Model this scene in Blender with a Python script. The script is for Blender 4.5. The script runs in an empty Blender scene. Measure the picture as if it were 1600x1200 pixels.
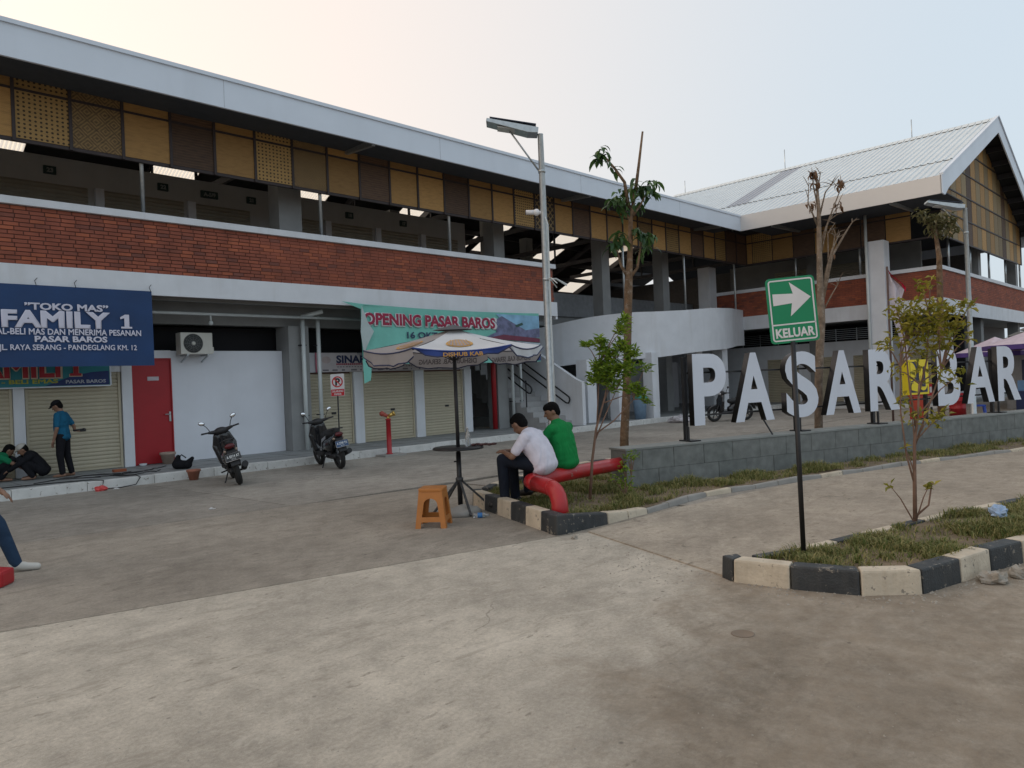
import bpy, bmesh, math, random
from mathutils import Vector, Matrix, noise as mnoise
random.seed(7)
R = math.radians
S2 = math.sqrt(0.5)
sc = bpy.context.scene
col = sc.collection

# ---------------------------------------------------------------- camera
# world: X runs along the long market front (away, to the right), Y is square to it (away, to the left)
cam_d = bpy.data.cameras.new('camera')
cam = bpy.data.objects.new('camera', cam_d); col.objects.link(cam)
cam_d.sensor_width = 36.0; cam_d.lens = 1150/1600*36.0
cam_d.shift_y = -2/1600; cam_d.clip_end = 3000; cam_d.clip_start = 0.05
roll = R(2.4)
r0 = Vector((S2, -S2, 0)); u0 = Vector((0, 0, 1)); fw = Vector((S2, S2, 0))
rc = math.cos(roll)*r0 - math.sin(roll)*u0
uc = math.sin(roll)*r0 + math.cos(roll)*u0
m3 = Matrix((rc, uc, -fw)).transposed()
cam.matrix_world = Matrix.Translation((0, 0, 1.7)) @ m3.to_4x4()
sc.camera = cam

# ---------------------------------------------------------------- sky, sun, exposure
SUN_EL, SUN_DIR = R(14), Vector((-0.45, 0.89, 0)).normalized()
world = bpy.data.worlds.new('World'); sc.world = world; world.use_nodes = True
wn, wl = world.node_tree.nodes, world.node_tree.links
wn.clear()
wo = wn.new('ShaderNodeOutputWorld'); bg = wn.new('ShaderNodeBackground')
sky = wn.new('ShaderNodeTexSky'); sky.sky_type = 'NISHITA'; sky.sun_disc = False
sky.sun_elevation = SUN_EL; sky.sun_rotation = math.atan2(SUN_DIR.x, SUN_DIR.y)
sky.air_density = 1.3; sky.dust_density = 6.0; sky.ozone_density = 1.5; sky.altitude = 20
# thin even overcast veil over the clear sky
veil = wn.new('ShaderNodeMix'); veil.data_type = 'RGBA'; veil.inputs[0].default_value = 0.75
# haze glows warm around the low sun and turns cool away from it
wtc = wn.new('ShaderNodeTexCoord'); wdot = wn.new('ShaderNodeVectorMath'); wdot.operation = 'DOT_PRODUCT'
wdot.inputs[1].default_value = (SUN_DIR.x*math.cos(SUN_EL), SUN_DIR.y*math.cos(SUN_EL), math.sin(SUN_EL))
wl.new(wtc.outputs['Generated'], wdot.inputs[0])
wmr = wn.new('ShaderNodeMapRange'); wmr.interpolation_type = 'SMOOTHSTEP'; wmr.inputs[1].default_value = -0.25; wmr.inputs[2].default_value = 0.95
wl.new(wdot.outputs['Value'], wmr.inputs[0])
whz = wn.new('ShaderNodeMix'); whz.data_type = 'RGBA'; whz.inputs[6].default_value = (4.7, 5.35, 5.95, 1); whz.inputs[7].default_value = (8.2, 6.7, 5.6, 1)
wl.new(wmr.outputs[0], whz.inputs[0]); wl.new(whz.outputs[2], veil.inputs[7])
wl.new(sky.outputs[0], veil.inputs[6]); wl.new(veil.outputs[2], bg.inputs[0])
bg.inputs[1].default_value = 0.14
wl.new(bg.outputs[0], wo.inputs[0])
sun_d = bpy.data.lights.new('sun', 'SUN'); sun_d.energy = 0.7; sun_d.angle = R(14); sun_d.color = (1.0, 0.84, 0.66)
sun = bpy.data.objects.new('sun', sun_d); col.objects.link(sun)
sun.rotation_euler = (Vector((SUN_DIR.x*math.cos(SUN_EL), SUN_DIR.y*math.cos(SUN_EL), math.sin(SUN_EL)))).to_track_quat('Z', 'Y').to_euler()
sun.location = (-20, 40, 20)
sc.view_settings.view_transform = 'Standard'; sc.view_settings.look = 'None'
sc.view_settings.gamma = 1.0; sc.view_settings.exposure = 0.27; sc.view_settings.use_curve_mapping = False
sc.render.engine = 'CYCLES'
try:
    sc.cycles.use_denoising = True
    sc.cycles.max_bounces = 7; sc.cycles.diffuse_bounces = 4; sc.cycles.transparent_max_bounces = 8
except Exception:
    pass

# ---------------------------------------------------------------- helpers
ORI = {}          # object -> world origin of its coordinate frame
def tag(o, label=None, cat=None, group=None, kind=None):
    if label: o['label'] = label
    if cat: o['category'] = cat
    if group: o['group'] = group
    if kind: o['kind'] = kind
    return o
def thing(name, label, cat, loc=(0, 0, 0), rz=0, group=None):
    o = bpy.data.objects.new(name, None); col.objects.link(o)
    o.empty_display_size = 0.2
    o.location = loc; o.rotation_euler = (0, 0, rz)
    ORI[o] = Vector(loc)
    return tag(o, label, cat, group)
def local(parent):
    ORI[parent] = Vector((0, 0, 0)); return parent
def copy_tree(o, parent=None, **kw):
    c = o.copy(); col.objects.link(c)
    if parent: c.parent = parent
    for ch in list(o.children): copy_tree(ch, c)
    return c

class MB:
    def __init__(s): s.v = []; s.f = []; s.m = []; s.sm = []; s.mi = 0; s.smooth = False
    def face(s, idx): s.f.append(tuple(idx)); s.m.append(s.mi); s.sm.append(s.smooth)
    def add(s, vs, fs, M=None):
        b = len(s.v)
        for p in vs: s.v.append(tuple(M @ Vector(p)) if M is not None else tuple(p))
        for f in fs: s.face([b+i for i in f])
        return s
    def box(s, x0, y0, z0, x1, y1, z1, M=None):
        if x0 > x1: x0, x1 = x1, x0
        if y0 > y1: y0, y1 = y1, y0
        if z0 > z1: z0, z1 = z1, z0
        return s.add([(x0,y0,z0),(x1,y0,z0),(x1,y1,z0),(x0,y1,z0),(x0,y0,z1),(x1,y0,z1),(x1,y1,z1),(x0,y1,z1)],
              [(0,3,2,1),(4,5,6,7),(0,1,5,4),(1,2,6,5),(2,3,7,6),(3,0,4,7)], M)
    def bar(s, a, b, w, h=None, up=(0,0,1)):
        a = Vector(a); b = Vector(b); h = h or w
        d = (b-a).normalized(); upv = Vector(up)
        if abs(d.dot(upv)) > 0.98: upv = Vector((1,0,0))
        x = d.cross(upv).normalized(); y = x.cross(d)
        vs = []
        for p in (a, b):
            for sx, sy in ((-1,-1),(1,-1),(1,1),(-1,1)): vs.append(p + x*sx*w/2 + y*sy*h/2)
        return s.add(vs, [(0,1,2,3),(7,6,5,4),(0,4,5,1),(1,5,6,2),(2,6,7,3),(3,7,4,0)])
    def tube(s, pts, r, n=8, cap=True):
        pts = [Vector(p) for p in pts]; k = len(pts)
        rs = r if isinstance(r, (list, tuple)) else [r]*k
        b = len(s.v); prevx = None
        for i, p in enumerate(pts):
            d = (pts[min(i+1,k-1)] - pts[max(i-1,0)]).normalized()
            if prevx is None:
                ref = Vector((0,0,1)) if abs(d.z) < 0.9 else Vector((1,0,0))
                x = d.cross(ref).normalized()
            else: x = (prevx - d*prevx.dot(d)).normalized()
            prevx = x; y = d.cross(x)
            for j in range(n):
                a = 2*math.pi*j/n
                s.v.append(tuple(p + (x*math.cos(a) + y*math.sin(a))*rs[i]))
        old = s.smooth; s.smooth = n > 5
        for i in range(k-1):
            for j in range(n):
                s.face((b+i*n+j, b+i*n+(j+1)%n, b+(i+1)*n+(j+1)%n, b+(i+1)*n+j))
        s.smooth = old
        if cap:
            s.face([b+j for j in range(n)][::-1]); s.face([b+(k-1)*n+j for j in range(n)])
        return s
    def lathe(s, prof, c=(0,0,0), n=16, M=None):
        b = len(s.v); c = Vector(c)
        for (r, z) in prof:
            for j in range(n):
                a = 2*math.pi*j/n; p = Vector((c.x+r*math.cos(a), c.y+r*math.sin(a), c.z+z))
                s.v.append(tuple(M @ p) if M is not None else tuple(p))
        old = s.smooth; s.smooth = True
        for i in range(len(prof)-1):
            for j in range(n):
                s.face((b+i*n+j, b+i*n+(j+1)%n, b+(i+1)*n+(j+1)%n, b+(i+1)*n+j))
        s.smooth = old
        s.face([b+j for j in range(n)][::-1]); s.face([b+(len(prof)-1)*n+j for j in range(n)])
        return s
    def prism(s, poly, z0, z1, M=None):
        n = len(poly)
        vs = [(p[0],p[1],z0) for p in poly] + [(p[0],p[1],z1) for p in poly]
        fs = [tuple(range(n))[::-1], tuple(range(n,2*n))] + [(i,(i+1)%n,n+(i+1)%n,n+i) for i in range(n)]
        return s.add(vs, fs, M)
    def ext(s, poly, d):           # planar 3d polygon extruded by vector d
        n = len(poly); d = Vector(d); P = [Vector(p) for p in poly]
        return s.add(P + [p+d for p in P], [tuple(range(n))[::-1], tuple(range(n,2*n))] + [(i,(i+1)%n,n+(i+1)%n,n+i) for i in range(n)])
    def ball(s, c, r, nu=10, nv=7, M=None):
        rx, ry, rz = r if isinstance(r, (tuple, list)) else (r, r, r)
        b = len(s.v); c = Vector(c); vs = []
        for i in range(nv+1):
            t = math.pi*i/nv
            for j in range(nu):
                a = 2*math.pi*j/nu
                p = Vector((rx*math.sin(t)*math.cos(a), ry*math.sin(t)*math.sin(a), rz*math.cos(t)))
                if M is not None: p = M @ p
                vs.append(p + c)
        s.v += [tuple(p) for p in vs]; old = s.smooth; s.smooth = True
        for i in range(nv):
            for j in range(nu):
                s.face((b+i*nu+j, b+(i+1)*nu+j, b+(i+1)*nu+(j+1)%nu, b+i*nu+(j+1)%nu))
        s.smooth = old
        return s
    def mesh(s, name, mats):
        me = bpy.data.meshes.new(name)
        me.from_pydata(s.v, [], s.f)
        for m in (mats if isinstance(mats, (list, tuple)) else [mats]): me.materials.append(m)
        me.polygons.foreach_set('material_index', s.m); me.polygons.foreach_set('use_smooth', s.sm)
        me.update(); return me
    def build(s, name, mats, parent=None, bevel=0, fix=False, label=None, kind=None):
        if parent is not None and ORI.get(parent, Vector()).length > 0:
            o_ = ORI[parent]; s.v = [(p[0]-o_.x, p[1]-o_.y, p[2]-o_.z) for p in s.v]
        me = s.mesh(name, mats)
        if bevel or fix:
            bm = bmesh.new(); bm.from_mesh(me)
            bmesh.ops.remove_doubles(bm, verts=bm.verts, dist=1e-5)
            bmesh.ops.recalc_face_normals(bm, faces=bm.faces)
            if bevel:
                es = [e for e in bm.edges if len(e.link_faces) == 2 and e.calc_face_angle(0) > 0.6]
                bmesh.ops.bevel(bm, geom=es, offset=bevel, segments=2, profile=0.6, affect='EDGES', clamp_overlap=True)
            bm.to_mesh(me); bm.free()
        o = bpy.data.objects.new(name, me); col.objects.link(o)
        if parent is not None: o.parent = parent; ORI[o] = ORI.get(parent, Vector())
        else: ORI[o] = Vector((0,0,0))
        return tag(o, label, None, None, kind)

def put(name, me, parent, loc, rot=(0,0,0), scale=(1,1,1)):     # another copy of a small shared mesh
    o = bpy.data.objects.new(name, me); col.objects.link(o)
    o.parent = parent; o.location = Vector(loc) - ORI.get(parent, Vector()); o.rotation_euler = rot; o.scale = scale
    ORI[o] = ORI.get(parent, Vector())
    return o

# ---------------------------------------------------------------- materials
MATS = {}
def nodes_of(name):
    m = bpy.data.materials.new(name); m.use_nodes = True
    nt = m.node_tree; b = nt.nodes['Principled BSDF']; return m, nt, b
def mat(name, c, rough=0.6, metal=0.0, var=0.12, scale=6.0, bump=0.0, bscale=60.0, spec=0.5, dirt=0.0, dirtc=(0.12,0.10,0.08), trans=0.0, alpha=1.0, rnd=0.0, coat=0.0, chip=0.0, chipc=(0.27,0.25,0.22), chips=14.0):
    if name in MATS: return MATS[name]
    m, nt, b = nodes_of(name); N, L = nt.nodes, nt.links
    tc = N.new('ShaderNodeTexCoord')
    no = N.new('ShaderNodeTexNoise'); no.inputs['Scale'].default_value = scale; no.inputs['Detail'].default_value = 6
    L.new(tc.outputs['Object'], no.inputs['Vector'])
    mp = N.new('ShaderNodeMapRange'); mp.inputs[1].default_value = 0.3; mp.inputs[2].default_value = 0.7
    mp.inputs[3].default_value = 1-var; mp.inputs[4].default_value = 1+var
    L.new(no.outputs['Fac'], mp.inputs[0])
    mu = N.new('ShaderNodeMix'); mu.data_type = 'RGBA'; mu.blend_type = 'MULTIPLY'; mu.inputs[0].default_value = 1
    mu.inputs[6].default_value = (*c, 1); L.new(mp.outputs[0], mu.inputs[7])
    out = mu.outputs[2]
    if rnd:
        oi = N.new('ShaderNodeObjectInfo'); m2 = N.new('ShaderNodeMapRange')
        m2.inputs[3].default_value = 1-rnd; m2.inputs[4].default_value = 1+rnd; L.new(oi.outputs['Random'], m2.inputs[0])
        mu2 = N.new('ShaderNodeMix'); mu2.data_type = 'RGBA'; mu2.blend_type = 'MULTIPLY'; mu2.inputs[0].default_value = 1
        L.new(out, mu2.inputs[6]); L.new(m2.outputs[0], mu2.inputs[7]); out = mu2.outputs[2]
    if dirt:
        n2 = N.new('ShaderNodeTexNoise'); n2.inputs['Scale'].default_value = scale*0.35; n2.inputs['Detail'].default_value = 9; n2.inputs['Roughness'].default_value = 0.65
        mpp = N.new('ShaderNodeMapping'); mpp.inputs['Scale'].default_value = (2.2, 2.2, 0.30); L.new(tc.outputs['Object'], mpp.inputs['Vector']); L.new(mpp.outputs[0], n2.inputs['Vector'])
        cr = N.new('ShaderNodeMapRange'); cr.inputs[1].default_value = 0.52; cr.inputs[2].default_value = 0.78; cr.inputs[4].default_value = dirt
        L.new(n2.outputs['Fac'], cr.inputs[0])
        md = N.new('ShaderNodeMix'); md.data_type = 'RGBA'; md.inputs[7].default_value = (*dirtc, 1)
        L.new(cr.outputs[0], md.inputs[0]); L.new(out, md.inputs[6]); out = md.outputs[2]
    if chip:
        n3 = N.new('ShaderNodeTexNoise'); n3.inputs['Scale'].default_value = chips; n3.inputs['Detail'].default_value = 10; n3.inputs['Roughness'].default_value = 0.7
        g3 = N.new('ShaderNodeNewGeometry'); L.new(g3.outputs['Position'], n3.inputs['Vector'])
        c3 = N.new('ShaderNodeMapRange'); c3.inputs[1].default_value = 0.66-0.16*chip; c3.inputs[2].default_value = 0.69-0.16*chip; L.new(n3.outputs['Fac'], c3.inputs[0])
        m3_ = N.new('ShaderNodeMix'); m3_.data_type = 'RGBA'; m3_.inputs[7].default_value = (*chipc, 1); L.new(c3.outputs[0], m3_.inputs[0]); L.new(out, m3_.inputs[6]); out = m3_.outputs[2]
    L.new(out, b.inputs['Base Color'])
    b.inputs['Roughness'].default_value = rough; b.inputs['Metallic'].default_value = metal
    b.inputs['Specular IOR Level'].default_value = spec
    if coat: b.inputs['Coat Weight'].default_value = coat; b.inputs['Coat Roughness'].default_value = 0.1
    if trans: b.inputs['Transmission Weight'].default_value = trans
    if bump:
        nb = N.new('ShaderNodeTexNoise'); nb.inputs['Scale'].default_value = bscale; nb.inputs['Detail'].default_value = 5
        L.new(tc.outputs['Object'], nb.inputs['Vector'])
        bp = N.new('ShaderNodeBump'); bp.inputs['Strength'].default_value = bump; bp.inputs['Distance'].default_value = 0.02
        L.new(nb.outputs['Fac'], bp.inputs['Height']); L.new(bp.outputs[0], b.inputs['Normal'])
    MATS[name] = m; return m
def leaf_mat(name, c, c2, rough=0.5):
    if name in MATS: return MATS[name]
    m, nt, b = nodes_of(name); N, L = nt.nodes, nt.links
    g = N.new('ShaderNodeNewGeometry'); oi = N.new('ShaderNodeObjectInfo')
    ad = N.new('ShaderNodeMath'); ad.operation = 'ADD'; L.new(g.outputs['Random Per Island'], ad.inputs[0]); L.new(oi.outputs['Random'], ad.inputs[1])
    fr = N.new('ShaderNodeMath'); fr.operation = 'FRACT'; L.new(ad.outputs[0], fr.inputs[0])
    mx = N.new('ShaderNodeMix'); mx.data_type = 'RGBA'; mx.inputs[6].default_value = (*c, 1); mx.inputs[7].default_value = (*c2, 1)
    L.new(fr.outputs[0], mx.inputs[0]); L.new(mx.outputs[2], b.inputs['Base Color'])
    b.inputs['Roughness'].default_value = rough
    tr = N.new('ShaderNodeBsdfTranslucent'); L.new(mx.outputs[2], tr.inputs[0])
    ms = N.new('ShaderNodeMixShader'); ms.inputs[0].default_value = 0.3
    L.new(b.outputs[0], ms.inputs[1]); L.new(tr.outputs[0], ms.inputs[2])
    L.new(ms.outputs[0], N['Material Output'].inputs['Surface'])
    MATS[name] = m; return m

def canvas(name, c, tr=0.45):
    m = mat(name, c, 0.85, var=0.06, scale=3, dirt=0.2, dirtc=(c[0]*.6,c[1]*.6,c[2]*.6)); N, L = m.node_tree.nodes, m.node_tree.links
    b = N['Principled BSDF']; t = N.new('ShaderNodeBsdfTranslucent'); L.new(b.inputs['Base Color'].links[0].from_socket, t.inputs[0])
    ms = N.new('ShaderNodeMixShader'); ms.inputs[0].default_value = tr; L.new(b.outputs[0], ms.inputs[1]); L.new(t.outputs[0], ms.inputs[2]); L.new(ms.outputs[0], N['Material Output'].inputs['Surface'])
    return m
WHITE = mat('white_wall_paint', (0.66,0.68,0.715), 0.75, var=0.05, scale=2.2, bump=0.15, bscale=90, dirt=0.42, dirtc=(0.45,0.435,0.41))
SHOPW = mat('shop_wall_paint', (0.66,0.68,0.73), 0.75, var=0.05, scale=1.2, bump=0.15, bscale=90, dirt=0.25, dirtc=(0.48,0.48,0.48))
WHITE2 = mat('white_fascia_metal', (0.66,0.72,0.80), 0.45, var=0.04, scale=0.9, dirt=0.3, dirtc=(0.48,0.52,0.57))
GREYW = mat('grey_render', (0.25,0.255,0.255), 0.85, var=0.10, scale=2.0, bump=0.2, dirt=0.3, dirtc=(0.25,0.24,0.22))
CONC = mat('bare_concrete', (0.30,0.29,0.27), 0.9, var=0.15, scale=3.0, bump=0.3, bscale=40, dirt=0.3, dirtc=(0.16,0.15,0.13))
DARKST = mat('dark_steel', (0.035,0.035,0.042), 0.5, 0.3, var=0.15, scale=5)
DARKWOOD = mat('dark_stained_frame', (0.040,0.028,0.028), 0.6, var=0.2, scale=8)
GALV = mat('galvanised_steel', (0.44,0.47,0.48), 0.38, 0.75, var=0.12, scale=14)
PVC = mat('pvc_pipe_white', (0.56,0.60,0.60), 0.4, var=0.05, scale=4, dirt=0.2)
BLACK = mat('black_paint', (0.012,0.012,0.014), 0.45, var=0.2, scale=10)
RED = mat('red_paint', (0.36,0.012,0.018), 0.42, var=0.10, scale=5, dirt=0.2, dirtc=(0.2,0.05,0.04))
DOORRED = mat('red_door_paint', (0.34,0.009,0.015), 0.5, var=0.06, scale=3)
SHUT = mat('beige_shutter_paint', (0.47,0.42,0.31), 0.5, var=0.05, scale=3, dirt=0.25, dirtc=(0.33,0.29,0.22), rnd=0.05)
SHUT2 = mat('upper_shutter_paint', (0.33,0.30,0.24), 0.55, var=0.06, scale=3, dirt=0.2)
BRICKM = mat('mortar_dark', (0.11,0.055,0.044), 0.95, var=0.2, scale=20, bump=0.3)
ROOFIN = mat('roof_shade_dark', (0.02,0.021,0.023), 0.9, var=0.1)  # near-black colour stands in for shade under the roofs
WALKT = mat('walkway_tile', (0.24,0.25,0.25), 0.7, var=0.12, scale=3, dirt=0.5, dirtc=(0.17,0.16,0.14))

def brick_mat(name, island):
    m, nt, b = nodes_of(name); N, L = nt.nodes, nt.links
    src = N.new('ShaderNodeNewGeometry').outputs['Random Per Island'] if island else N.new('ShaderNodeObjectInfo').outputs['Random']
    cr = N.new('ShaderNodeValToRGB'); e = cr.color_ramp.elements
    e[0].position = 0.0; e[0].color = (0.165,0.052,0.036,1); e[1].position = 1.0; e[1].color = (0.32,0.092,0.045,1)
    for p, c in ((0.06,(0.15,0.055,0.040,1)),(0.12,(0.215,0.064,0.039,1)),(0.75,(0.245,0.070,0.040,1)),(0.9,(0.28,0.080,0.042,1))):
        k = cr.color_ramp.elements.new(p); k.color = c
    L.new(src, cr.inputs[0])
    tc = N.new('ShaderNodeTexCoord'); no = N.new('ShaderNodeTexNoise'); no.inputs['Scale'].default_value = 1.3 if island else 3; no.inputs['Detail'].default_value = 6
    g = N.new('ShaderNodeNewGeometry'); L.new(g.outputs['Position'], no.inputs['Vector'])
    mp = N.new('ShaderNodeMapRange'); mp.inputs[1].default_value = 0.3; mp.inputs[2].default_value = 0.7; mp.inputs[3].default_value = 0.92; mp.inputs[4].default_value = 1.35
    L.new(no.outputs['Fac'], mp.inputs[0])
    mu = N.new('ShaderNodeMix'); mu.data_type = 'RGBA'; mu.blend_type = 'MULTIPLY'; mu.inputs[0].default_value = 1
    L.new(cr.outputs[0], mu.inputs[6]); L.new(mp.outputs[0], mu.inputs[7]); L.new(mu.outputs[2], b.inputs['Base Color'])
    b.inputs['Roughness'].default_value = 0.85
    return m
BRICK1 = brick_mat('brick_face', False); BRICK2 = brick_mat('brick_face_joined', True)

def bamboo(name, base, dark, kind, sc_=1.0, tr=0.18):
    """woven split-bamboo sheet; the weave is fine print on a real panel"""
    m, nt, b = nodes_of(name); N, L = nt.nodes, nt.links
    g = N.new('ShaderNodeNewGeometry'); oi = N.new('ShaderNodeObjectInfo'); sep = N.new('ShaderNodeSeparateXYZ'); L.new(g.outputs['Position'], sep.inputs[0])
    h = N.new('ShaderNodeMath'); h.operation = 'SUBTRACT'; L.new(sep.outputs[0], h.inputs[0]); L.new(sep.outputs[1], h.inputs[1])
    def mth(op, a, bb=None, c=None):
        n = N.new('ShaderNodeMath'); n.operation = op
        for i, q in enumerate((a, bb, c)):
            if q is None: continue
            if isinstance(q, (int, float)): n.inputs[i].default_value = q
            else: L.new(q, n.inputs[i])
        return n.outputs[0]
    hx, z = h.outputs[0], sep.outputs[2]
    fine = mth('MULTIPLY', mth('SINE', mth('MULTIPLY', hx, 190)), mth('SINE', mth('MULTIPLY', z, 150)))
    fine = mth('MULTIPLY_ADD', fine, 0.10, 0.0)
    if kind == 'dots':
        a = mth('SINE', mth('MULTIPLY', hx, 2*math.pi/0.095)); c = mth('SINE', mth('MULTIPLY', z, 2*math.pi/0.085))
        pat = mth('GREATER_THAN', mth('MULTIPLY', mth('MULTIPLY_ADD', a, 0.5, 0.5), mth('MULTIPLY_ADD', c, 0.5, 0.5)), 0.52)
    elif kind == 'diamond':
        d1 = mth('PINGPONG', mth('ADD', hx, z), 0.17); d2 = mth('PINGPONG', mth('SUBTRACT', hx, z), 0.17)
        w = mth('SINE', mth('MULTIPLY', mth('MAXIMUM', d1, d2), 2*math.pi/0.075))
        pat = mth('MULTIPLY_ADD', w, 0.35, 0.4)
    elif kind == 'lattice':
        d1 = mth('PINGPONG', mth('ADD', hx, z), 0.11); d2 = mth('PINGPONG', mth('SUBTRACT', hx, z), 0.11)
        pat = mth('GREATER_THAN', mth('MINIMUM', d1, d2), 0.03)
    elif kind == 'dark':
        w = mth('SINE', mth('MULTIPLY', z, 2*math.pi/0.06)); pat = mth('MULTIPLY_ADD', w, 0.18, 0.3)
    else:
        w = mth('SINE', mth('MULTIPLY', z, 2*math.pi/0.035)); pat = mth('MULTIPLY_ADD', w, 0.07, 0.07)
    no = N.new('ShaderNodeTexNoise'); no.inputs['Scale'].default_value = 5; no.inputs['Detail'].default_value = 7
    mpp = N.new('ShaderNodeMapping'); mpp.inputs['Scale'].default_value = (1, 1, 4); L.new(g.outputs['Position'], mpp.inputs['Vector']); L.new(mpp.outputs[0], no.inputs['Vector'])
    pat = mth('ADD', mth('ADD', pat, fine), mth('MULTIPLY_ADD', no.outputs['Fac'], 1.2, -0.58))
    pat.node.use_clamp = True
    mx = N.new('ShaderNodeMix'); mx.data_type = 'RGBA'; mx.inputs[6].default_value = (*base, 1); mx.inputs[7].default_value = (*dark, 1); L.new(pat, mx.inputs[0])
    mr = N.new('ShaderNodeMapRange'); mr.inputs[3].default_value = 0.66; mr.inputs[4].default_value = 1.14; L.new(oi.outputs['Random'], mr.inputs[0])
    mu = N.new('ShaderNodeMix'); mu.data_type = 'RGBA'; mu.blend_type = 'MULTIPLY'; mu.inputs[0].default_value = 1
    L.new(mx.outputs[2], mu.inputs[6]); L.new(mr.outputs[0], mu.inputs[7]); L.new(mu.outputs[2], b.inputs['Base Color'])
    b.inputs['Roughness'].default_value = 0.65
    bp = N.new('ShaderNodeBump'); bp.inputs['Strength'].default_value = 0.4; bp.inputs['Distance'].default_value = 0.01; L.new(pat, bp.inputs['Height']); bp.invert = True
    L.new(bp.outputs[0], b.inputs['Normal'])
    trn = N.new('ShaderNodeBsdfTranslucent'); L.new(mu.outputs[2], trn.inputs[0])
    ms = N.new('ShaderNodeMixShader'); ms.inputs[0].default_value = tr
    L.new(b.outputs[0], ms.inputs[1]); L.new(trn.outputs[0], ms.inputs[2]); L.new(ms.outputs[0], N['Material Output'].inputs['Surface'])
    return m
BAM = {'p': bamboo('bamboo_plain', (0.50,0.285,0.095), (0.20,0.10,0.035), 'plain'),
       'o': bamboo('bamboo_dotted', (0.50,0.31,0.11), (0.05,0.03,0.016), 'dots'),
       'd': bamboo('bamboo_diamond', (0.44,0.28,0.11), (0.11,0.07,0.035), 'diamond'),
       'l': bamboo('bamboo_lattice', (0.42,0.28,0.12), (0.045,0.03,0.025), 'lattice'),
       'k': bamboo('bamboo_dark', (0.16,0.09,0.05), (0.05,0.03,0.024), 'dark'),
       'g': bamboo('bamboo_weathered', (0.34,0.25,0.13), (0.20,0.14,0.075), 'plain')}

def text(body, size, M, mats, parent, name='lettering', off=0.0, ext=0.002, xs=1.0, align='CENTER', shear=0.0, smallcap=1.0, width=None, space=1.0, label=None):
    """flat or solid lettering from the built-in font; M puts text plane (x right, y up, z out) into the world"""
    cu = bpy.data.curves.new(name, 'FONT'); cu.body = body; cu.size = size; cu.align_x = align; cu.bevel_depth = off; cu.bevel_resolution = 0; cu.extrude = ext; cu.shear = shear
    cu.resolution_u = 3; cu.space_character = space
    to = bpy.data.objects.new('tmp_text', cu); col.objects.link(to)
    dg = bpy.context.evaluated_depsgraph_get(); dg.update()
    me = bpy.data.meshes.new_from_object(to.evaluated_get(dg))
    bpy.data.objects.remove(to); bpy.data.curves.remove(cu)
    if width and len(me.vertices):
        xsn = [v.co.x for v in me.vertices]; xs = width/(max(xsn)-min(xsn))
    zs = ext/(ext+off) if off else 1.0          # keep the print flat however bold it is
    T = Matrix.Translation(-ORI.get(parent, Vector())) @ M @ Matrix.Diagonal((xs,1,zs,1))
    me.transform(T); me.materials.clear(); me.materials.append(mats); me.update()
    o = bpy.data.objects.new(name, me); col.objects.link(o)
    if parent is not None: o.parent = parent
    ORI[o] = ORI.get(parent, Vector())
    if label: o['label'] = label
    return o
def frame(o, x, y):          # matrix with given origin, right and up vectors
    x = Vector(x).normalized(); y = Vector(y).normalized(); z = x.cross(y)
    return Matrix.Translation(o) @ Matrix((x, y, z)).transposed().to_4x4()
def front(u, v, z):           # text on a face looking along -Y (the long market front)
    return frame((u, v, z), (1,0,0), (0,0,1))
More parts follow.
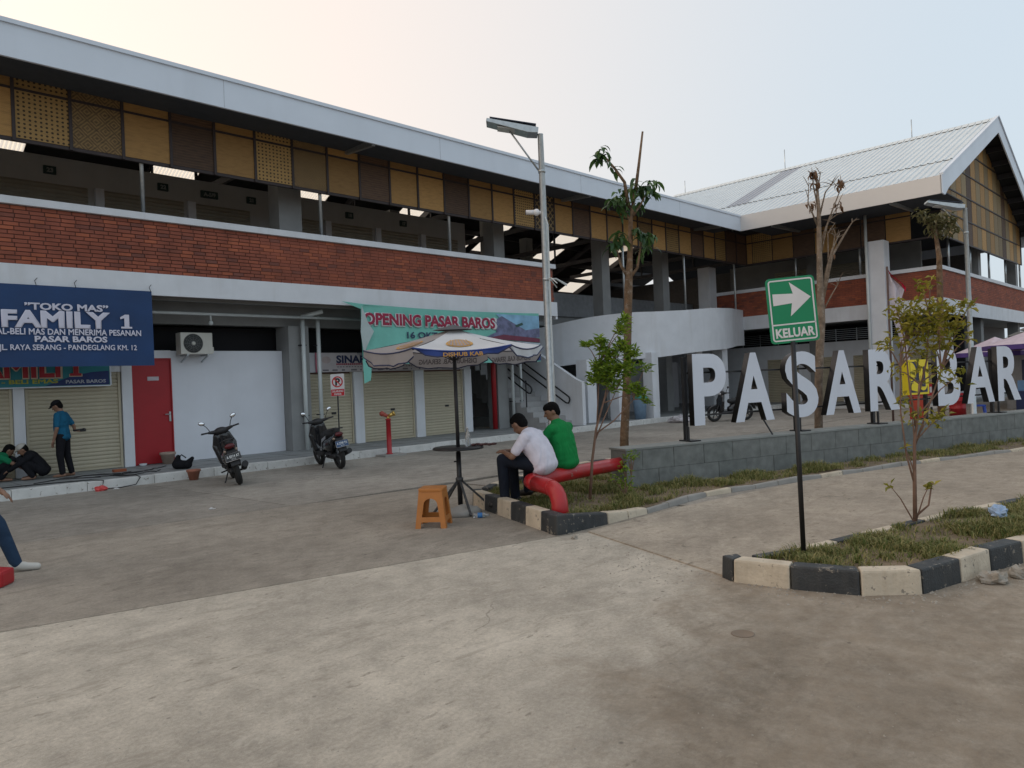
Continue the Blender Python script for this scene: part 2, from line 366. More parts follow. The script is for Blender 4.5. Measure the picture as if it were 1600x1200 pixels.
# ================================================================ GROUND
def ground_mat(name, base, dirtiness):
    m, nt, b = nodes_of(name); N, L = nt.nodes, nt.links
    g = N.new('ShaderNodeNewGeometry'); P = g.outputs['Position']
    oi = N.new('ShaderNodeObjectInfo')
    def noise(scale, det=8, rough=0.6, sv=(1,1,1), dist=0.0):
        mp = N.new('ShaderNodeMapping'); mp.inputs['Scale'].default_value = sv; mp.inputs['Rotation'].default_value = (0,0,R(-14)); L.new(P, mp.inputs['Vector'])
        n = N.new('ShaderNodeTexNoise'); n.inputs['Scale'].default_value = scale; n.inputs['Detail'].default_value = det; n.inputs['Roughness'].default_value = rough; n.inputs['Distortion'].default_value = dist
        L.new(mp.outputs[0], n.inputs['Vector']); return n.outputs['Fac']
    def rng(x, a, c, lo, hi):
        n = N.new('ShaderNodeMapRange'); n.inputs[1].default_value = a; n.inputs[2].default_value = c; n.inputs[3].default_value = lo; n.inputs[4].default_value = hi; L.new(x, n.inputs[0]); return n.outputs[0]
    def mix(f, a, c, bt='MIX'):
        n = N.new('ShaderNodeMix'); n.data_type = 'RGBA'; n.blend_type = bt
        if isinstance(f, float): n.inputs[0].default_value = f
        else: L.new(f, n.inputs[0])
        for i, q in ((6, a), (7, c)):
            if isinstance(q, tuple): n.inputs[i].default_value = (*q, 1)
            else: L.new(q, n.inputs[i])
        return n.outputs[2]
    def math_(op, a, c):
        n = N.new('ShaderNodeMath'); n.operation = op
        for i, q in enumerate((a, c)):
            if isinstance(q, (int, float)): n.inputs[i].default_value = q
            else: L.new(q, n.inputs[i])
        return n.outputs[0]
    c = mix(1.0, base, rng(noise(0.55, 6, 0.6), 0.25, 0.75, 0.72, 1.28), 'MULTIPLY')
    c = mix(1.0, c, rng(noise(4.5, 10, 0.7), 0.25, 0.75, 0.74, 1.26), 'MULTIPLY')
    c = mix(1.0, c, rng(noise(38, 6, 0.7), 0.2, 0.8, 0.72, 1.28), 'MULTIPLY')
    c = mix(1.0, c, rng(noise(160, 3, 0.6), 0.2, 0.8, 0.80, 1.20), 'MULTIPLY')
    c = mix(1.0, c, rng(oi.outputs['Random'], 0, 1, 0.93, 1.07), 'MULTIPLY')
    # trowel / tyre streaks along the slab
    c = mix(rng(noise(2.2, 7, 0.65, (0.22,1.6,1)), 0.55, 0.80, 0, 0.38), c, (base[0]*0.52, base[1]*0.50, base[2]*0.48))
    c = mix(rng(noise(1.1, 9, 0.7, dist=0.6), 0.57, 0.78, 0, 0.55), c, (base[0]*1.28, base[1]*1.27, base[2]*1.24))
    c = mix(rng(noise(1.7, 9, 0.72, dist=0.8), 0.60, 0.75, 0, 0.45), c, (base[0]*0.56, base[1]*0.55, base[2]*0.55))
    # pitted, scuffed patches and pale cement smears
    pt = math_('MULTIPLY', rng(noise(11, 4, 0.6, (0.6,1.3,1)), 0.60, 0.68, 0, 1), rng(noise(1.1, 6, 0.7), 0.44, 0.60, 0, 0.75))
    c = mix(pt, c, (base[0]*0.42, base[1]*0.40, base[2]*0.38))
    c = mix(rng(noise(3.1, 9, 0.75, (0.35,1.0,1), dist=1.0), 0.55, 0.63, 0, 0.42), c, (base[0]*0.60, base[1]*0.58, base[2]*0.56))
    c = mix(rng(noise(2.3, 9, 0.75, (0.5,1.0,1), dist=1.4), 0.56, 0.64, 0, 0.45), c, (min(1,base[0]*1.35), base[1]*1.36, base[2]*1.38))
    # earth tracked on to the concrete at the turning
    sep = N.new('ShaderNodeSeparateXYZ'); L.new(P, sep.inputs[0])
    def blob(cx, cy, rx, ry, lo, hi):
        dx = math_('DIVIDE', math_('SUBTRACT', sep.outputs[0], cx), rx); dy = math_('DIVIDE', math_('SUBTRACT', sep.outputs[1], cy), ry)
        d = math_('SQRT', math_('ADD', math_('MULTIPLY', dx, dx), math_('MULTIPLY', dy, dy)), 0)
        d = math_('ADD', d, math_('MULTIPLY', math_('SUBTRACT', noise(0.9, 8, 0.7, dist=0.5), 0.5), 1.9))
        return rng(d, lo, hi, 1, 0)
    line = math_('SUBTRACT', sep.outputs[1], math_('ADD', math_('MULTIPLY', sep.outputs[0], 0.42), 1.0))
    line = math_('ADD', line, math_('ADD', math_('MULTIPLY', math_('SUBTRACT', noise(0.8, 9, 0.65, dist=0.7), 0.5), 3.4), math_('MULTIPLY', math_('SUBTRACT', noise(14, 6, 0.7), 0.5), 0.9)))
    dm = rng(line, -0.55, 0.35, 1, 0)
    dm = math_('MULTIPLY', dm, rng(noise(6, 8, 0.7), 0.25, 0.6, 0.5, 1.0))
    c = mix(math_('MULTIPLY', dm, 0.80*dirtiness), c, mix(rng(noise(2.5, 9, 0.7), 0.35, 0.65, 0, 1), (0.155,0.120,0.084), (0.280,0.224,0.165)))
    dk = math_('MULTIPLY', blob(3.55, 2.0, 1.1, 0.9, 0.1, 1.3), rng(noise(9, 9, 0.75), 0.4, 0.62, 0.1, 1))
    c = mix(math_('MULTIPLY', dk, 0.5*dirtiness), c, (0.105,0.088,0.070))
    # oil and chewing-gum specks
    vo = N.new('ShaderNodeTexVoronoi'); vo.inputs['Scale'].default_value = 5.0; vo.inputs['Randomness'].default_value = 1; L.new(P, vo.inputs['Vector'])
    sp = math_('MULTIPLY', rng(vo.outputs['Distance'], 0.03, 0.09, 1, 0), rng(noise(1.3, 3), 0.5, 0.62, 0, 0.75))
    c = mix(sp, c, (0.07,0.062,0.055))
    # hairline cracks
    wv = N.new('ShaderNodeMix'); wv.data_type = 'RGBA'; wv.blend_type = 'LINEAR_LIGHT'; wv.inputs[0].default_value = 0.35
    nw = N.new('ShaderNodeTexNoise'); nw.inputs['Scale'].default_value = 2.2; nw.inputs['Detail'].default_value = 8; L.new(P, nw.inputs['Vector']); L.new(P, wv.inputs[6]); L.new(nw.outputs['Color'], wv.inputs[7])
    vc = N.new('ShaderNodeTexVoronoi'); vc.feature = 'DISTANCE_TO_EDGE'; vc.inputs['Scale'].default_value = 0.42; L.new(wv.outputs[2], vc.inputs['Vector'])
    ck = math_('MULTIPLY', rng(vc.outputs['Distance'], 0.0, 0.006, 1, 0), rng(noise(0.5, 3), 0.54, 0.62, 0, 0.45))
    c = mix(ck, c, (0.07,0.058,0.048))
    L.new(c, b.inputs['Base Color'])
    b.inputs['Roughness'].default_value = 0.88; b.inputs['Specular IOR Level'].default_value = 0.25
    bp = N.new('ShaderNodeBump'); bp.inputs['Strength'].default_value = 0.6; bp.inputs['Distance'].default_value = 0.015
    L.new(math_('ADD', noise(55, 8, 0.75), math_('MULTIPLY', noise(7, 8, 0.7), 1.2)), bp.inputs['Height']); L.new(bp.outputs[0], b.inputs['Normal'])
    return m
G_BASE = ground_mat('earth_and_screed', (0.17,0.15,0.125), 1.0)
G_NEAR = ground_mat('light_concrete', (0.445,0.403,0.338), 1.0)
G_MID = ground_mat('driveway_concrete', (0.295,0.262,0.219), 0.35)
G_FAR = ground_mat('apron_concrete', (0.298,0.271,0.235), 0.2)
G_DRV = ground_mat('exit_lane_concrete', (0.395,0.343,0.278), 0.35)

g = MB(); g.add([(-400,-400,-0.03),(900,-400,-0.03),(900,900,-0.03),(-400,900,-0.03)], [(0,1,2,3)])
tag(g.build('ground', G_BASE), kind='structure')
def slab(poly, m, z=0.0, name='concrete_slab', t=0.025):
    return tag(MB().prism(poly, z-t, z).build(name, m), kind='structure')
def j1(u): return 6.63 - 0.2543*(u-1.13)
def j2(u): return 10.42 - 0.142*(u-3.52)
g_ = 0.008
NE = [-30, -8.0, 2.35, 60]
slab([(-30, -30), (60, -30), (60, -14.0), (5.9, j1(5.9)-g_), (-30, j1(-30)-g_)], G_NEAR)
for a, bb in zip([-30, -4.1, 8.3][:-1], [-4.1, 8.3]):
    slab([(a+g_, j1(a)+g_), (min(bb-g_, 6.2), j1(min(bb, 6.2))+g_), (bb-g_, j2(bb)-g_), (a+g_, j2(a)-g_)], G_MID)
for a, bb in zip([-30, -2.0, 5.4, 11.6, 17.5], [-2.0, 5.4, 11.6, 17.5, 60]):
    sk = -0.35
    slab([(a+g_, j2(min(a,8.3))+g_ if a < 8.3 else 9.74), (bb-g_, (j2(bb) if bb < 8.3 else 9.74)+g_), (bb-g_+sk, 15.9), (a+g_+sk, 15.9)], G_FAR)
slab([(8.3+g_, 9.73), (8.3+g_, 4.0), (5.9, 4.0), (5.9, j1(5.9)), (6.2, j1(6.2)+g_), (8.29, j2(8.3)-g_)], G_MID, z=-0.006)
slab([(8.4, 9.72), (8.4, 4.4), (60, -12.0), (60, 9.72)], G_FAR, z=-0.008)
# exit lane running off to the right between the two planting strips
slab([(5.55, 3.1), (6.35, 5.25), (8.2, 5.22), (11.1, 4.85), (13.4, 4.2), (16.7, 3.1), (40, -5.4), (40, -8.5), (16, -0.3), (10.2, 1.6), (8.4, 2.1), (6.2, 2.6)], G_DRV, z=0.012, name='exit_lane', t=0.03)
slab([(-30, -30), (60, -30), (60, -14.5), (-30, 8.3)][:0] or [(12.0, 1.2), (40, -9.4), (40, -14), (12, -2.6)], G_BASE, z=0.006, name='roadside_earth')

# ---- walkway in front of the shops
w = MB(); w.box(-8, 15.62, -0.02, 36, 34, 0.16)
walk = tag(w.build('walkway', WALKT), kind='structure')
KERBW = mat('white_kerb_paint', (0.62,0.62,0.60), 0.75, var=0.08, scale=5, bump=0.25, dirt=0.45, dirtc=(0.30,0.28,0.25), chip=0.35)
KERBB = mat('black_kerb_paint', (0.030,0.034,0.037), 0.6, var=0.25, scale=9, bump=0.3, dirt=0.45, dirtc=(0.10,0.092,0.08), chip=0.42, chipc=(0.22,0.195,0.16))
KERBC = mat('cream_kerb_paint', (0.56,0.485,0.375), 0.75, var=0.12, scale=7, bump=0.4, bscale=30, dirt=0.65, dirtc=(0.30,0.235,0.16), chip=0.40, chipc=(0.25,0.22,0.18))
u = -7.9; k = 0
while u < 35.5:
    ln = 1.19
    bx = MB().box(u, 15.44, -0.03, u+ln, 15.615, 0.172 + 0.006*math.sin(k*2.3))
    bx.build('kerb_stone', KERBW, walk, bevel=0.012); u += ln+0.008; k += 1
tl = MB()
for i in range(0, 27):                      # tile joints of the walkway near enough to see
    tl.box(-4+i*0.8, 15.7, 0.155, -4+i*0.8+0.012, 18.0, 0.1625)
for j in range(1, 3): tl.box(-4, 15.7+j*0.8, 0.155, 17.2, 15.7+j*0.8+0.012, 0.1622)
tl.build('tile_joint', mat('tile_joint_dark', (0.12,0.12,0.115), 0.9), walk)

# ================================================================ LONG MARKET WING
wing = thing('market_building', 'long two-storey market wing with brick parapet, white eaves and bamboo screens on the left', 'building', (0,0,0))
ZF = 4.33
# parapet: white band, brick field, coping
par = MB().box(-7, 16.66, 3.92, 18.84, 16.85, 5.52).build('parapet', [BRICKM], wing)
MB().box(-7, 16.58, 3.90, 18.92, 16.655, 4.375).build('white_band', WHITE, wing, bevel=0.01)
MB().box(-7, 16.56, 5.515, 18.90, 16.90, 5.665).build('coping', WHITE, wing, bevel=0.01)
MB().box(18.845, 16.60, 3.80, 18.93, 17.6, 4.37).build('white_band', WHITE, wing)
BL, BH, PIT = 0.262, 0.071, 0.0808
bm_me = MB().box(-BL/2+0.005, -0.022, 0, BL/2-0.005, 0.0, BH)
b_me = MB()
b_me.add([(-BL/2+.005,0.02,0),(BL/2-.005,0.02,0),(BL/2-.005,0.02,BH),(-BL/2+.005,0.02,BH),(-BL/2+.009,-.004,.004),(BL/2-.009,-.004,.004),(BL/2-.009,-.004,BH-.004),(-BL/2+.009,-.004,BH-.004)],
         [(4,5,6,7),(0,1,5,4),(1,2,6,5),(2,3,7,6),(3,0,4,7)])
brick_mesh = b_me.mesh('brick', BRICK1)
rest = MB(); nb_ = 0
allb = []
for r in range(14):
    z = 4.384 + r*PIT; off = (r*0.37 % 1.0)*BL if r % 2 else 0
    x = -6.9 + off
    while x < 18.7:
        allb.append((x+BL/2, z)); x += BL
allb.sort(key=lambda q: abs(q[0]-5.55))
for i, (x, z) in enumerate(allb):
    dv = 16.645 + random.uniform(-0.004, 0.003)
    if i < 300: put('brick', brick_mesh, par, (x, dv, z))
    else:
        ww = BL/2-0.005
        if x+ww > 18.85: ww = 18.85-x
        rest.box(x-BL/2+0.005, dv-0.004, z, x+ww, dv+0.014, z+BH)
rest.build('brick_course', BRICK2, par, kind='stuff')
endb = MB()
for r in range(14): endb.box(18.835, 16.67+(0.1 if r % 2 else 0), 4.384+r*PIT, 18.855, 16.84, 4.384+r*PIT+BH)
endb.build('brick_return', BRICK2, par, kind='stuff')

# floors, beams, columns
MB().box(-7, 16.86, 3.95, 17.2, 33.5, ZF).build('upper_floor', GREYW, wing)
MB().box(-7, 17.85, 3.42, 17.2, 18.15, 3.945).build('beam', GREYW, wing)
MB().box(-7, 17.0, 3.86, 17.2, 17.1, 3.945).build('drip_beam', GREYW, wing)
COLS = [0.9, 9.47, 18.0]
for cu_ in COLS[:2]:
    MB().box(cu_, 17.72, 0.16, cu_+0.55, 18.3, 3.42).build('column', GREYW, wing, bevel=0.01)
    MB().box(cu_-0.05, 17.75, ZF, cu_+0.6, 18.3, 8.6).build('column', GREYW, wing)
MB().box(17.22, 17.9, 0.16, 17.72, 18.4, 4.0).build('column', GREYW, wing, bevel=0.01)
for cu_, cv_ in ((17.4, 18.0), (23.3, 18.0), (27.9, 18.2), (23.3, 24.5), (19.0, 26), (28.5, 27)):
    MB().box(cu_, cv_, 0.16 if cu_ > 18 else ZF, cu_+0.5, cv_+0.5, 9.4).build('column', GREYW, wing)
for s_ in (0.02, 4.4):  pass
# beams crossing the dark soffit
for bu in (5.0, 13.5): MB().box(bu, 16.87, 3.55, bu+0.3, 17.84, 3.94).build('cross_beam', GREYW, wing)

# upper shop wall with its shutters, seen over the parapet
MB().box(-7, 20.0, ZF, 17.9, 20.15, 7.55).build('upper_wall', mat('upper_wall_paint', (0.46,0.46,0.45), 0.8, var=0.05, scale=2, dirt=0.15), wing)
MB().box(17.78, 20.16, ZF, 17.9, 27.0, 7.55).build('upper_wall', GREYW, wing)
ush = [(-3.5,-0.7),(-0.1,2.6),(3.6,5.55),(5.9,7.85),(8.15,9.7),(10.7,12.0),(12.3,13.85),(14.15,15.7),(16.0,17.5)]
for a, bb in ush:
    s_ = MB(); n = 26; z0, z1 = ZF+0.02, 6.90
    for i in range(n):
        za = z0+(z1-z0)*i/n; zb = z0+(z1-z0)*(i+1)/n; zm = (za+zb)/2
        bi = len(s_.v); s_.v += [(a,19.985,za),(bb,19.985,za),(bb,19.955,zm),(a,19.955,zm),(bb,19.985,zb),(a,19.985,zb)]
        s_.face((bi,bi+1,bi+2,bi+3)); s_.face((bi+3,bi+2,bi+4,bi+5))
    sh = s_.build('upper_shutter', SHUT2, wing)
    MB().box(a-0.2, 19.90, ZF, a, 20.0, 6.92).build('shutter_jamb', WHITE, sh)
NUMG = mat('number_plate_green', (0.02,0.05,0.045), 0.5); NUMW = mat('plate_letter_white', (0.30,0.31,0.30), 0.5, var=0)
for i, (uu, zz, tx) in enumerate([(4.75,7.2,'23'),(7.33,7.2,'22'),(8.55,7.18,'A-5/9'),(9.75,7.2,'21'),(13.0,7.2,'18'),(15.1,7.2,'17')]):
    wd = 0.26 if len(tx) < 3 else 0.46
    pl = MB().box(uu-wd/2, 19.93, zz-0.09, uu+wd/2, 19.99, zz+0.10).build('shop_number', NUMG, wing)
    text(tx, 0.14, front(uu, 19.927, zz-0.045), NUMW, pl, name='digits', off=0.006)

# slender posts, bamboo screen rails and panels
PU, PW = 3.41, 0.985
for i in range(-2, 7): MB().tube([(5.79+4.375*i, 16.95, 5.66 if i < 3 else 3.2), (5.79+4.375*i, 16.95, 8.5)], 0.045, 8).build('post', GALV, wing)
for zz, hh in ((6.80,0.07),(7.80,0.06),(8.22,0.08)):
    MB().box(-7, 16.79, zz, 32.9, 16.86, zz+hh).build('screen_rail', DARKWOOD, wing)
seq = {-1:'p',0:'o',1:'d',2:'p',3:'k',4:'p',5:'o',6:'d',7:'p',8:'k',9:'p',10:'p',11:'k',12:'p',13:'p',14:'o',15:'l',16:'p',17:'k',18:'p',19:'p',20:'p',21:'d',22:'p',23:'o',24:'p',25:'k',26:'p',27:'o',28:'k',29:'k'}
pm = {}
for kx in range(-8, 30):
    ty = seq.get(kx, 'podk'[kx % 4])
    if ty not in pm:
        pm[ty] = (MB().box(-PW/2+0.03, -0.012, 0, PW/2-0.03, 0.012, 0.93).mesh('bamboo_panel', BAM[ty]),
                  MB().box(-PW/2+0.03, -0.012, 0, PW/2-0.03, 0.012, 0.355).mesh('bamboo_panel', BAM[ty]))
    cx = PU+PW*(kx+0.5)
    put('bamboo_panel', pm[ty][0], wing, (cx, 16.79+random.uniform(-.004,.004), 6.87), (random.uniform(-.006,.006),0,0))
    put('bamboo_panel', pm[ty][1], wing, (cx, 16.79, 7.862))
mull = MB().box(-0.03, -0.02, 0, 0.03, 0.05, 1.44).mesh('screen_mullion', DARKWOOD)
for kx in range(-8, 31): put('screen_mullion', mull, wing, (PU+PW*kx, 16.77, 6.80))
for bu in (2.2, 10.9, 19.6, 28.3):
    MB().bar((bu, 16.75, 8.02), (bu, 15.5, 7.93), 0.10, 0.16).build('eave_bracket', GALV, wing)
# eaves and roof
SL = 0.4455
fa = MB(); fa.box(-7, 15.40, 7.87, 29.84, 15.46, 8.53)
fa.build('fascia', WHITE2, wing)
MB().box(-7, 15.36, 8.47, 29.80, 15.40, 8.55).build('fascia_cap', WHITE2, wing)
sj = mat('fascia_joint_sealant', (0.45,0.48,0.52), 0.6)
for uu in (1.0, 7.0, 13.0, 19.0, 25.0): MB().box(uu, 15.397, 7.88, uu+0.012, 15.41, 8.465).build('sheet_joint', sj, wing)
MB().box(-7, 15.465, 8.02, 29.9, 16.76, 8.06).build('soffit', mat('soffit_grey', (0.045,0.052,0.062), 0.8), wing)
ROOFZ = mat('zinc_roof_sheet', (0.62,0.67,0.69), 0.42, 0.1, var=0.05, scale=1.5, dirt=0.2, dirtc=(0.42,0.43,0.43))
def rz(v): return 8.50 + SL*(v-15.4) if v < 24.56 else 8.50 + SL*(33.72-v)
near = MB(); near.ext([(-7,15.42,rz(15.42)),(29.86,15.42,rz(15.42)),(39,24.56,rz(24.55)),(-7,24.56,rz(24.55))], (0,0,0.03)); near.build('roof_sheet', ROOFZ, wing)
lin = MB(); lin.ext([(-7,15.6,rz(15.6)-0.06),(29.9,15.6,rz(15.6)-0.06),(38.9,24.5,rz(24.5)-0.06),(-7,24.5,rz(24.5)-0.06)], (0,0,0.02)); lin.build('roof_shade_sheet', ROOFIN, wing)  # added dark sheet; shade below the near slope is put into its colour
skym, nt, b = nodes_of('translucent_roof_sheet')
trn = nt.nodes.new('ShaderNodeBsdfTranslucent'); trn.inputs[0].default_value = (0.92,0.88,0.80,1)
nt.links.new(trn.outputs[0], nt.nodes['Material Output'].inputs['Surface'])
SK = [(-7.2+5.86*i, -7.2+5.86*i+1.75) for i in range(1, 9)]
edges = [-7]+[e for p in SK for e in p]+[48]
for i in range(len(edges)-1):
    a, bb = edges[i], edges[i+1]
    if i % 2 == 0:
        MB().ext([(a,24.58,rz(24.58)),(bb,24.58,rz(24.58)),(bb,38.0,rz(38.0)),(a,38.0,rz(38.0))], (0,0,0.03)).build('roof_sheet', ROOFIN, wing)  # shade on the far slope's underside is put into the colour
    else:
        s_ = MB(); n = 14
        for q in range(n):
            ua = a+(bb-a)*q/n; ub = a+(bb-a)*(q+1)/n; um = (ua+ub)/2
            for (p0_, p1_, h0, h1) in ((ua,um,0,0.04),(um,ub,0.04,0)):
                s_.add([(p0_,24.6,rz(24.6)+h0),(p1_,24.6,rz(24.6)+h1),(p1_,38,rz(38)+h1),(p0_,38,rz(38)+h0)], [(0,1,2,3)])
        s_.build('skylight_sheet', skym, wing)
for vv in (26.2, 28.35, 29.9, 31.5, 33.0, 34.6, 36.2):
    MB().box(-7, vv, rz(vv)-0.30, 48, vv+0.12, rz(vv)-0.04).build('purlin', DARKST, wing)
for uu in (1.4, 10.1, 18.9, 23.3, 28.0, 32.5, 36.8, 41.2):
    t_ = MB(); t_.bar((uu, 16.9, 8.35), (uu, 24.56, 12.2), 0.14, 0.3); t_.bar((uu, 24.56, 12.2), (uu, 37, 6.8), 0.14, 0.3); t_.bar((uu, 16.9, 8.4), (uu, 31, 8.4), 0.12, 0.2)
    t_.bar((uu,20.5,8.4),(uu,20.5,10.5),0.08); t_.bar((uu,24.56,8.4),(uu,24.56,12.2),0.08); t_.bar((uu,28.5,8.4),(uu,28.5,10.5),0.08)
    t_.build('roof_truss', DARKST, wing)
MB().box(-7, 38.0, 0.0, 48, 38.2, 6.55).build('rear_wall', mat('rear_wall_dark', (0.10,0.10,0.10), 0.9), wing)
MB().box(-7.2, 16.9, 0, -7.0, 38, 8.4).build('end_wall', WHITE, wing)

# ---- ground floor shop fronts
MB().box(-7, 18.55, 0.16, 16.0, 18.65, 3.4).build('interior_shade_sheet', mat('interior_shade_black', (0.012,0.012,0.015), 0.9, var=0), wing)  # added near-black sheet stands in for shade inside the shops
MB().box(6.62, 17.98, 0.16, 9.46, 18.12, 2.79).build('shop_wall', SHOPW, wing, bevel=0.006)
MB().box(5.50, 17.97, 2.62, 6.615, 18.12, 2.80).build('door_lintel', WHITE, wing)
MB().box(5.52, 17.95, 0.16, 5.74, 18.12, 2.615).build('pillar', WHITE, wing, bevel=0.006)
MB().box(-7, 17.98, 2.32, 5.515, 18.12, 2.80).build('shop_lintel', WHITE, wing)
for a, bb in ((3.44,3.64),(11.60,11.90),(13.77,14.10),(15.76,16.06),(1.2,1.4)):
    MB().box(a, 17.93, 0.16, bb, 18.14, 2.20 if a > 10 else 2.315).build('pillar', WHITE, wing, bevel=0.006)
MB().box(10.05, 17.97, 2.205, 16.06, 18.12, 2.74).build('shop_lintel', WHITE, wing)
MB().box(9.47, 17.62, 0.16, 10.05, 17.715, 3.42).build('column_casing', GREYW, wing)
dr = MB().box(5.765, 18.0, 0.17, 6.60, 18.05, 2.60).build('door', DOORRED, wing, bevel=0.004)
fr = MB(); fr.box(5.742,17.965,0.165,5.775,18.06,2.615); fr.box(6.595,17.965,0.165,6.618,18.06,2.615); fr.box(5.776,17.965,2.585,6.594,18.06,2.617); fr.build('door_frame', DOORRED, dr)
hd = MB(); hd.box(6.53,17.975,1.13,6.57,17.998,1.36); hd.tube([(6.55,17.985,1.30),(6.55,17.94,1.30),(6.42,17.94,1.30)],0.010,6); hd.build('handle', GALV, dr)
MB().box(6.08, 17.985, 2.10, 6.33, 17.998, 2.19).build('door_plate', mat('door_plate_paper', (0.5,0.45,0.48), 0.6), dr)
# roller shutters: every slat is a piece of its own
def slat_mesh(w):
    s_ = MB(); prof = [(0,0),(-0.010,0.012),(-0.016,0.036),(-0.014,0.060),(-0.004,0.078),(0.004,0.084)]
    for i in range(len(prof)-1):
        s_.add([(-w/2,prof[i][0],prof[i][1]),(w/2,prof[i][0],prof[i][1]),(w/2,prof[i+1][0],prof[i+1][1]),(-w/2,prof[i+1][0],prof[i+1][1])], [(0,1,2,3)])
    return s_.mesh('slat', SHUT)
for a, bb, top in ((1.42,3.43,2.31),(3.66,5.50,2.31),(10.10,11.58,2.2),(11.92,13.75,2.2),(14.12,15.74,2.2)):
    f_ = MB(); f_.box(a,17.99,0.165,a+0.05,18.07,top); f_.box(bb-0.05,17.99,0.165,bb,18.07,top); f_.box(a+0.051,18.0,0.17,bb-0.051,18.06,0.215)
    sh = f_.build('shutter', SHUT, wing); sm_ = slat_mesh(bb-a-0.10); z = 0.216; k = 0
    while z < top-0.05:
        put('slat', sm_, sh, ((a+bb)/2, 18.035, z)); z += 0.0845; k += 1
    MB().box(a+0.05, 18.04, 0.2, bb-0.05, 18.05, top).build('shutter_backing', BRICKM, sh)
    lk = (a+bb)/2+0.12
    MB().box(lk-0.07, 18.0, 1.03, lk+0.07, 18.018, 1.09).build('lock_slot', BLACK, sh)
# conduit, downpipes
MB().tube([(-4,17.3,3.62),(11.6,17.3,3.62)], 0.035, 8).build('conduit', PVC, wing)
lb = MB(); lb.tube([(7.32,17.3,3.60),(7.32,17.3,3.46)],0.022,8); lb.ball((7.32,17.3,3.41),0.055,10,7); lb.build('bulb_holder', PVC, wing)
def dp(u_, v_, top, r=0.055, elbow=True, name='downpipe'):
    p = [(u_, v_, 0.165), (u_, v_, top)]
    o = MB().tube(p, r, 10).build(name, PVC, wing)
    if elbow: MB().tube([(u_,v_,top-0.02),(u_,v_+0.02,top+0.06),(u_+0.4,v_-0.35,top+0.18)], r, 10).build('pipe_elbow', PVC, o)
    for zz in (1.05, 2.9): MB().box(u_-r-0.03, v_-0.02, zz, u_+r+0.03, v_+0.12, zz+0.03).build('pipe_clip', DARKST, o)
dp(9.82, 17.5, 3.6); dp(10.30, 17.55, 3.7, elbow=False)
dp(17.78, 17.75, 3.8, elbow=False); dp(18.28, 17.85, 3.8, elbow=False)
MB().tube([(17.08,17.95,0.17),(17.08,17.95,3.9)], 0.085, 12).build('fire_main_pipe', RED, wing)
MB().box(16.08, 19.6, 0.16, 17.2, 19.7, 3.9).build('lobby_wall', mat('lobby_wall', (0.30,0.30,0.31), 0.8), wing)
lb = MB().box(16.45, 19.56, 0.17, 16.95, 19.595, 2.1).build('lobby_door', mat('lobby_door_dark', (0.03,0.02,0.025), 0.6), wing)
# inner rooms under the bridge court
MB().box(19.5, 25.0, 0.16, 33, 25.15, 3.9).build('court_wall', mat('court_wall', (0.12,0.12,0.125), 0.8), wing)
MB().box(24.3, 19.9, 0.16, 31.5, 20.05, 2.35).build('court_shop_wall', mat('court_shop_wall', (0.36,0.36,0.38), 0.8, var=0.05), wing)
MB().box(19.0, 19.9, ZF-0.4, 33.0, 37.5, ZF).build('rear_gallery', GREYW, wing)
MB().box(19.0, 19.8, ZF, 33.0, 19.89, ZF+0.95).build('gallery_parapet', mat('gallery_paint', (0.24,0.25,0.265), 0.8), wing)

# ================================================================ STAIR
st = thing('staircase', 'concrete staircase with black handrails beside the white curved ramp', 'staircase', (18.4,16.4,0.16))
UL, UR = 17.95, 19.28
STEP = mat('stair_concrete', (0.36,0.36,0.36), 0.85, var=0.08, scale=4, bump=0.2, dirt=0.3)
for i in range(24):
    y0 = 16.45+0.28*i
    MB().box(UL, y0, 0.16 if i < 6 else 0.16+0.17*(i-5), UR, y0+0.282, 0.16+0.17*(i+1)).build('step', STEP, st, bevel=0.012)
sw = MB(); sw.ext([(UR+0.004,15.95,0.16),(UR+0.004,15.95,1.62),(UR+0.004,16.2,1.72),(UR+0.004,22.6,5.4),(UR+0.004,22.6,0.16)], (0.16,0,0)); sw.build('stair_wall', WHITE, st)
def rail(u_, z, y0, y1, name='handrail'):
    sl = 0.17/0.28
    za = 0.16+z; pts = []
    hi = lambda y, o: (u_, y, za + max(0, (y-16.45))*sl + o)
    MB().tube([hi(y1,0.35), hi(y0,0.35), (u_, y0-0.09, za+max(0,(y0-16.45))*sl+0.29), (u_, y0-0.12, za+0.19+max(0,(y0-16.45))*sl), (u_, y0-0.06, za+0.08+max(0,(y0-16.45))*sl), hi(y0+0.05,0.06), hi(y1,0.06)], 0.028, 8).build(name, BLACK, st)
rail(UR-0.09, 0.62, 16.55, 22.5); rail(UL+0.06, 0.62, 17.2, 22.5)
MB().tube([(UL+0.06,17.35,0.6),(UL+0.06,17.35,1.75)],0.022,8).build('rail_post', BLACK, st)
MB().tube([(UL+0.06,19.6,2.0),(UL+0.06,19.6,3.1)],0.022,8).build('rail_post', BLACK, st)
MB().box(UL-0.02, 17.8, 0.16, UL-0.003, 23.1, 0.5).build('stair_skirt', GREYW, st)

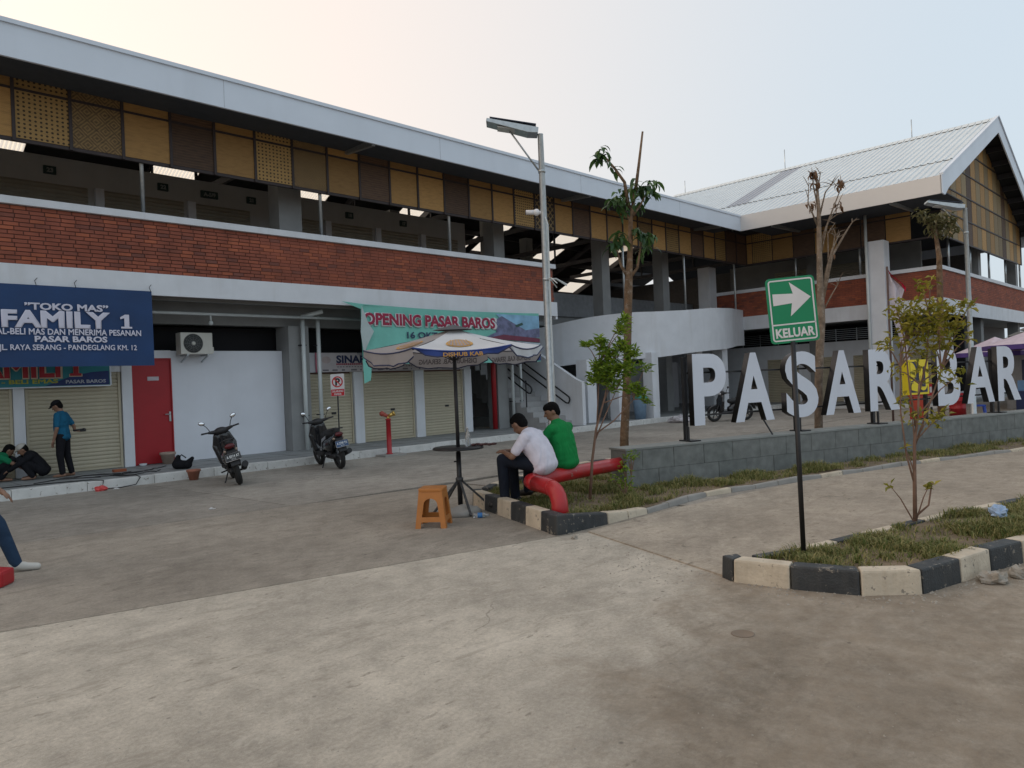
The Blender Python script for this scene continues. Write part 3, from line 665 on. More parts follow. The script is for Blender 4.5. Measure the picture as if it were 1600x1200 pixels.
# ================================================================ CURVED RAMP
rp = thing('curved_ramp', 'white curved ramp parapet sweeping up between the two market wings', 'ramp', (25,15.6,0.16))
ctrl = [(20.3,20.6,3.62,2.10),(20.68,19.0,3.75,2.19),(21.6,17.5,4.02,2.33),(22.65,16.35,4.14,2.38),(23.75,15.72,4.17,2.44),(25.4,15.45,4.27,2.58),(27.0,15.38,4.40,2.68),(28.3,15.55,4.47,2.74),(29.9,16.05,4.58,2.85),(31.4,16.62,4.66,2.96),(32.85,17.0,4.70,3.02)]
def cr(p0,p1,p2,p3,t): return tuple(0.5*((2*b_)+(-a_+c_)*t+(2*a_-5*b_+4*c_-d_)*t*t+(-a_+3*b_-3*c_+d_)*t**3) for a_,b_,c_,d_ in zip(p0,p1,p2,p3))
cc = []
for i in range(len(ctrl)-1):
    q = [ctrl[max(i-1,0)], ctrl[i], ctrl[i+1], ctrl[min(i+2,len(ctrl)-1)]]
    for t in range(6): cc.append(cr(*q, t/6))
cc.append(ctrl[-1])
pw = MB(); pw.smooth = True
n = len(cc); nrm = []
for i in range(n):
    d = Vector((cc[min(i+1,n-1)][0]-cc[max(i-1,0)][0], cc[min(i+1,n-1)][1]-cc[max(i-1,0)][1])).normalized(); nrm.append((-d.y, d.x))
for i, (x, y, zt, zb) in enumerate(cc):
    nx, ny = nrm[i]
    pw.v += [(x,y,zb),(x,y,zt),(x+nx*.15,y+ny*.15,zt),(x+nx*.15,y+ny*.15,zb)]
for i in range(n-1):
    for k in range(4): pw.face((i*4+k, (i+1)*4+k, (i+1)*4+(k+1)%4, i*4+(k+1)%4))
po = pw.build('ramp_parapet', WHITE, rp, fix=True)
po.data.set_sharp_from_angle(angle=R(40))
dk = MB()
for i, (x, y, zt, zb) in enumerate(cc):
    nx, ny = nrm[i]; dk.v += [(x+nx*.1,y+ny*.1,zb+.55),(x+nx*2.0,y+ny*2.0,zb+.55),(x+nx*2.0,y+ny*2.0,zb+.3),(x+nx*.1,y+ny*.1,zb+.3)]
for i in range(n-1):
    for k in range(4): dk.face((i*4+k, (i+1)*4+k, (i+1)*4+(k+1)%4, i*4+(k+1)%4))
dk.build('ramp_deck', GREYW, rp, fix=True)
for (cx, cy, ww, top) in ((23.35,15.72,0.42,2.62),(21.95,16.25,0.42,2.58),(26.6,15.75,0.45,2.85),(29.2,16.05,0.45,2.98),(20.45,16.45,0.5,2.4)):
    MB().box(cx-ww/2, cy, 0.16, cx+ww/2, cy+ww, top).build('ramp_column', WHITE, rp, bevel=0.01)

# ================================================================ GABLED HALL
hall = thing('market_hall', 'gabled market hall with grey metal roof and bamboo gable at the right', 'building', (0,0,0))
HP = 32.8; HV = 8.52
hpar = MB().box(HP+0.03, HV+0.03, 3.9, HP+0.2, 19.0, 5.52).build('parapet', BRICKM, hall)
hpar2 = MB().box(HP+0.03, HV+0.03, 3.9, 56, HV+0.2, 5.52).build('parapet', BRICKM, hall)
hb = MB()
for r in range(14):
    z = 4.384+r*PIT; y = HV+0.02+(0.13 if r % 2 else 0)
    while y < 18.9: hb.box(HP+0.005, y, z, HP+0.028, min(y+BL-0.01, 18.95), z+BH); y += BL
hb.build('brick_course', BRICK2, hpar, kind='stuff')
hb = MB()
for r in range(14):
    z = 4.384+r*PIT; x = HP+0.02+(0.13 if r % 2 else 0)
    while x < 55: hb.box(x, HV+0.005, z, x+BL-0.01, HV+0.028, z+BH); x += BL
hb.build('brick_course', BRICK2, hpar2, kind='stuff')
c_ = MB(); c_.box(HP-0.06, HV-0.06, 5.515, HP+0.26, 19.0, 5.665); c_.build('coping', WHITE, hall)
MB().box(HP+0.265, HV-0.06, 5.515, 56, HV+0.26, 5.664).build('coping', WHITE, hall)
MB().box(HP-0.05, HV-0.05, 3.75, HP+0.0, 19.0, 4.375).build('white_band', WHITE, hall)
MB().box(HP+0.005, HV-0.05, 3.75, 56, HV+0.0, 4.376).build('white_band', WHITE, hall)
MB().box(HP+0.05, HV+0.05, 3.86, 56, 37.5, ZF).build('upper_floor', GREYW, hall)
for vv in (10.35, 18.3): MB().box(HP-0.72, vv, 0.16, HP-0.07, vv+0.62, 6.9).build('column', WHITE, hall, bevel=0.01)
MB().tube([(HP-0.80,11.0,0.16),(HP-0.80,11.0,8.0)], 0.06, 8).build('downpipe', PVC, hall)
for (cu_, cv_) in ((40.5,8.9),(48.5,8.9),(35.5,14.5),(40.5,16.5),(48.5,16.5)):
    MB().box(cu_, cv_, 0.1, cu_+0.5, cv_+0.5, 8.6).build('column', GREYW, hall)
for k in range(5): MB().tube([(34.6+3.4*k, 8.66, 5.66),(34.6+3.4*k, 8.66, 7.0)], 0.05, 8).build('post', GALV, hall)
for vv in (11.6, 14.4): MB().tube([(HP+0.15, vv, 5.66),(HP+0.15, vv, 7.0)], 0.045, 8).build('post', GALV, hall)
# upper back wall inside the hall
MB().box(36.4, 10.2, ZF, 36.55, 19.5, 7.3).build('upper_wall', GREYW, hall)
s_ = MB()
for i in range(24): s_.ext([(36.38,11.5,ZF+.1*i),(36.35,11.5,ZF+.1*i+.05),(36.38,11.5,ZF+.1*i+.1)], (0,5.5,0))
s_.build('upper_shutter', SHUT2, hall)
# ground floor shop fronts of the hall
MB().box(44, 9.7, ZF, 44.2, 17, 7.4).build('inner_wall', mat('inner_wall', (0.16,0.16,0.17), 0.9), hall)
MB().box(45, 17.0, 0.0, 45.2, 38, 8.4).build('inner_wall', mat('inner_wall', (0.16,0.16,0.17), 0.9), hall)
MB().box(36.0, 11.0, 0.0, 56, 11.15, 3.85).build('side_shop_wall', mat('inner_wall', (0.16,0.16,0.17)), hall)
MB().box(35.6, 8.9, 0.0, 35.75, 27, 3.0).build('shop_wall', WHITE, hall)
MB().box(37.5, 8.9, 0.0, 37.65, 19.5, 3.85).build('interior_shade_sheet', mat('interior_shade_black', (0.012,0.012,0.015)), hall)  # added near-black sheet, painted shade behind the hall shop fronts
mesh_ = MB()
for i in range(11): mesh_.box(35.60, 9.0+i*0.95, 3.01, 35.63, 9.03+i*0.95, 3.6)
for i in range(6): mesh_.box(35.605, 9.0, 3.1+i*0.09, 35.62, 19.0, 3.12+i*0.09)
mesh_.build('vent_grille', GALV, hall)
for (a, bb) in ((9.4,11.0),(11.4,13.0),(13.5,15.0),(15.6,17.2)):
    s_ = MB(); n = 26
    for i in range(n):
        za = 0.15+2.15*i/n; s_.ext([(35.59,a,za),(35.56,a,za+.04),(35.59,a,za+.083)], (0,bb-a,0))
    sh = s_.build('shutter', SHUT, hall)
    MB().box(35.55, a-0.08, 0.1, 35.6, a, 2.34).build('shutter_jamb', WHITE, sh)
MB().box(33.2, 8.4, -0.02, 56, 19.5, 0.14).build('hall_floor', WALKT, hall)
MB().box(32.3, 8.2, -0.02, 33.19, 19.5, 0.135).build('hall_kerb', KERBW, hall)
MB().box(33.0, 8.86, 0.1, 56, 8.9, 0.5).build('low_wall', WHITE, hall)
# bamboo screens on the court side and the gable
for zz, hh in ((6.80,0.07),(7.80,0.06),(8.22,0.08)):
    MB().box(HP+0.10, 8.5, zz, HP+0.16, 16.7, zz+hh).build('screen_rail', DARKWOOD, hall)
hs = ['k','p','k','k','p','k','p','o','p','k']
for i, ty in enumerate(hs):
    y0 = 8.55+i*0.985
    if y0 > 16.6: break
    hgt = 0.93
    if i == 0: continue
    y1 = min(y0+0.96, 16.7)
    if i in (1,): y1 = y0+0.96
    MB().box(HP+0.08, y0+0.02, 6.87, HP+0.10, y1, 6.87+hgt).build('bamboo_panel', BAM[ty], hall)
    MB().box(HP+0.08, y0+0.02, 7.86, HP+0.10, y1, 8.22).build('bamboo_panel', BAM['k' if ty == 'k' else ty], hall)
def hz(u): return 8.50+SL*(u-29.84) if u < 39 else 8.50+SL*(48.16-u)
GP = 8.42; cw = 0.80
rows = [6.84, 7.86, 8.88, 9.90, 10.92, 11.94]
i = 0; u_ = HP
while u_ < 46.5:
    ty = 'k' if i % 8 == 5 else ('p' if (i*5+2) % 7 in (0,3,4) else 'g')
    for r in range(5):
        z0, z1 = rows[r]+0.03, rows[r+1]-0.02
        a, bb = u_+0.02, u_+cw-0.02
        ta, tb = hz(a)-0.15, hz(bb)-0.15
        if min(ta, tb) < z0+0.1: 
            if max(ta, tb) < z0+0.15: continue
        pa, pb = min(z1, max(ta, z0+0.02)), min(z1, max(tb, z0+0.02))
        MB().ext([(a,GP,z0),(bb,GP,z0),(bb,GP,pb),(a,GP,pa)], (0,0.03,0)).build('bamboo_panel', BAM[ty], hall)
    u_ += cw; i += 1
for r in range(0, 5):
    zz = rows[r]; hw = 9.0 if hz(HP) > zz else (12.6-zz)/SL
    a = max(HP, 39-(12.5-zz)/SL+0.2); bb = min(46.5, 39+(12.5-zz)/SL-0.2)
    MB().box(a, GP-0.03, zz-0.03, bb, GP+0.05, zz+0.03).build('screen_rail', DARKWOOD, hall)
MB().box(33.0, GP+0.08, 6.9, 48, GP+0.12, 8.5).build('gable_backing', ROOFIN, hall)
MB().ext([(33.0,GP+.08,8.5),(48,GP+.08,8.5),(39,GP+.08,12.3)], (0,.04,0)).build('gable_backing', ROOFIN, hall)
# roof: ribbed sheets laid in two laps
GREYSH = mat('grey_translucent_sheet', (0.36,0.38,0.42), 0.5, 0.0, var=0.05)
V0 = 7.62
for row, (ua, ub, lift) in enumerate(((29.86, 32.35, 0.0), (32.25, 39.0, 0.03))):
    sh_ = {'z': MB(), 's': MB()}
    y = V0; per = 0.27
    while y < 24.4:
        lo = max(ua, 29.86+max(0, y-15.4))
        if lo < ub-0.05:
            mbx = sh_['s'] if (row == 1 and 16.0 < y < 17.3) else sh_['z']
            pr = [(0,0),(0.17,0),(0.20,0.035),(0.24,0.035),(0.27,0)]
            for k in range(4):
                (d0,h0),(d1,h1) = pr[k], pr[k+1]
                mbx.add([(lo,y+d0,hz(lo)+h0+lift),(lo,y+d1,hz(lo)+h1+lift),(ub,y+d1,hz(ub-.001)+h1+lift),(ub,y+d0,hz(ub-.001)+h0+lift)], [(0,1,2,3)])
        y += per
    sh_['z'].build('roof_sheet', ROOFZ, hall)
    if sh_['s'].f: sh_['s'].build('skylight_sheet', GREYSH, hall)
LAP = mat('sheet_lap_shadow_gap', (0.22,0.23,0.24), 0.7)
lp = MB(); y = V0+0.2
while y < 17.4: lp.box(32.22, y, hz(32.22)-0.0, 32.27, y+0.13, hz(32.25)+0.028); y += 0.27
lp.build('lap_shade_block', LAP, hall, kind='stuff')  # grey blocks paint the shade in the gap under the lapped edge
rd = MB(); y = V0
while y < 24.2:
    rd.ext([(38.55,y,hz(38.55)+.07),(39,y,hz(38.99)+.12),(39.45,y,hz(39.45)+.07),(39,y,hz(38.99)+.07)], (0,0.24,0)); y += 0.27
rd.build('ridge_cap', ROOFZ, hall)
MB().ext([(39.0,V0,hz(39)),(48.16,V0,8.5),(48.16,30,8.5),(39.0,30,hz(39))], (0,0,0.03)).build('roof_sheet', ROOFZ, hall)
MB().ext([(29.95,7.75,hz(29.95)-.08),(38.98,7.75,hz(38.98)-.08),(38.98,24.3,hz(38.98)-.08),(29.95,15.4,hz(29.95)-.08)], (0,0,.03)).build('roof_shade_sheet', ROOFIN, hall)  # added dark sheet, painted shade inside the hall roof
MB().ext([(39.02,7.75,hz(39.02)-.08),(48.1,7.75,hz(48.1)-.08),(48.1,30,hz(48.1)-.08),(39.02,30,hz(39.02)-.08)], (0,0,.03)).build('roof_shade_sheet', ROOFIN, hall)  # same painted shade under the other slope
fz = MB(); fz.box(29.84, 7.60, 7.87, 29.90, 15.398, 8.53); fz.build('fascia', mat('warm_lit_fascia_metal', (0.66,0.645,0.63), 0.5, var=0.03, scale=0.8, dirt=0.1, dirtc=(0.5,0.48,0.45)), hall)  # white fascia tinted warm; sky glow on this side is put into the colour
MB().box(29.91, 7.66, 8.0, 32.85, 15.4, 8.04).build('soffit', mat('soffit_grey', (0.1,0.11,0.12)), hall)
for vv in (9.4, 14.1): MB().bar((32.8, vv, 8.0), (30.1, vv, 7.92), 0.10, 0.14).build('eave_bracket', GALV, hall)
vg = 0.70
for sgn in (-1, 1):
    e = 39+sgn*9.16
    p = [(e, 7.57, 8.55),(39, 7.57, 12.68),(39, 7.57, 12.68-vg),(e-sgn*0.85, 7.57, 8.55-vg+SL*0.85-0.02),(e-sgn*0.35, 7.57, 7.86),(e, 7.57, 7.87)]
    if sgn > 0: p = p[::-1]
    MB().ext(p, (0,0.05,0)).build('verge_board', WHITE2, hall, fix=True)
    MB().ext([(e, 7.52, 8.55),(39, 7.52, 12.69),(39, 7.52, 12.74),(e, 7.52, 8.61)][::sgn], (0,0.14,0)).build('verge_cap', WHITE2, hall, fix=True)
    for k in range(9):
        uu = 39+sgn*(0.6+k*1.0)
        MB().box(uu-0.06, 7.65, hz(uu)-0.34, uu+0.06, 8.4, hz(uu)-0.10).build('purlin', DARKST, hall)
MB().box(48.1, 7.6, 7.87, 48.16, 30, 8.5).build('fascia', WHITE2, hall)
for vv, hgt in ((11.1,0.95),(17.4,1.1),(23.6,0.8)):
    MB().tube([(39,vv,12.6),(39,vv,12.6+hgt)], 0.02, 6).build('lightning_rod', GALV, hall)
# ================================================================ KERBS, PLANTING BEDS, PLINTH WALL
SOIL = mat('dry_soil', (0.17,0.125,0.080), 0.95, var=0.35, scale=5, bump=0.8, bscale=25, dirt=0.5, dirtc=(0.07,0.075,0.03))
def kerb_run(parent, pts, hs, cols, width=0.15, z0=-0.02):
    """one kerb stone between each pair of points; inner side lies to the left of the walk"""
    for i in range(len(pts)-1):
        a, b_ = Vector(pts[i]), Vector(pts[i+1])
        def nrm_(k):
            p = Vector(pts[max(k-1,0)]); q = Vector(pts[min(k+1,len(pts)-1)]); d = (q-p).normalized(); return Vector((-d.y, d.x))
        d = (b_-a).normalized()*0.004
        na, nb2 = nrm_(i), nrm_(i+1)
        a2, b2 = a+d, b_-d
        ia, ib = a2+na*width, b2+nb2*width
        m_ = MB(); ha, hb_ = hs[i], hs[i+1]
        m_.add([(a2.x,a2.y,z0),(b2.x,b2.y,z0),(ib.x,ib.y,z0),(ia.x,ia.y,z0),(a2.x+na.x*.012,a2.y+na.y*.012,ha),(b2.x+nb2.x*.012,b2.y+nb2.y*.012,hb_),(ib.x,ib.y,hb_),(ia.x,ia.y,ha)],
               [(0,3,2,1),(4,5,6,7),(0,1,5,4),(1,2,6,5),(2,3,7,6),(3,0,4,7)])
        m_.build('kerb_stone', cols[i % len(cols)], parent, bevel=0.018)
def inset(P, t):
    P = [Vector(p[:2]) for p in P]; A = sum(P[i].x*P[(i+1)%len(P)].y-P[(i+1)%len(P)].x*P[i].y for i in range(len(P))); sg = 1 if A > 0 else -1; out = []
    for i, p in enumerate(P):
        a, b_ = (p-P[i-1]).normalized(), (P[(i+1)%len(P)]-p).normalized(); n = Vector((-(a.y+b_.y), a.x+b_.x)); n = n.normalized() if n.length > .1 else Vector((-b_.y,b_.x)); q = p+n*sg*t; out.append((q.x,q.y))
    return out
def bed(poly, z, name='planting_bed'):
    poly = inset(poly, 0.07)
    return tag(MB().prism(poly, -0.02, z).build(name, SOIL), kind='structure')
def arc_pts(pts, step):
    out = [Vector(pts[0])]; carry = 0
    for a, b_ in zip(pts[:-1], pts[1:]):
        a, b_ = Vector(a), Vector(b_); L_ = (b_-a).length; d = (b_-a)/L_; t = step-carry
        while t < L_: out.append(a+d*t); t += step
        carry = (L_-(t-step))
    return [tuple(p) for p in out]
# near-right bed
B2 = [(5.55,3.17),(5.47,3.02),(5.54,2.57),(5.68,2.09),(5.98,1.75),(6.49,1.62),(6.95,1.52),(7.40,1.38),(7.87,1.22),(8.34,1.06),(8.81,0.9),(9.3,0.73),(16,-1.6),(16,0.2),(10.17,1.88),(8.4,2.39),(6.18,2.90)]
bed2 = bed(B2, 0.13)
kerb_run(bed2, B2[:12], [0.185]*12, [KERBB,KERBC,KERBB,KERBC,KERBB,KERBC,KERBB,KERBC,KERBB,KERBC,KERBB], 0.16)
kerb_run(bed2, arc_pts([(16,0.2),(10.17,1.88),(8.4,2.39),(6.18,2.90),(5.58,3.18)], 0.48), [0.15]*40, [KERBC,KERBB], 0.12)
# bed with the red pipe rail
B1 = [(7.03,7.93),(6.87,7.75),(6.70,7.33),(6.56,6.94),(6.42,6.55),(6.28,6.16),(6.14,5.78),(6.01,5.42),(6.86,5.36),(7.60,5.35),(8.2,5.33),(9.15,5.40),(11.09,4.92),(13.35,4.26),(16.65,3.04),(22,1.1),(22,2.2),(9.1,6.5),(9.3,7.1),(12.6,6.0),(12.6,8.55),(10.68,8.97),(7.95,8.47)]
bed1 = bed(B1, 0.06)
kerb_run(bed1, B1[:8], [0.20,0.21,0.215,0.22,0.22,0.22,0.22,0.22], [KERBB,KERBC,KERBB,KERBC,KERBB,KERBC,KERBB][::1], 0.15)
kerb_run(bed1, [(6.02,5.415),(6.86,5.355),(7.25,5.345),(7.65,5.345)], [0.22,0.13,0.09,0.07], [KERBB,KERBC,KERBC], 0.15)
kerb_run(bed1, arc_pts([(7.66,5.345),(9.15,5.40),(11.09,4.92),(13.35,4.26),(16.65,3.04),(22,1.1)], 0.5), [0.05+0.03*((k*7)%5)/5 for k in range(41)], [CONC,CONC,CONC,KERBC,CONC], 0.09)
kerb_run(bed1, arc_pts([(12.6,8.6),(10.68,8.97),(7.95,8.47),(7.03,7.93)], 0.45), [0.16]*20, [KERBC,KERBB], 0.14)

# plinth wall
L0 = Vector((8.98,6.63)); LD = Vector((9.59,-3.2)).normalized(); LN = Vector((-LD.y, LD.x))
def wl_(s, t, z): p = L0+LD*s+LN*t; return (p.x, p.y, z)
plinth = thing('plinth_wall', 'low grey-green stone-faced wall carrying the white letters', 'wall', wl_(0,0.2,0))
def wbox(s0, s1, t0, t1, z0, z1, mb=None):
    mb = mb or MB()
    return mb.add([wl_(s0,t0,z0),wl_(s1,t0,z0),wl_(s1,t1,z0),wl_(s0,t1,z0),wl_(s0,t0,z1),wl_(s1,t0,z1),wl_(s1,t1,z1),wl_(s0,t1,z1)],
           [(0,3,2,1),(4,5,6,7),(0,1,5,4),(1,2,6,5),(2,3,7,6),(3,0,4,7)])
wbox(0.02, 18, 0.02, 0.40, -0.02, 0.60).build('core', CONC, plinth)
wbox(-0.01, 18.02, -0.012, 0.44, 0.601, 0.635).build('cap', mat('plinth_cap', (0.22,0.235,0.225), 0.8, var=0.12, scale=3, dirt=0.3), plinth, bevel=0.006)
STN = [mat('stone_tile_%d' % i, c, 0.75, var=0.22, scale=7, bump=0.25, bscale=35, dirt=0.35, dirtc=d_, rnd=0.07) for i, (c, d_) in enumerate((((0.165,0.176,0.168),(0.21,0.21,0.195)),((0.155,0.168,0.160),(0.11,0.115,0.105))))]
k = 0
for row, (z0, z1) in enumerate(((0.0,0.295),(0.30,0.598))):
    s_ = -0.3 if row else 0.0
    while s_ < 17.9:
        a = max(s_, 0.0); e = min(s_+0.594, 18); pr = random.uniform(0, 0.006)
        if e-a > 0.05: wbox(a+0.002, e, -pr, 0.018, z0, z1).build('stone_tile', STN[k % 2 if random.random() < .7 else 0], plinth)
        s_ += 0.6; k += 1
for row, (z0, z1) in enumerate(((0.0,0.295),(0.30,0.598))): wbox(0.0, 0.018, 0.02, 0.40, z0, z1).build('stone_tile', STN[row], plinth)

# ================================================================ LETTER SIGN
LETF = mat('letter_face_white', (0.64,0.68,0.76), 0.45, var=0.04, scale=2, dirt=0.12)
sign = thing('letter_sign', 'big white and black letters reading PASAR BAR on the low wall', 'sign', wl_(5.5,0.2,0.635))
def letter(ch, s0, s1, z0, z1, depth=0.12, name='letter'):
    cu = bpy.data.curves.new(name, 'FONT'); cu.body = ch; cu.size = 1; cu.offset = 0.028; cu.extrude = 0.5; cu.resolution_u = 6
    to = bpy.data.objects.new('tmp', cu); col.objects.link(to); dg = bpy.context.evaluated_depsgraph_get(); dg.update()
    me = bpy.data.meshes.new_from_object(to.evaluated_get(dg)); bpy.data.objects.remove(to); bpy.data.curves.remove(cu)
    xs = [v.co.x for v in me.vertices]; ys = [v.co.y for v in me.vertices]
    o_ = ORI[sign]
    for v in me.vertices:
        s_ = s0+(v.co.x-min(xs))/(max(xs)-min(xs))*(s1-s0); z = z0+(v.co.y-min(ys))/(max(ys)-min(ys))*(z1-z0)
        t = 0.25 - v.co.z*depth
        v.co = Vector(wl_(s_, t, z)) - o_
    me.materials.clear(); me.materials.append(BLACK); me.materials.append(LETF); me.update()
    nf = Vector((-LN.x, -LN.y, 0))
    for p in me.polygons: p.material_index = 1 if p.normal.dot(nf) > 0.95 else 0
    o = bpy.data.objects.new(name, me); col.objects.link(o); o.parent = sign; ORI[o] = o_; o['label'] = 'white block letter %s with black sides' % ch
    return o
for ch, s0, s1 in (('P',1.50,2.20),('A',2.38,3.26),('S',3.55,4.34),('A',4.52,5.44),('R',5.70,6.54),('B',7.70,8.42),('A',8.63,9.57),('R',9.70,10.52)):
    letter(ch, s0, s1, 0.88, 2.04)
for zz in (1.02, 1.72):
    wbox(1.5, 10.5, 0.31, 0.34, zz, zz+0.03).build('frame_rail', BLACK, sign)
for s_ in (1.44, 3.92, 5.95, 7.52, 9.72):
    o = wbox(s_-0.03, s_+0.03, 0.31, 0.37, 0.64, 2.0).build('frame_post', BLACK, sign)
    wbox(s_-0.10, s_+0.10, 0.10, 0.40, 0.637, 0.655).build('base_plate', BLACK, o)
    wbox(s_-0.14, s_-0.11, 0.12, 0.15, 0.655, 0.88).build('stay', BLACK, o)
MB().bar(wl_(3.02,0.22,0.9), wl_(3.05,0.05,0.64), 0.02).build('stay', BLACK, sign)
YEL = mat('logo_yellow', (0.78,0.62,0.02), 0.5, var=0.05); NAVY = mat('logo_navy', (0.02,0.025,0.07), 0.5, var=0.05)
lg = wbox(6.78, 7.38, 0.16, 0.30, 1.14, 1.82).build('logo_board', [YEL], sign, label='yellow and navy square emblem board')
def lpoly(pts, m_, t=0.156):
    c = [wl_(6.78+0.60*x, t, 1.14+0.68*y) for x, y in pts]
    MB().ext(c, (LN.x*0.004, LN.y*0.004, 0)).build('emblem', m_, lg)
def circ(cx, cy, r, a0, a1, n=14): return [(cx+r*math.cos(R(a0+(a1-a0)*i/n)), cy+r*1.0*math.sin(R(a0+(a1-a0)*i/n))) for i in range(n+1)]
lpoly([(0.08,0.06),(0.92,0.06),(0.92,0.94),(0.08,0.94)], NAVY)
lpoly([(0.08,0.40)]+circ(0.08,0.66,0.27,-90,90)+[(0.08,0.93)], YEL, 0.150)
lpoly(circ(0.30,0.20,0.20,-40,200), YEL, 0.149)
lpoly([(0.50,0.94),(0.92,0.94),(0.92,0.30)]+circ(0.70,0.32,0.21,0,-180)+[(0.50,0.4)], YEL, 0.148)
lpoly([(0.62,0.22),(0.80,0.22),(0.80,0.80),(0.70,0.80)], NAVY, 0.144)

# ================================================================ STREET FURNITURE
# exit sign
KG = mat('sign_green', (0.0,0.225,0.09), 0.45, var=0.05, scale=3); KW = mat('sign_white', (0.70,0.68,0.68), 0.5, var=0.04)
es = thing('exit_sign', 'green KELUAR sign with white arrow on a thin black pole', 'sign', (6.1,2.7,0.12))
pb = MB(); pb.tube([(6.1,2.7,0.05),(6.09,2.712,1.95)], 0.021, 10); pb.build('pole', BLACK, es)
MB().tube([(6.1,2.7,0.12),(6.1,2.7,0.16)], 0.032, 10).build('pole_foot', BLACK, es)
cen = Vector((6.094,2.706,2.218)); xr = Vector((0.268,-0.305,0.024)).normalized(); yu = Vector((0,0,1)); yu = (yu - xr*yu.dot(xr)).normalized()
Mx = frame(cen, xr, yu); PWd, PHt = 0.405, 0.555
def rrect(w, h, r, n=5):
    o = []
    for cx, cy, a in ((w/2-r,h/2-r,0),(-w/2+r,h/2-r,90),(-w/2+r,-h/2+r,180),(w/2-r,-h/2+r,270)):
        o += [(cx+r*math.cos(R(a+90*i/n)), cy+r*math.sin(R(a+90*i/n))) for i in range(n+1)]
    return o
pnl = MB().prism(rrect(PWd,PHt,0.035), -0.012, 0.0, Mx).build('panel', KG, es)
def ring(w, h, r, t, z, m_, parent, M, name='border'):
    o1, o2 = rrect(w,h,r), rrect(w-2*t,h-2*t,max(r-t,0.003)); n = len(o1); mb = MB()
    mb.add([(p[0],p[1],z) for p in o1]+[(p[0],p[1],z) for p in o2], [(i,(i+1)%n,n+(i+1)%n,n+i) for i in range(n)], M); return mb.build(name, m_, parent)
ring(PWd-0.035, PHt-0.035, 0.025, 0.012, 0.002, KW, pnl, Mx)
MB().add([(-0.185,-0.125,0.002),(0.185,-0.125,0.002),(0.185,-0.113,0.002),(-0.185,-0.113,0.002)], [(0,1,2,3)], Mx).build('divider', KW, pnl)
MB().add([(x,y,0.002) for x,y in ((-0.155,0.045),(-0.155,0.145),(0.015,0.135),(-0.01,0.235),(0.16,0.095),(-0.02,-0.055),(0.0,0.055))], [(0,6,5,4,3,2,1)], Mx).build('arrow', KW, pnl, fix=False)
text('KELUAR', 0.105, Mx @ Matrix.Translation((0,-0.228,0.002)), KW, pnl, off=0.004, width=0.325, ext=0.0006)
# solar street lamps
def solar_lamp(loc, lab, rz_, hgt, s=1.0, camera=True):
    t = local(thing('street_lamp', lab, 'street lamp', loc, rz_, None))
    MB().lathe([(0.085,0),(0.085,0.02),(0.075,0.03),(0.065,hgt*0.5),(0.048,hgt),(0.052,hgt+0.01),(0.0,hgt+0.02)], n=10).build('pole', GALV, t)
    MB().lathe([(0.13,0),(0.13,0.02)], n=12).build('base_plate', GALV, t)
    M_ = Matrix.Translation((0,0,hgt-0.02)) @ Matrix.Rotation(R(11), 4, 'Y')
    hd = MB(); hd.add([(-0.05,-0.16,0.0),(-0.05,0.16,0.0),(-0.05,0.14,0.10),(-0.05,-0.14,0.10),(-0.95,-0.16,0.06),(-0.95,0.16,0.06),(-0.95,0.15,0.12),(-0.95,-0.15,0.12),(-0.22,-0.16,-0.02),(-0.22,0.16,-0.02)],
        [(0,3,2,1),(3,7,6,2),(4,5,6,7),(0,8,4,7,3),(1,2,6,5,9),(0,1,9,8),(8,9,5,4)], M_)
    h = hd.build('lamp_head', GALV, t, fix=True, bevel=0.008)
    MB().box(-0.9,-0.145,0.135,-0.1,0.145,0.15, M_).build('solar_panel', mat('solar_cells', (0.02,0.025,0.05), 0.2), h)
    MB().box(-0.75,-0.12,0.005,-0.3,0.12,0.02, M_).build('lens', mat('lamp_lens', (0.55,0.56,0.55), 0.3), h)
    MB().tube([(-0.55,0,hgt+0.125),(-0.05,0,hgt-0.62)], 0.016, 6).build('strut', GALV, t)
    MB().lathe([(0.062,hgt-0.66),(0.062,hgt-0.60)], n=10).build('clamp', GALV, t)
    MB().lathe([(0.066,hgt*0.57),(0.066,hgt*0.57+0.05)], n=10).build('clamp', GALV, t)
    return t
lz = math.atan2(-(8.49-9.3)*-1, (9.41-8.6)*1)
lamp = solar_lamp((9.42,8.48,0.08), 'tall solar street lamp with security camera behind the two seated men', R(-45), 5.86)
cm = MB(); cm.tube([(0,0,4.52),(-0.09,0,4.52)],0.03,8); cm.ball((-0.12,0,4.53),0.06,10,7); cm.tube([(-0.12,0,4.53),(-0.30,0.02,4.54)],0.04,10)
co = cm.build('security_camera', mat('camera_white', (0.75,0.75,0.76), 0.4), lamp)
MB().tube([(-0.30,0.02,4.54),(-0.315,0.02,4.54)],0.034,10).build('camera_lens', BLACK, co)
MB().tube([(0.02,-0.09,4.42),(0.06,-0.09,4.3),(0.05,-0.09,3.2),(0.05,-0.09,2.0),(0.07,-0.07,0.1)],0.013,6).build('cable', PVC, lamp)
ct = MB()
for a in (-1.1,1.0,0.2,-0.3): ct.tube([(0,0,3.38),(0.16*math.cos(a)*1.1,0.16*math.sin(a),3.37),(0.30*math.cos(a)*1.2,0.34*math.sin(a)+0.02,3.26)],0.010,5)
ct.build('cable_tie', PVC, lamp)
solar_lamp((22.1,5.1,0.0), 'solar street lamp rising behind the yellowing sapling at right', R(-60), 5.75)
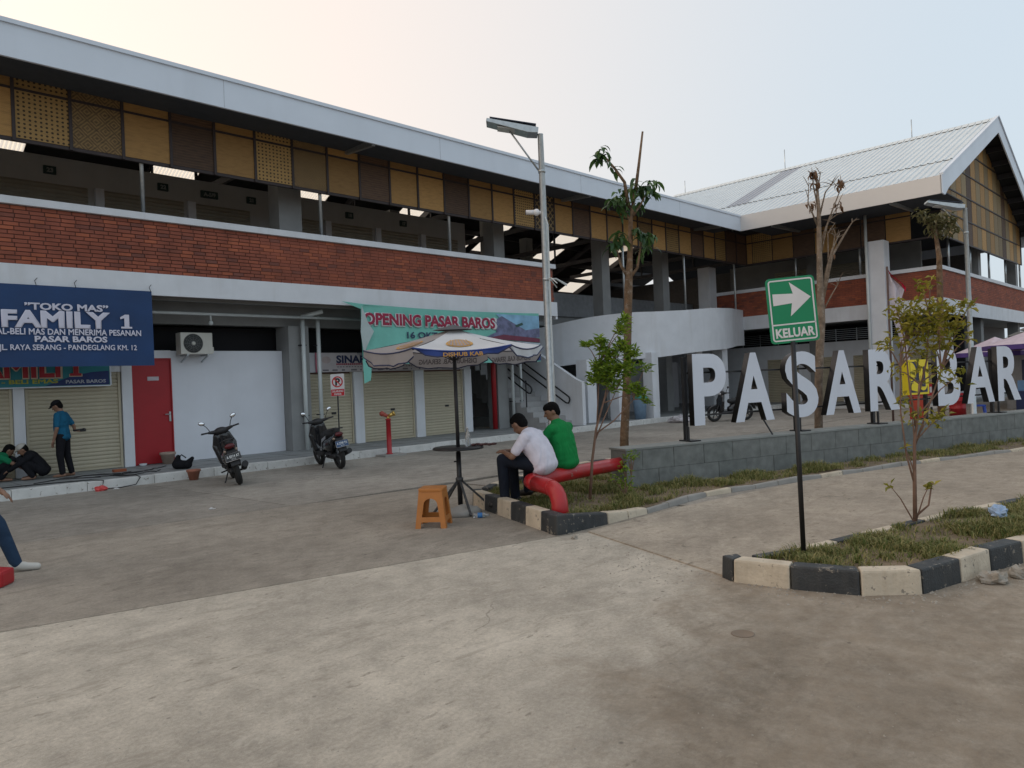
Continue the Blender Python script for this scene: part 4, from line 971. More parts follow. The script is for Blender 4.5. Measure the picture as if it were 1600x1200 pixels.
# no-parking sign
np_ = thing('no_parking_sign', 'small red and white no-parking sign on a thin black post', 'sign', (10.4,16.87,0.16))
MB().tube([(10.4,16.87,0.16),(10.4,16.87,1.6)], 0.018, 8).build('post', BLACK, np_)
Mn = frame((10.395,16.855,1.83), (S2,-S2,0.03), (0,0,1))
SR = mat('sign_red', (0.52,0.012,0.02), 0.45, var=0.04); SW = mat('sign_plate_white', (0.68,0.66,0.66), 0.5, var=0.03)
pnl = MB().prism(rrect(0.36,0.58,0.02), -0.01, 0, Mn).build('panel', SW, np_)
MB().prism([(x,y-0.195) for x,y in rrect(0.345,0.175,0.012)], 0.001, 0.002, Mn).build('red_field', SR, pnl)
rg = MB(); n = 28
rg.add([(0.145*math.cos(2*math.pi*i/n),0.085+0.145*math.sin(2*math.pi*i/n),0.003) for i in range(n)]+[(0.112*math.cos(2*math.pi*i/n),0.085+0.112*math.sin(2*math.pi*i/n),0.003) for i in range(n)], [(i,(i+1)%n,n+(i+1)%n,n+i) for i in range(n)], Mn)
rg.add([(-0.095,0.165,0.004),(-0.075,0.185,0.004),(0.095,0.005,0.004),(0.075,-0.015,0.004)], [(0,3,2,1)], Mn); rg.build('prohibition_ring', SR, pnl)
text('P', 0.25, Mn @ Matrix.Translation((0.0,0.0,0.002)), BLACK, pnl, off=0.012, ext=0.0005)
text('DILARANG', 0.07, Mn @ Matrix.Translation((0,-0.185,0.003)), SW, pnl, off=0.002, ext=0.0004, width=0.29); text('PARKIR', 0.07, Mn @ Matrix.Translation((0,-0.26,0.003)), SW, pnl, off=0.002, ext=0.0004, width=0.19)
# hydrant pillar
hy = thing('fire_hydrant', 'red pillar hydrant with brass twin outlets by the white kerb', 'hydrant', (10.78,15.2,0))
MB().box(10.5,14.98,-0.02,11.15,15.40,0.05).build('concrete_pad', CONC, hy, bevel=0.01)
MB().lathe([(0.085,0.05),(0.085,0.07),(0.062,0.08),(0.060,0.90),(0.072,0.905),(0.072,0.93),(0.0,0.935)], (10.78,15.2,0), 14).build('standpipe', RED, hy)
BRASS = mat('brass', (0.62,0.42,0.12), 0.3, 0.9, var=0.15)
hv = MB(); hv.tube([(10.78,15.2,0.92),(10.78,15.2,1.0)],0.04,10); hv.tube([(10.78,15.2,0.99),(10.87,15.11,1.05)],[0.04,0.055],10); hv.tube([(10.87,15.11,1.05),(10.90,15.08,1.07)],0.064,12); hv.build('outlet', BRASS, hy)
hv = MB(); hv.tube([(10.78,15.2,0.99),(10.69,15.29,1.05)],[0.04,0.055],10); hv.ball((10.675,15.305,1.06),0.068,10,8); hv.build('capped_outlet', mat('outlet_cap_red', (0.32,0.06,0.04), 0.5), hy)
# pipe rail the men sit on
pr_ = thing('pipe_rail', 'thick glossy red pipe rail the two men are sitting on', 'barrier', (6.5,6.0,0.1))
PIPE = mat('glossy_red_pipe', (0.42,0.012,0.016), 0.38, var=0.14, scale=4, dirt=0.35, dirtc=(0.22,0.05,0.04), coat=0.15, chip=0.14, chipc=(0.30,0.16,0.13), chips=9)
path = [(9.2,6.82,0.40),(8.6,6.74,0.41),(7.6,6.60,0.43),(6.78,6.49,0.44)]
MB().tube(path, 0.098, 16).build('long_pipe', PIPE, pr_)
bend = [(6.86,6.52,0.44),(6.73,6.46,0.44),(6.66,6.36,0.44),(6.62,6.25,0.44)]
MB().tube(bend, 0.0985, 16).build('corner_bend', PIPE, pr_)
el = [(6.625,6.27,0.44),(6.54,6.05,0.44),(6.50,5.95,0.437),(6.47,5.86,0.425),(6.445,5.79,0.395),(6.425,5.74,0.345),(6.415,5.715,0.28),(6.412,5.71,0.20),(6.41,5.71,0.06)]
MB().tube(el, 0.099, 16).build('down_elbow', PIPE, pr_)
MB().tube([(6.485,5.90,0.432),(6.475,5.87,0.428)], 0.102, 16).build('weld_seam', PIPE, pr_)
# plastic stool
OR = mat('orange_plastic', (0.46,0.17,0.035), 0.45, var=0.08, scale=8, dirt=0.35, dirtc=(0.30,0.15,0.07))
stl = local(thing('plastic_stool', 'orange moulded plastic stool standing on the concrete', 'stool', (5.62,7.06,0), R(38)))
def legpanel(M_):
    h = 0.47; tw, bw = 0.135, 0.185; s_ = MB()
    outer = [(-bw,0),(-tw,h-0.03),(tw,h-0.03),(bw,0)]
    inner = [(bw-0.062,0),(bw-0.068,0.075),(-bw+0.068,0.075),(-bw+0.062,0)]
    arch = [(-0.108,0.135)]+[(-0.085*math.cos(R(a)), 0.28+0.075*math.sin(R(a))) for a in range(0,181,20)]+[(0.108,0.135)]
    # left leg, right leg, cross piece, arch head
    def q(p): s_.prism(p, -0.006, 0.006, M_)
    q([(-bw,0),(-bw+0.062,0),(-bw+0.068,0.075),(-0.108,0.135),(-0.085,0.28),(-tw-0.005,h-0.03),])
    q([(bw-0.062,0),(bw,0),(tw+0.005,h-0.03),(0.085,0.28),(0.108,0.135),(bw-0.068,0.075)])
    q([(-bw+0.068,0.075),(bw-0.068,0.075),(0.108,0.135),(-0.108,0.135)])
    top = [(-0.085*math.cos(R(a)), 0.28+0.075*math.sin(R(a))) for a in range(0,181,20)]
    q([(-tw-0.005,h-0.03),(-0.085,0.28)]+top[1:-1]+[(0.085,0.28),(tw+0.005,h-0.03)])
    return s_
for k in range(4):
    M_ = Matrix.Rotation(R(90*k),4,'Z') @ Matrix.Translation((0,-0.185,0)) @ Matrix.Rotation(R(90-6.1),4,'X')
    M_ = Matrix.Rotation(R(90*k),4,'Z') @ Matrix.Translation((0,-0.183,0)) @ Matrix.Rotation(R(90),4,'X') @ Matrix.Rotation(R(-6.0),4,'X')
    legpanel(M_).build('side_panel', OR, stl)
MB().prism(rrect(0.305,0.305,0.05), 0.432, 0.472).build('seat', OR, stl, bevel=0.01)
# parasol
ps = thing('parasol', 'grey and white hexagonal parasol with blue piping on a black tripod pole', 'parasol', (6.43,7.5,0))
C0 = Vector((6.43,7.5)); RT = 1.19
fwv = Vector((S2,S2)); rgv = Vector((S2,-S2))
def tip(k): a = R(-80+60*k); d = rgv*math.sin(a) - fwv*math.cos(a); return C0+d*RT
ztip = [2.20,2.16,2.16,2.20,2.22,2.22]
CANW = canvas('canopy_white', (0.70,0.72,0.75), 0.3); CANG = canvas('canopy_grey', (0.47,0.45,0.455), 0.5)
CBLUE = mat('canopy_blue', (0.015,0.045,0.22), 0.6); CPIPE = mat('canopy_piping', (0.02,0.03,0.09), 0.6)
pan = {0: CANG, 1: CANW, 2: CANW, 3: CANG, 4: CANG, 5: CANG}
AP = Vector((C0.x, C0.y, 2.46))
for k in range(6):
    a, b_ = tip(k), tip((k+1) % 6); za, zb = ztip[k], ztip[(k+1) % 6]; m_ = MB(); m_.smooth = True; n = 8
    A3, B3 = Vector((a.x,a.y,za)), Vector((b_.x,b_.y,zb)); rowsn = 7
    for r in range(rowsn):
        f = 0.10+0.90*r/(rowsn-1)
        for i in range(n+1):
            t = i/n; e = A3.lerp(B3, t); bow = 4*t*(1-t)
            p = AP.lerp(e, f); p.z -= 0.055*bow*f*f + 0.03*math.sin(math.pi*f)
            m_.v.append(tuple(p))
    for r in range(rowsn-1):
        for i in range(n): m_.face((r*(n+1)+i, r*(n+1)+i+1, (r+1)*(n+1)+i+1, (r+1)*(n+1)+i))
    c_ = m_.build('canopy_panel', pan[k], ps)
    # hanging valance
    vl = MB(); vl.smooth = True
    edge = []
    for i in range(n+1):
        t = i/n; e = A3.lerp(B3, t); e.z -= 0.055*4*t*(1-t); edge.append(e)
    ctr = Vector((C0.x,C0.y,0)); drop = {0:0.15,1:0.065,2:0.10,3:0.19,4:0.21,5:0.19}[k]
    for i, e in enumerate(edge):
        t = i/n; inw = (ctr-Vector((e.x,e.y,0))).normalized()*0.03*math.sin(i*1.9+k); cut = 0.03 if i in (0, n) else 0
        vl.v += [tuple(e), tuple(e+inw+Vector((0,0,-drop+cut*2+0.012*math.sin(i*2.2+k))))]
    for i in range(n): vl.face((2*i,2*i+2,2*i+3,2*i+1))
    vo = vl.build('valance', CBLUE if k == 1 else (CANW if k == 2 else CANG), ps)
    MB().tube([vl_ for vl_ in [tuple(Vector(q)+ORI[ps]) for q in [v_.co for v_ in vo.data.vertices][1::2]]], 0.009, 5).build('piping', CPIPE, vo)
    MB().tube([tuple(e) for e in edge], 0.010, 5).build('piping', CBLUE if k == 1 else CPIPE, c_)
    MB().bar((C0.x,C0.y,2.40), (a.x,a.y,za-0.012), 0.014).build('rib', BLACK, ps)
    MB().bar((C0.x,C0.y,2.02), tuple(Vector((C0.x,C0.y,2.40)).lerp(Vector((a.x,a.y,za)), 0.5)), 0.012).build('strut', BLACK, ps)
cap_ = MB(); 
for k in range(6):
    a, b_ = tip(k), tip((k+1)%6); v0 = (AP.x,AP.y,2.51); e1 = AP.lerp(Vector((a.x,a.y,ztip[k])),0.24)+Vector((0,0,.04)); e2 = AP.lerp(Vector((b_.x,b_.y,ztip[(k+1)%6])),0.24)+Vector((0,0,.04))
    cap_.add([v0,tuple(e1),tuple(e2)], [(0,1,2)])
cap_.build('vent_cap', mat('vent_dark', (0.05,0.055,0.065), 0.7), ps)
# oval emblem and lettering on the front panel
def on_panel(k, t, f, lift=0.012):
    a, b_ = tip(k), tip((k+1)%6); A3, B3 = Vector((a.x,a.y,ztip[k])), Vector((b_.x,b_.y,ztip[(k+1)%6])); e = A3.lerp(B3,t); bow = 4*t*(1-t)
    p = AP.lerp(e,f); p.z -= 0.055*bow*f*f+0.03*math.sin(math.pi*f)-lift; return tuple(p)
EMB = mat('emblem_ochre', (0.50,0.27,0.06), 0.7); EMG = mat('emblem_grey', (0.33,0.27,0.26), 0.7)
for k in (0, 1):
    for rr, m_, lf in ((1.0,EMB,0.010),(0.84,EMG,0.014)):
        n = 24; e = MB(); e.add([on_panel(k, 0.5+0.21*rr*math.cos(2*math.pi*i/n), 0.66+0.17*rr*math.sin(2*math.pi*i/n), lf) for i in range(n)], [tuple(range(n))]); e.build('emblem', m_, ps)
    e = MB()
    for q in range(-3, 4):
        e.add([on_panel(k,0.5+0.05*q-0.008,0.54,0.018),on_panel(k,0.5+0.05*q+0.008,0.54,0.018),on_panel(k,0.5+0.05*q+0.008,0.78,0.018),on_panel(k,0.5+0.05*q-0.008,0.78,0.018)], [(0,1,2,3)])
    e.build('emblem', EMB, ps)
a, b_ = tip(1), tip(2); mid = (Vector((a.x,a.y,2.16))+Vector((b_.x,b_.y,2.16)))/2; dr_ = (b_-a).normalized(); outw = (mid.xy-C0).normalized()
text('DISHUB KAB', 0.065, frame((mid.x+outw.x*0.045, mid.y+outw.y*0.045, 2.045), (dr_.x,dr_.y,0), (0,0,1)), EMB, ps, off=0.002, ext=0.001, width=0.48, label='ochre lettering on blue hem')
# mirrored print showing through the far valances
a, b_ = tip(3), tip(4)
for kk, tx in ((4,'DISHUB KAB. SERANG'),(3,'DISHUB KAB. SERANG')):
    a, b_ = tip(kk), tip((kk+1)%6); zz = (ztip[kk]+ztip[(kk+1)%6])/2; mid = (a+b_)/2; inw = (C0-mid).normalized(); d_ = (a-b_).normalized()
    text(tx, 0.10, frame((mid.x+inw.x*0.05, mid.y+inw.y*0.05, zz-0.20), (-d_.x,-d_.y,0), (0,0,1)), mat('faded_print', (0.17,0.16,0.17), 0.85), ps, off=0.003, ext=0.0005, width=0.85)
MB().tube([(C0.x,C0.y,0.30),(C0.x,C0.y,2.42)], 0.026, 10).build('pole', BLACK, ps)
MB().tube([(C0.x,C0.y,0.1),(C0.x,C0.y,0.80)], 0.034, 10).build('lower_pole', BLACK, ps)
MB().tube([(C0.x-.06,C0.y+.03,0.68),(C0.x,C0.y,0.68)], 0.010, 6).build('clamp_screw', BLACK, ps)
MB().lathe([(0.34,0.0),(0.345,0.012),(0.33,0.03),(0.0,0.032)], (C0.x,C0.y,0.845), 28).build('table_disc', BLACK, ps)
STG = mat('worn_black_steel', (0.06,0.06,0.062), 0.5, 0.3, var=0.4, scale=20)
MB().lathe([(0.045,0.40),(0.055,0.45),(0.04,0.47)], (C0.x,C0.y,0), 12).build('tripod_collar', STG, ps)
for ax, ay in ((6.60,8.05),(6.24,7.08),(6.82,7.30),(6.03,7.6)):
    MB().bar((C0.x,C0.y,0.45), (ax,ay,0.02), 0.026).build('tripod_leg', STG, ps)
bo = thing('glass_bottle', 'clear drinks bottle standing on the parasol table', 'bottle', (6.52,7.40,0.877))
GLS = mat('clear_plastic', (0.80,0.82,0.83), 0.08, trans=0.85, var=0.0)
MB().lathe([(0.032,0),(0.036,0.01),(0.036,0.13),(0.03,0.17),(0.015,0.21),(0.014,0.245),(0,0.245)], (6.52,7.40,0.877), 14).build('body', GLS, bo); MB().lathe([(0.016,0.235),(0.016,0.255),(0,0.256)], (6.52,7.40,0.877), 10).build('cap', mat('cap_white', (0.7,0.7,0.72), 0.4), bo)
pk = thing('snack_packet', 'dark crumpled snack packets beside the bottle on the parasol table', 'packet', (6.58,7.28,0.878))
m_ = MB()
for i in range(6): m_.ball((6.56+0.045*i*0.7, 7.33-0.045*i, 0.895+0.006*(i%2)), (0.05,0.035,0.018), 8, 5)
m_.build('wrapper', mat('wrapper_dark', (0.07,0.025,0.025), 0.4, var=0.5, scale=30), pk)
blk = thing('concrete_block', 'rough concrete lump weighing down the parasol foot', 'block', (6.28,7.28,0))
m_ = MB(); m_.ball((6.30,7.30,0.03), (0.26,0.20,0.09), 12, 7); o = m_.build('lump', CONC, blk)
for v_ in o.data.vertices: v_.co += Vector((mnoise.noise(v_.co*9), mnoise.noise(v_.co*9+Vector((5,1,2))), mnoise.noise(v_.co*9+Vector((1,8,3)))))*0.035
bt2 = thing('litter_bottle', 'crushed blue-labelled water bottle lying at the parasol foot', 'bottle', (6.30,6.92,0.03))
M_ = Matrix.Translation((6.22,7.02,0.035)) @ Matrix.Rotation(R(-48),4,'Z') @ Matrix.Rotation(R(90),4,'Y')
MB().lathe([(0.03,0),(0.032,0.02),(0.028,0.05),(0.033,0.1),(0.03,0.15),(0.013,0.19),(0.013,0.21)], (0,0,0), 10, M_).build('body', GLS, bt2); MB().lathe([(0.034,0.06),(0.034,0.12)], (0,0,0), 10, M_).build('label_band', mat('label_blue', (0.05,0.2,0.5), 0.5), bt2)

# ================================================================ BANNERS, SHOP SIGNS, FITTINGS ON THE FRONT
BNB = mat('banner_blue', (0.004,0.036,0.125), 0.6, var=0.14, scale=1.5, bump=0.5, bscale=3); BNT = mat('banner_print_lilac', (0.60,0.59,0.69), 0.6, var=0.03)
def cloth(name, label, u0, u1, z0, z1, v, m_, nx=26, nz=10, amp=0.02, cat='banner', fn=None):
    t = thing(name, label, cat, ((u0+u1)/2, v, z0)); c = MB(); c.smooth = True
    for j in range(nz+1):
        for i in range(nx+1):
            x = u0+(u1-u0)*i/nx; z = z0+(z1-z0)*j/nz; y = v - amp*(0.5+0.5*math.sin(x*3.1+z*0.7))*(1-0.4*j/nz)
            if fn: x, y, z = fn(x, y, z)
            c.v.append((x,y,z))
    for j in range(nz):
        for i in range(nx): c.face((j*(nx+1)+i, j*(nx+1)+i+1, (j+1)*(nx+1)+i+1, (j+1)*(nx+1)+i))
    c.build('sheet', m_, t); return t
bb_ = cloth('shop_banner', 'dark blue cloth banner reading TOKO MAS FAMILY 1 at upper left', 1.35, 5.74, 2.39, 3.975, 16.53, BNB)
VB = 16.495
for body, cx, zb, hgt, wd, of in (('"TOKO MAS"',4.14,3.50,0.125,1.47,0.010),('FAMILY',3.93,3.165,0.305,1.88,0.030),('JUAL-BELI MAS DAN MENERIMA PESANAN',4.15,3.015,0.115,2.70,0.006),('PASAR BAROS',4.19,2.875,0.110,1.28,0.009),('JL. RAYA SERANG - PANDEGLANG KM. 12',4.19,2.715,0.105,2.42,0.004)):
    text(body.replace('"TOKO MAS"','\u201dTOKO MAS\u201d'), hgt/0.70, front(cx, VB, zb), BNT, bb_, off=of*0.7, ext=0.0008, width=wd)
for uu in (3.62,4.30,5.72): MB().tube([(uu,16.5,3.96),(uu-0.02,16.52,4.06),(uu+0.03,16.55,4.12)],0.007,5).build('tie_wire', BLACK, bb_)
def one(parent, u_, z, w, h, v, m_):
    MB().ext([(u_+w*x, v, z+h*y) for x, y in ((0.1,0),(0.95,0),(0.95,0.13),(0.74,0.13),(0.74,1),(0.42,1),(0.05,0.80),(0.05,0.66),(0.36,0.74),(0.36,0.13),(0.1,0.13))], (0,0.001,0)).build('numeral', m_, parent)
one(bb_, 5.08, 3.165, 0.25, 0.29, VB, BNT)
bt_ = cloth('shop_banner', 'teal printed shop banner with red letters under the blue banner', 1.7, 5.25, 2.03, 2.95, 17.86, mat('banner_teal', (0.02,0.20,0.24), 0.55, var=0.15, scale=1.2), amp=0.006)
VT = 17.842
TNV = mat('banner_navy', (0.01,0.03,0.14), 0.55)
MB().ext([(4.0,VT+.004,2.04),(5.23,VT+.004,2.04),(5.23,VT+.004,2.34),(4.9,VT+.004,2.32),(4.5,VT+.004,2.24),(4.2,VT+.004,2.12)], (0,0.002,0)).build('print_swoosh', TNV, bt_)
MB().box(1.7,17.85,2.005,5.26,17.87,2.03).build('batten', WHITE2, bt_); MB().box(5.25,17.85,2.03,5.28,17.87,2.95).build('batten', WHITE2, bt_)
text('FAMILI', 0.62, front(3.45, VT, 2.225), mat('banner_cream', (0.55,0.45,0.35), 0.6), bt_, off=0.034, ext=0.0006, width=1.76)
text('FAMILI', 0.60, front(3.45, VT-0.003, 2.235), mat('banner_red', (0.36,0.02,0.03), 0.6), bt_, off=0.018, ext=0.0006, width=1.68)
one(bt_, 4.42, 2.225, 0.30, 0.46, VT, mat('banner_cream', (0.55,0.45,0.35))); one(bt_, 4.44, 2.24, 0.26, 0.43, VT-0.003, mat('banner_red', (0.36,0.02,0.03)))
text('JUAL - BELI EMAS', 0.115, front(3.5, VT, 2.10), mat('banner_olive', (0.36,0.36,0.05), 0.6), bt_, off=0.004, ext=0.0006, width=1.5)
text('PASAR BAROS', 0.10, front(4.77, VT, 2.085), mat('banner_pale', (0.42,0.45,0.52), 0.6), bt_, off=0.003, ext=0.0006, width=0.78)
# opening banner with a torn-loose corner
MINT = mat('banner_mint', (0.17,0.49,0.415), 0.6, var=0.10, scale=1.2, bump=0.6, bscale=3)
def sag(x, y, z): return (x, y, z - 0.05*math.sin(math.pi*(x-10.9)/7.0)*(1 if z > 3 else 0.3))
ob = cloth('opening_banner', 'mint green banner reading OPENING PASAR BAROS hung over the shops', 10.98, 17.88, 2.36, 3.95, 16.52, MINT, nx=40, amp=0.03, fn=sag)
fl = MB(); fl.smooth = False
FV = [(10.40,16.50,3.99),(11.05,16.47,3.93),(10.98,16.46,3.1),(10.86,16.42,2.55),(10.95,16.40,1.83),(11.22,16.40,2.34),(11.15,16.44,3.0),(11.10,16.46,3.55),(10.90,16.40,2.36),(11.25,16.42,3.2)]
MINTB = mat('banner_back', (0.42,0.50,0.50), 0.7, var=0.05)
MB().add([FV[0],FV[1],(11.75,16.485,3.90),(11.0,16.48,3.80)], [(0,1,2),(0,3,1)]).build('loose_top', MINT, ob)
MB().add([(10.99,16.475,3.90),(11.14,16.43,3.45),(11.30,16.41,3.22),(11.10,16.40,2.9),(10.98,16.45,2.6),(10.93,16.48,3.2)], [(0,1,5),(1,2,3),(1,3,5),(3,4,5)]).build('folded_edge', MINTB, ob)
MB().add([(11.10,16.40,2.9),(10.93,16.44,2.45),(10.94,16.42,1.84),(11.14,16.41,1.92),(11.2,16.42,2.37),(11.22,16.43,2.8)], [(0,1,5),(1,2,3),(1,3,4),(1,4,5)]).build('hanging_corner', MINT, ob)
VO = 16.478
OW = mat('banner_letter_white', (0.62,0.62,0.64), 0.6); OM = mat('banner_letter_maroon', (0.30,0.012,0.05), 0.6); ON = mat('banner_letter_navy', (0.02,0.03,0.09), 0.6)
text('OPENING PASAR BAROS', 0.44, front(13.46, VO, 3.40), OW, ob, off=0.035, ext=0.0006, width=4.95)
text('OPENING PASAR BAROS', 0.42, front(13.44, VO-0.004, 3.42), OM, ob, off=0.018, ext=0.0006, width=4.80)
text('16 OKTOBER', 0.25, front(13.38, VO, 3.06), ON, ob, off=0.006, ext=0.0006, width=1.95)
def pp(pts, m_, dv=0.0): MB().ext([(x,VO+0.002-dv,z) for x,z in pts], (0,0.001,0)).build('print', m_, ob)
PSK = mat('print_sky', (0.22,0.42,0.60), 0.6, var=0.3, scale=2); PMR = mat('print_maroon', (0.16,0.03,0.06), 0.6); PGB = mat('print_greyblue', (0.13,0.14,0.24), 0.6, var=0.4, scale=6); PBL = mat('print_blue', (0.03,0.08,0.28), 0.6, var=0.4, scale=5); PLT = mat('print_light', (0.5,0.55,0.65), 0.6)
pp([(15.9,3.86),(17.86,3.86),(17.86,3.40),(17.3,3.30),(16.2,3.62)], PSK)
pp([(15.75,3.62),(16.15,3.80),(17.2,3.38),(17.86,3.46),(17.86,3.15),(15.2,3.05),(15.9,3.3)], PGB, 0.002)
pp([(15.0,3.02),(16.2,3.22),(17.86,3.12),(17.86,2.98),(16.2,3.06),(15.0,2.92)], PMR, 0.004)
pp([(15.0,2.90),(16.2,3.04),(17.86,2.96),(17.86,2.93),(16.2,3.0),(15.0,2.87)], PLT, 0.005)
pp([(15.2,2.86),(16.2,2.97),(17.86,2.91),(17.86,2.40),(15.8,2.40)], PBL, 0.003)
pp([(16.2,2.80),(16.9,2.82),(16.9,2.74),(16.2,2.72)], PLT, 0.006); pp([(16.7,3.52),(17.05,3.62),(17.1,3.55),(16.8,3.46)], mat('print_dark_green', (0.03,0.08,0.07), 0.6), 0.006)
# jewellery shop board
sb_ = thing('shop_sign_board', 'pale shop board reading SINAR above the beige shutters', 'sign', (13,17.92,2.2))
MB().box(10.42,17.90,2.205,15.64,17.93,2.735).build('board', mat('board_pale_pink', (0.50,0.46,0.47), 0.6, var=0.05), sb_)
MB().box(10.40,17.895,2.20,10.425,17.935,2.74).build('edge_strip', mat('board_edge_pink', (0.55,0.15,0.22), 0.6), sb_)
text('SINAR', 0.28, front(11.52, 17.897, 2.46), ON, sb_, off=0.012, ext=0.0006, width=1.0)
text('TOKO', 0.09, front(11.85, 17.897, 2.67), ON, sb_, off=0.002, ext=0.0004)
bl = MB()
for i in range(16): bl.box(11.03+0.062*i, 17.8965, 2.395, 11.03+0.062*i+0.045, 17.8995, 2.44)
bl.build('small_print', OM, sb_)
bl = MB()
for i in range(46):
    bl.box(11.05+0.095*i, 17.8965, 2.33, 11.05+0.095*i+random.uniform(.03,.07), 17.8995, 2.355)
    if i % 3 == 0: bl.box(10.6+0.10*i, 17.8965, 2.235, 10.6+0.10*i+random.uniform(.03,.2), 17.8995, 2.275)
bl.build('small_print', mat('print_grey', (0.16,0.15,0.17), 0.7), sb_)
rg = MB(); rg.add([(10.72+0.14*math.cos(2*math.pi*i/20),17.897,2.54+0.10*math.sin(2*math.pi*i/20)) for i in range(20)], [tuple(range(20))]); rg.build('emblem', mat('emblem_faint', (0.46,0.38,0.37), 0.7), sb_)
# air conditioner
ac = thing('air_conditioner', 'cream air-conditioner outdoor unit on the white wall by the red door', 'air conditioner', (7.08,17.7,2.67))
ACM = mat('ac_cream', (0.56,0.55,0.50), 0.5, var=0.04, dirt=0.15)
MB().box(6.71,17.58,2.69,7.46,17.88,3.20).build('casing', ACM, ac, bevel=0.015)
fr_ = Matrix.Translation((7.0,17.575,2.945)) @ Matrix.Rotation(R(90),4,'X')
MB().lathe([(0.225,-0.004),(0.225,0.008),(0.0,0.009)], (0,0,0), 28, fr_).build('fan_opening', mat('fan_dark', (0.05,0.055,0.055), 0.6), ac)
gr = MB()
for r in (0.06,0.10,0.14,0.18,0.215): gr.tube([tuple(fr_ @ Vector((r*math.cos(2*math.pi*i/20),r*math.sin(2*math.pi*i/20),0.013))) for i in range(21)],0.003,4,False)
for i in range(12): gr.tube([tuple(fr_ @ Vector((0.03*math.cos(i*.5236),0.03*math.sin(i*.5236),0.013))),tuple(fr_ @ Vector((0.22*math.cos(i*.5236),0.22*math.sin(i*.5236),0.013)))],0.003,4,False)
gr.build('fan_grille', mat('grille_grey', (0.2,0.2,0.2), 0.5), ac)
MB().lathe([(0.045,0.012),(0.045,0.022),(0,0.023)], (0,0,0), 14, fr_).build('fan_badge', ACM, ac)
MB().box(7.465,17.62,2.72,7.50,17.84,2.86).build('valve_cover', ACM, ac)
for uu in (6.84,7.32): m_ = MB(); m_.box(uu,17.56,2.655,uu+0.035,17.975,2.688); m_.bar((uu+.017,17.60,2.655),(uu+.017,17.97,2.52),0.03); m_.build('bracket', GALV, ac)
# ================================================================ SOFT BODIES (one skin over many rounded forms)
def blob_mesh(name, prims, vox, mats, smooth=4):
    mb = MB()
    for p in prims:
        if p[0] == 'c':
            a, ra, b_, rb = Vector(p[1]), p[2], Vector(p[3]), p[4]
            mb.ball(a, ra, 14, 9); mb.ball(b_, rb, 14, 9)
            if (b_-a).length > 1e-4: mb.tube([a, b_], [ra, rb], 14)
        elif p[0] == 'b':
            mb.box(*p[1], M=p[2] if len(p) > 2 else None)
        else:
            mb.ball(p[1], p[2], 18, 12, p[3] if len(p) > 3 else None)
    me = mb.mesh(name+'_src', mats)
    o = bpy.data.objects.new('tmp_blob', me); col.objects.link(o)
    r = o.modifiers.new('r', 'REMESH'); r.mode = 'VOXEL'; r.voxel_size = vox; r.use_smooth_shade = True
    s_ = o.modifiers.new('s', 'SMOOTH'); s_.factor = 0.5; s_.iterations = smooth
    dg = bpy.context.evaluated_depsgraph_get(); dg.update()
    out = bpy.data.meshes.new_from_object(o.evaluated_get(dg)); out.name = name
    bpy.data.objects.remove(o); bpy.data.meshes.remove(me)
    out.materials.clear()
    for m_ in (mats if isinstance(mats, (list, tuple)) else [mats]): out.materials.append(m_)
    out.polygons.foreach_set('use_smooth', [True]*len(out.polygons))
    return out
def blob(name, prims, vox, mats, parent, smooth=4, label=None):
    me = blob_mesh(name, prims, vox, mats, smooth)
    o = bpy.data.objects.new(name, me); col.objects.link(o); o.parent = parent; ORI[o] = ORI.get(parent, Vector())
    if label: o['label'] = label
    return o
SKIN = mat('skin_brown', (0.23,0.125,0.080), 0.55, var=0.08, scale=12); HAIR = mat('black_hair', (0.006,0.0055,0.0055), 0.8, var=0.3, scale=60, bump=0.5, bscale=160, spec=0.1)
def cloth_mat(name, c, rough=0.9):
    m = mat(name, c, rough, var=0.07, scale=14, bump=0.0, spec=0.2); N, L = m.node_tree.nodes, m.node_tree.links
    b = N['Principled BSDF']; tc = N.new('ShaderNodeTexCoord'); mp = N.new('ShaderNodeMapping'); mp.inputs['Scale'].default_value = (1,1,0.55); mp.inputs['Rotation'].default_value = (0.4,0.5,0)
    n1 = N.new('ShaderNodeTexNoise'); n1.inputs['Scale'].default_value = 5; n1.inputs['Detail'].default_value = 2; n1.inputs['Distortion'].default_value = 1.2
    L.new(tc.outputs['Object'], mp.inputs['Vector']); L.new(mp.outputs[0], n1.inputs['Vector'])
    bp = N.new('ShaderNodeBump'); bp.inputs['Strength'].default_value = 0.7; bp.inputs['Distance'].default_value = 0.07; L.new(n1.outputs['Fac'], bp.inputs['Height']); L.new(bp.outputs[0], b.inputs['Normal'])
    return m
def lerp(a, b_, t): return Vector(a).lerp(Vector(b_), t)
